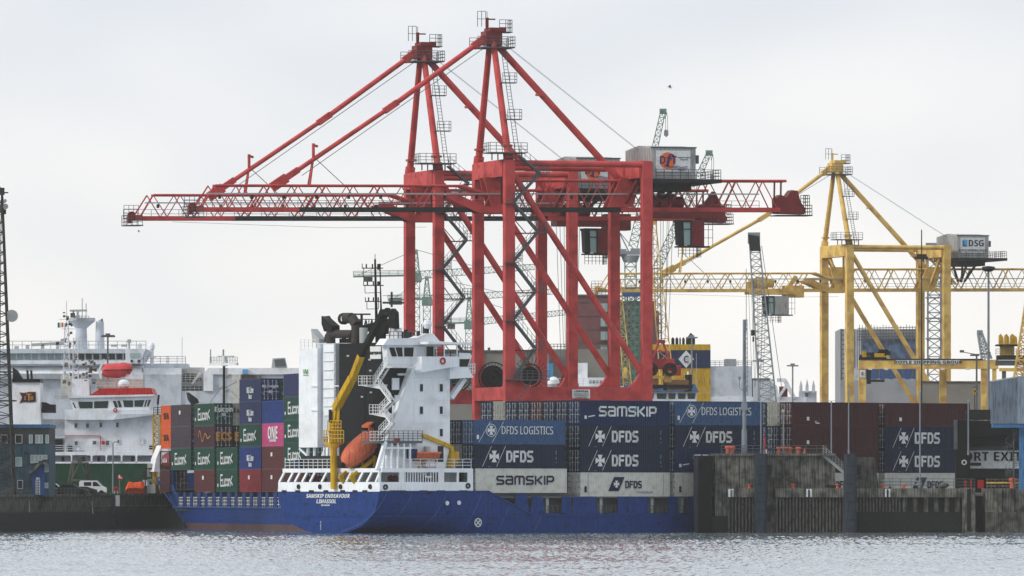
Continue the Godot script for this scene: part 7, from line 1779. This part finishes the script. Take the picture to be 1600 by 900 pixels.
	for q in [[1012, 1022], [1026, 1042], [1044, 1056], [1059, 1072], [1074, 1087]]: put("window", shape([[q[0], 614.5], [q[1], 614.5], [q[1] - 1.5, 623], [q[0] + .5, 623]], D - .08, .1), M.glass_green, o)
	put("roof_gear", MB.new().box(at(1071, 598, D), Vector3(.6, .4, .5)).bar(at(1087, 611, D), at(1117, 614, D), .1).bar(at(1087, 602, D), at(1087, 593, D), .08), M.pale_steel, o)
	put("radome", MB.new().lathe([Vector2(.3, -.9), Vector2(.35, -.2), Vector2(.55, 0), Vector2(.4, .5), Vector2(.15, .7), Vector2(.12, 1.2), Vector2(0, 1.3)], Transform3D(Basis(), at(1075, 594, D)), 12), M.white, o)
	put("sign_board", sl(1041, 588, 1051.5, 601, D + 1, .2), M.yellow, o)
	words("sign_letter", "S", .95, Transform3D(Basis(), at(1046.3, 594.5, D + .9)), M.print_black, o)
	put("hull", sl(850, 603, 1080, 680, D + .5, 8), M.ferry_white, o)
	put("deckhouse", sl(903, 567, 918, 604, D + 3, 4), M.white, o)
	put("deckhouse", sl(918, 590, 957, 604, D + 2, 4), M.ferry_white, o)
	for k in 6: put("port_light", sl(921 + k * 5.5, 594, 924 + k * 5.5, 599, D + 1.9, .1), M.steel, o)
	put("rail", MB.new().rail([at(856, 604, D), at(956, 604, D)], 1.2, 1.0, .04), M.rail_white, o)
	put("life_raft", MB.new().lathe([Vector2(.5, -.5), Vector2(.9, 0), Vector2(.8, .6), Vector2(.4, 1.0), Vector2(0, 1.1)], Transform3D(Basis(), at(865, 600, D)), 14), M.white, o)
	put("yellow_buoy", sl(974, 574, 980, 591, D + 1, .6), M.yellow, o)
	put("crane_frame", MB.new().bar(at(985, 606, D + 1), at(1002, 580, D + 1), .25).bar(at(1002, 580, D + 1), at(1006, 606, D + 1), .25), M.white, o)
	# ferry with the lettered diamond on its funnel
	D = 1600
	o = stand("ferry", "pale ferry whose yellow and navy funnel block bears a white diamond", "ferry", 1120, 690, D)
	put("funnel", sl(1012, 575, 1110, 720, D, 12), M.crane_yellow, o)
	put("funnel_band", sl(1012, 547, 1110.2, 575, D - .1, 12.2), M.navy_mid, o)
	put("funnel_top", sl(1012, 538, 1110, 547, D, 12), M.crane_yellow, o)
	put("diamond", shape([[1072, 547.5], [1084.5, 561], [1072, 575], [1060, 561]], D - .15, .1), M.print_white, o)
	words("letter", "C", 1.35, Transform3D(Basis(), at(1072, 561.5, D - .35)), M.print_purple, o, true, .95)
	for q in [[1049, 1054], [1055.5, 1060], [1061.5, 1064], [1066, 1070]]: put("exhaust", shape([[q[0], 538], [q[0], 529], [(q[0] + q[1]) / 2.0, 526.5], [q[1], 530], [q[1], 538]], D + 3, 1.2), M.funnel_black, o)
	put("exhaust", shape([[1072, 538], [1072, 529], [1075, 526], [1079, 520], [1082, 522], [1086, 529], [1086, 538]], D + 3, 2), M.funnel_black, o)
	put("ladder_rail", MB.new().bar(at(1088, 620, D - .5), at(1088, 552, D - .5), .1), M.pale_steel, o)
	put("block", sl(1110, 572, 1175, 720, D + .3, 14), M.ferry_grey, o)
	put("block", sl(1176.5, 592, 1203, 720, D - .3, 12), M.ferry_grey, o)
	put("block_edge", sl(1176, 591, 1204, 593, D - .5, 12), M.steel, o)
	put("block", shape([[1203, 720], [1203, 595], [1214, 603], [1218, 620], [1218, 720]], D, 10), M.ferry_white, o)
	put("block", sl(1095, 620, 1260, 720, D + .1, 12), M.ferry_white, o)
	put("block_rail", MB.new().rail([at(1110, 572, D + .5), at(1175, 572, D + .5)], 1.0, .9, .05), M.pale_steel, o)
	put("roof_plant", MB.new().tube(at(1141, 572, D + 4), at(1141, 561, D + 4), 1.2, -1, 14).span(at(1132, 572, D + 5), at(1139, 561, D + 3)).span(at(1145, 571, D + 5), at(1151, 564, D + 3)), M.pale_steel, o)
	put("boat_davit", MB.new().bar(at(1226, 594, D), at(1241, 622, D), .8).bar(at(1214, 594, D), at(1228, 594, D), .7).bar(at(1216, 622, D), at(1230, 600, D), .5), M.ferry_white, o)
	put("red_gear", MB.new().box(at(1224, 612, D + 1), Vector3(1.6, 2.0, 1)), M.box_red, o)
	for q in [[1238.5, 640, 571, 1500.0, "floodlight mast with a flat crossbar left of the church pinnacles"], [1185, 640, 563.5, 1480, "floodlight mast with a short crossbar in front of the grey lattice jib"], [1081, 640, 527, 1380, "thin lamp post in front of the yellow and navy funnel"]]:
		var p := stand("light_mast", q[4], "lamp post", q[0], q[1], q[3], "floodlight masts in the port")
		put("post", MB.new().tube(Vector3.ZERO, at(q[0], q[2], q[3]), .14), M.pole_grey, p)
		put("crossbar", MB.new().bar(at(q[0] - 9, q[2] + .5, q[3]), at(q[0] + 9, q[2] + .5, q[3]), .25).box(at(q[0], q[2] - 1, q[3]), Vector3(.8, .5, .5)), M.pole_grey, p)
	# church
	D = 2400
	o = stand("church_tower", "grey stone church tower with three pointed pinnacles far away", "church", 1262, 680, D)
	put("tower", sl(1249, 611, 1276, 700, D, 6), M.ferry_grey, o)
	for x in [1251.5, 1261, 1271]:
		put("pinnacle", MB.new().box(at(x, 608, D - 1), Vector3(.9, 2.0, .9)).tube(at(x, 604, D - 1), at(x, 592 if x == 1261 else 594, D - 1), .55, .02, 6), M.ferry_grey, o)
	put("belfry_window", sl(1258, 613, 1263, 620, D - .1, .3), M.steel, o)
	# building under construction
	D = 1850
	o = stand("construction_block", "grey office block under construction wrapped in blue netting behind the yellow legs", "building", 1378, 690, D)
	put("wall", sl(1313, 514, 1442, 730, D, 30), M.block_grey, o)
	put("netting", sl(1347, 529, 1441, 591, D - .8, .4), M.net_blue, o)
	for k in 9: put("pilaster", sl(1319 + k * 3.2 + (2 if k > 4 else 0), 514, 1320.4 + k * 3.2 + (2 if k > 4 else 0), 590, D - .5, .4), M.ferry_white, o)
	for k in 7: put("window", sl(1349 + k * 13, 576, 1357 + k * 13, 592, D - 1.0, .2), M.door_blue, o)
	put("lower_wall", sl(1318, 575, 1442, 594, D - .7, .4), M.ferry_grey, o)
	put("base_wall", sl(1313, 594, 1442, 730, D - 1.5, 1), M.block_grey, o)
	var sc := MB.new()
	for k in 5: sc.bar(at(1340, 513 + k * 4.5, D - 1.2), at(1442, 511 + k * 4.7, D - 1.2), .16)
	for k in 22: sc.bar(at(1343 + k * 4.6, 507 + (k % 4), D - 1.2), at(1343 + k * 4.6, 590 if k % 3 == 0 else 534, D - 1.2), .12)
	for k in 14: sc.bar(at(1315, 516 + k * 7.5, D - 1.3), at(1319, 516 + k * 7.5, D - 1.3), .25)
	sc.bar(at(1314.5, 514, D - 1.3), at(1314.5, 622, D - 1.3), .3)
	put("scaffold", sc, M.steel, o, "stuff")
	# yellow yard gantry with the lettered beam
	D = 1360
	o = stand("yard_gantry", "yellow yard gantry crane with black lettering on a white strip along its beam", "crane", 1450, 660, D)
	put("beam", sl(1342, 562, 1560, 576.5, D, 1.6), M.yellow, o)
	put("beam_edge", sl(1342, 560.5, 1535, 562.5, D - .1, 1.8), M.steel_dark, o)
	put("name_strip", sl(1400, 562.7, 1500, 569, D - .08, .08), M.print_white, o)
	words("lettering", "DOYLE SHIPPING GROUP", .48, Transform3D(Basis(), at(1450, 566, D - .12)), M.print_black, o, true, 1.42)
	for p in [[1342, 1353], [1468, 1479], [1533, 1545], [1551, 1557]]: put("leg", sl(p[0], 576, p[1], 660, D + (.2 if p[0] != 1468 else 3), 1.2), M.yellow, o)
	put("number_plate", sl(1343.5, 578, 1352, 590, D, .1), M.print_white, o)
	words("number", "6", .5, Transform3D(Basis(), at(1347.5, 584, D - .1)), M.print_black, o)
	var tg := MB.new()
	rng.seed = 23
	for k in 16: tg.box(at(rng.randf_range(1346, 1384), rng.randf_range(548, 561), D + 1), Vector3(rng.randf_range(.4, 2.0), rng.randf_range(.2, .7), 1))
	put("trolley_machinery", tg, M.steel_dark, o, "stuff")
	put("trolley", sl(1366, 552, 1382, 558, D + .2, 2).span(at(1347, 558, D + .2), at(1353, 549, D + 2)), M.crane_yellow, o)
	put("lifting_beam", MB.new().span(at(1354, 597, D + 1), at(1382, 593, D)).span(at(1354, 600, D + .7), at(1361, 578, D + .3)), M.steel_dark, o)
	for x in [1360, 1385, 1473, 1512]: put("flood_light", sl(x - 3, 575.5, x + 3, 578, D - .3, .4), M.print_white, o)
	o = stand("mobile_crane", "yellow harbour machine with twin winch heads at the right edge", "crane", 1580, 660, 1340)
	D = 1340
	put("tower_body", sl(1563, 538, 1585, 556, D, 2), M.crane_yellow, o)
	for p in [[1561, 1568], [1570, 1577], [1579, 1589]]: put("winch_head", shape([[p[0], 540], [p[0], 524], [p[0] + 3, 521.5], [p[1], 527], [p[1] + 1, 540]], D - .5, 1.5), M.crane_yellow, o)
	put("platform", sl(1557, 538, 1592, 540.5, D - 1, 4), M.steel_dark, o)
	put("machinery_deck", sl(1558, 555, 1620, 562, D - .5, 3), M.steel_dark, o)
	put("deck_beam", sl(1556, 563, 1620, 571, D - .2, 2), M.steel, o)
	put("lower_beam", sl(1562, 575, 1620, 580, D - .2, 2), M.yellow, o)
	put("leg", sl(1566, 580, 1572, 660, D, 1), M.steel, o)
	put("deck_rail", MB.new().rail([at(1556, 555, D - 1), at(1620, 555, D - 1)], 1.0, .8, .04), M.steel, o)
	o = stand("retaining_wall", "plain grey wall below the yard gantry at the right", "wall", 1510, 660, 1380)
	put("wall", sl(1440, 597, 1560, 680, 1380, 2), M.warehouse_grey, o)
	put("coping", sl(1440, 595.5, 1560, 597.5, 1379.8, 2.4), M.stone_grey, o)
	for q in [[1440, 640, 359, 1300, .09, "dark brown lighting column in front of the yellow crane's right legs"], [1544.5, 660, 420, 1190, .15, "slender lighting column with a round lamp basket at the right"]]:
		var p := stand("lighting_column", q[5], "lamp post", q[0], q[1], q[3], "lighting columns at the right")
		put("post", MB.new().tube(Vector3.ZERO, at(q[0], q[2], q[3]), q[4] * 1.4, q[4], 8), M.mast_steel if q[0] < 1500 else M.pole_grey, p)
		if q[0] > 1500: put("lamp_ring", MB.new().lathe([Vector2(.5, -.4), Vector2(1.0, 0), Vector2(.9, .3), Vector2(.2, .4)], Transform3D(Basis(), at(q[0], q[2] if q[0] > 1500 else 362, q[3])), 10), M.steel_dark, p)
		if q[0] < 1500: put("lamp_arm", MB.new().bar(at(1429, 403, q[3]), at(1450, 403, q[3]), .4).box(at(1440, 400, q[3]), Vector3(1.6, .6, .5)), M.steel_dark, p)
	o = stand("street_lamp", "lamp post with long uneven arms left of the lighting column at the right", "lamp post", 1526, 660, 1180)
	put("post", MB.new().tube(Vector3.ZERO, at(1526, 553, 1180), .13), M.steel, o)
	put("lamp_arm", MB.new().bar(at(1504, 550, 1180), at(1526, 554, 1180), .12).bar(at(1526, 554, 1180), at(1548, 551, 1180), .12).box(at(1503, 549, 1180), Vector3(.6, .35, .3)).box(at(1523, 555, 1180), Vector3(1.3, .25, .3)), M.steel, o)
	o = stand("warning_sign", "yellow diamond warning sign on a post behind the maroon container's end", "sign", 1523, 660, 1120)
	put("post", MB.new().tube(Vector3.ZERO, at(1523, 604, 1120), .06), M.steel_dark, o)
	put("diamond", shape([[1523, 606], [1526.5, 611.5], [1523, 617], [1519.5, 611.5]], 1119.8, .06), M.crane_yellow, o)
	put("symbol", sl(1521.5, 610, 1524.5, 612, 1119.7, .05), M.black, o)

func gulls() -> void:
	var g := [["flying gull with pale spread wings in front of the ship's white poop", 669, 745, 955, 1.0, .5, true], ["gull skimming low over the water before the jetty", 1170, 843, 900, .95, -.4, true], ["tiny gull high in the sky left of the front crane's machinery house", 1047, 137, 1050, .55, .3, false], ["tiny bird below the tip of the red boom at far left", 217, 362, 1060, .35, .2, false], ["small white gull flying past the upper maroon container", 1277, 661, 985, .5, .6, false]]
	for q in g:
		var o := stand("gull", q[0], "bird", q[1], q[2], q[3])
		var s: float = q[4]
		put("body", MB.new().lathe([Vector2(0, -.62), Vector2(.07, -.5), Vector2(.15, -.15), Vector2(.14, .15), Vector2(.085, .3), Vector2(.085, .4), Vector2(.03, .47), Vector2(0, .56)], Transform3D(Basis(Vector3.BACK, 1.5).scaled(Vector3(s, s, s)), Vector3.ZERO), 10), M.gull_white, o)
		for side in [-1.0, 1.0]:
			var rows := []
			for k in 7:
				var u := k / 6.0
				var y := .55 * sin(u * 2.4) * (1.0 if side > 0 else .75)
				var c := .17 * (1 - u * u * .85)
				rows.append([Vector3((-.1 - c - u * 1.0 * (side * .3 + q[5])) * s, y * s, side * u * 1.5 * s), Vector3((.1 + c - u * 1.0 * (side * .3 + q[5])) * s, (y + .02) * s, side * u * 1.5 * s)])
			put("wing", MB.new().grid(rows), M.gull_grey, o)
		put("tail", MB.new().prism(PackedVector2Array([Vector2(.45, 0), Vector2(.78, .1), Vector2(.78, -.1)]), -.01, .01, Transform3D(Basis(Vector3.RIGHT, PI / 2).scaled(Vector3(s, s, s)), Vector3.ZERO)), M.gull_white, o)
		o.rotation.y = .7 if q[6] else .3

func build_all() -> void:
	cranes()
	ground()
	coaster()
	neighbour()
	jetty()
	left_ships()
	quay_things()
	far_side()
	gulls()
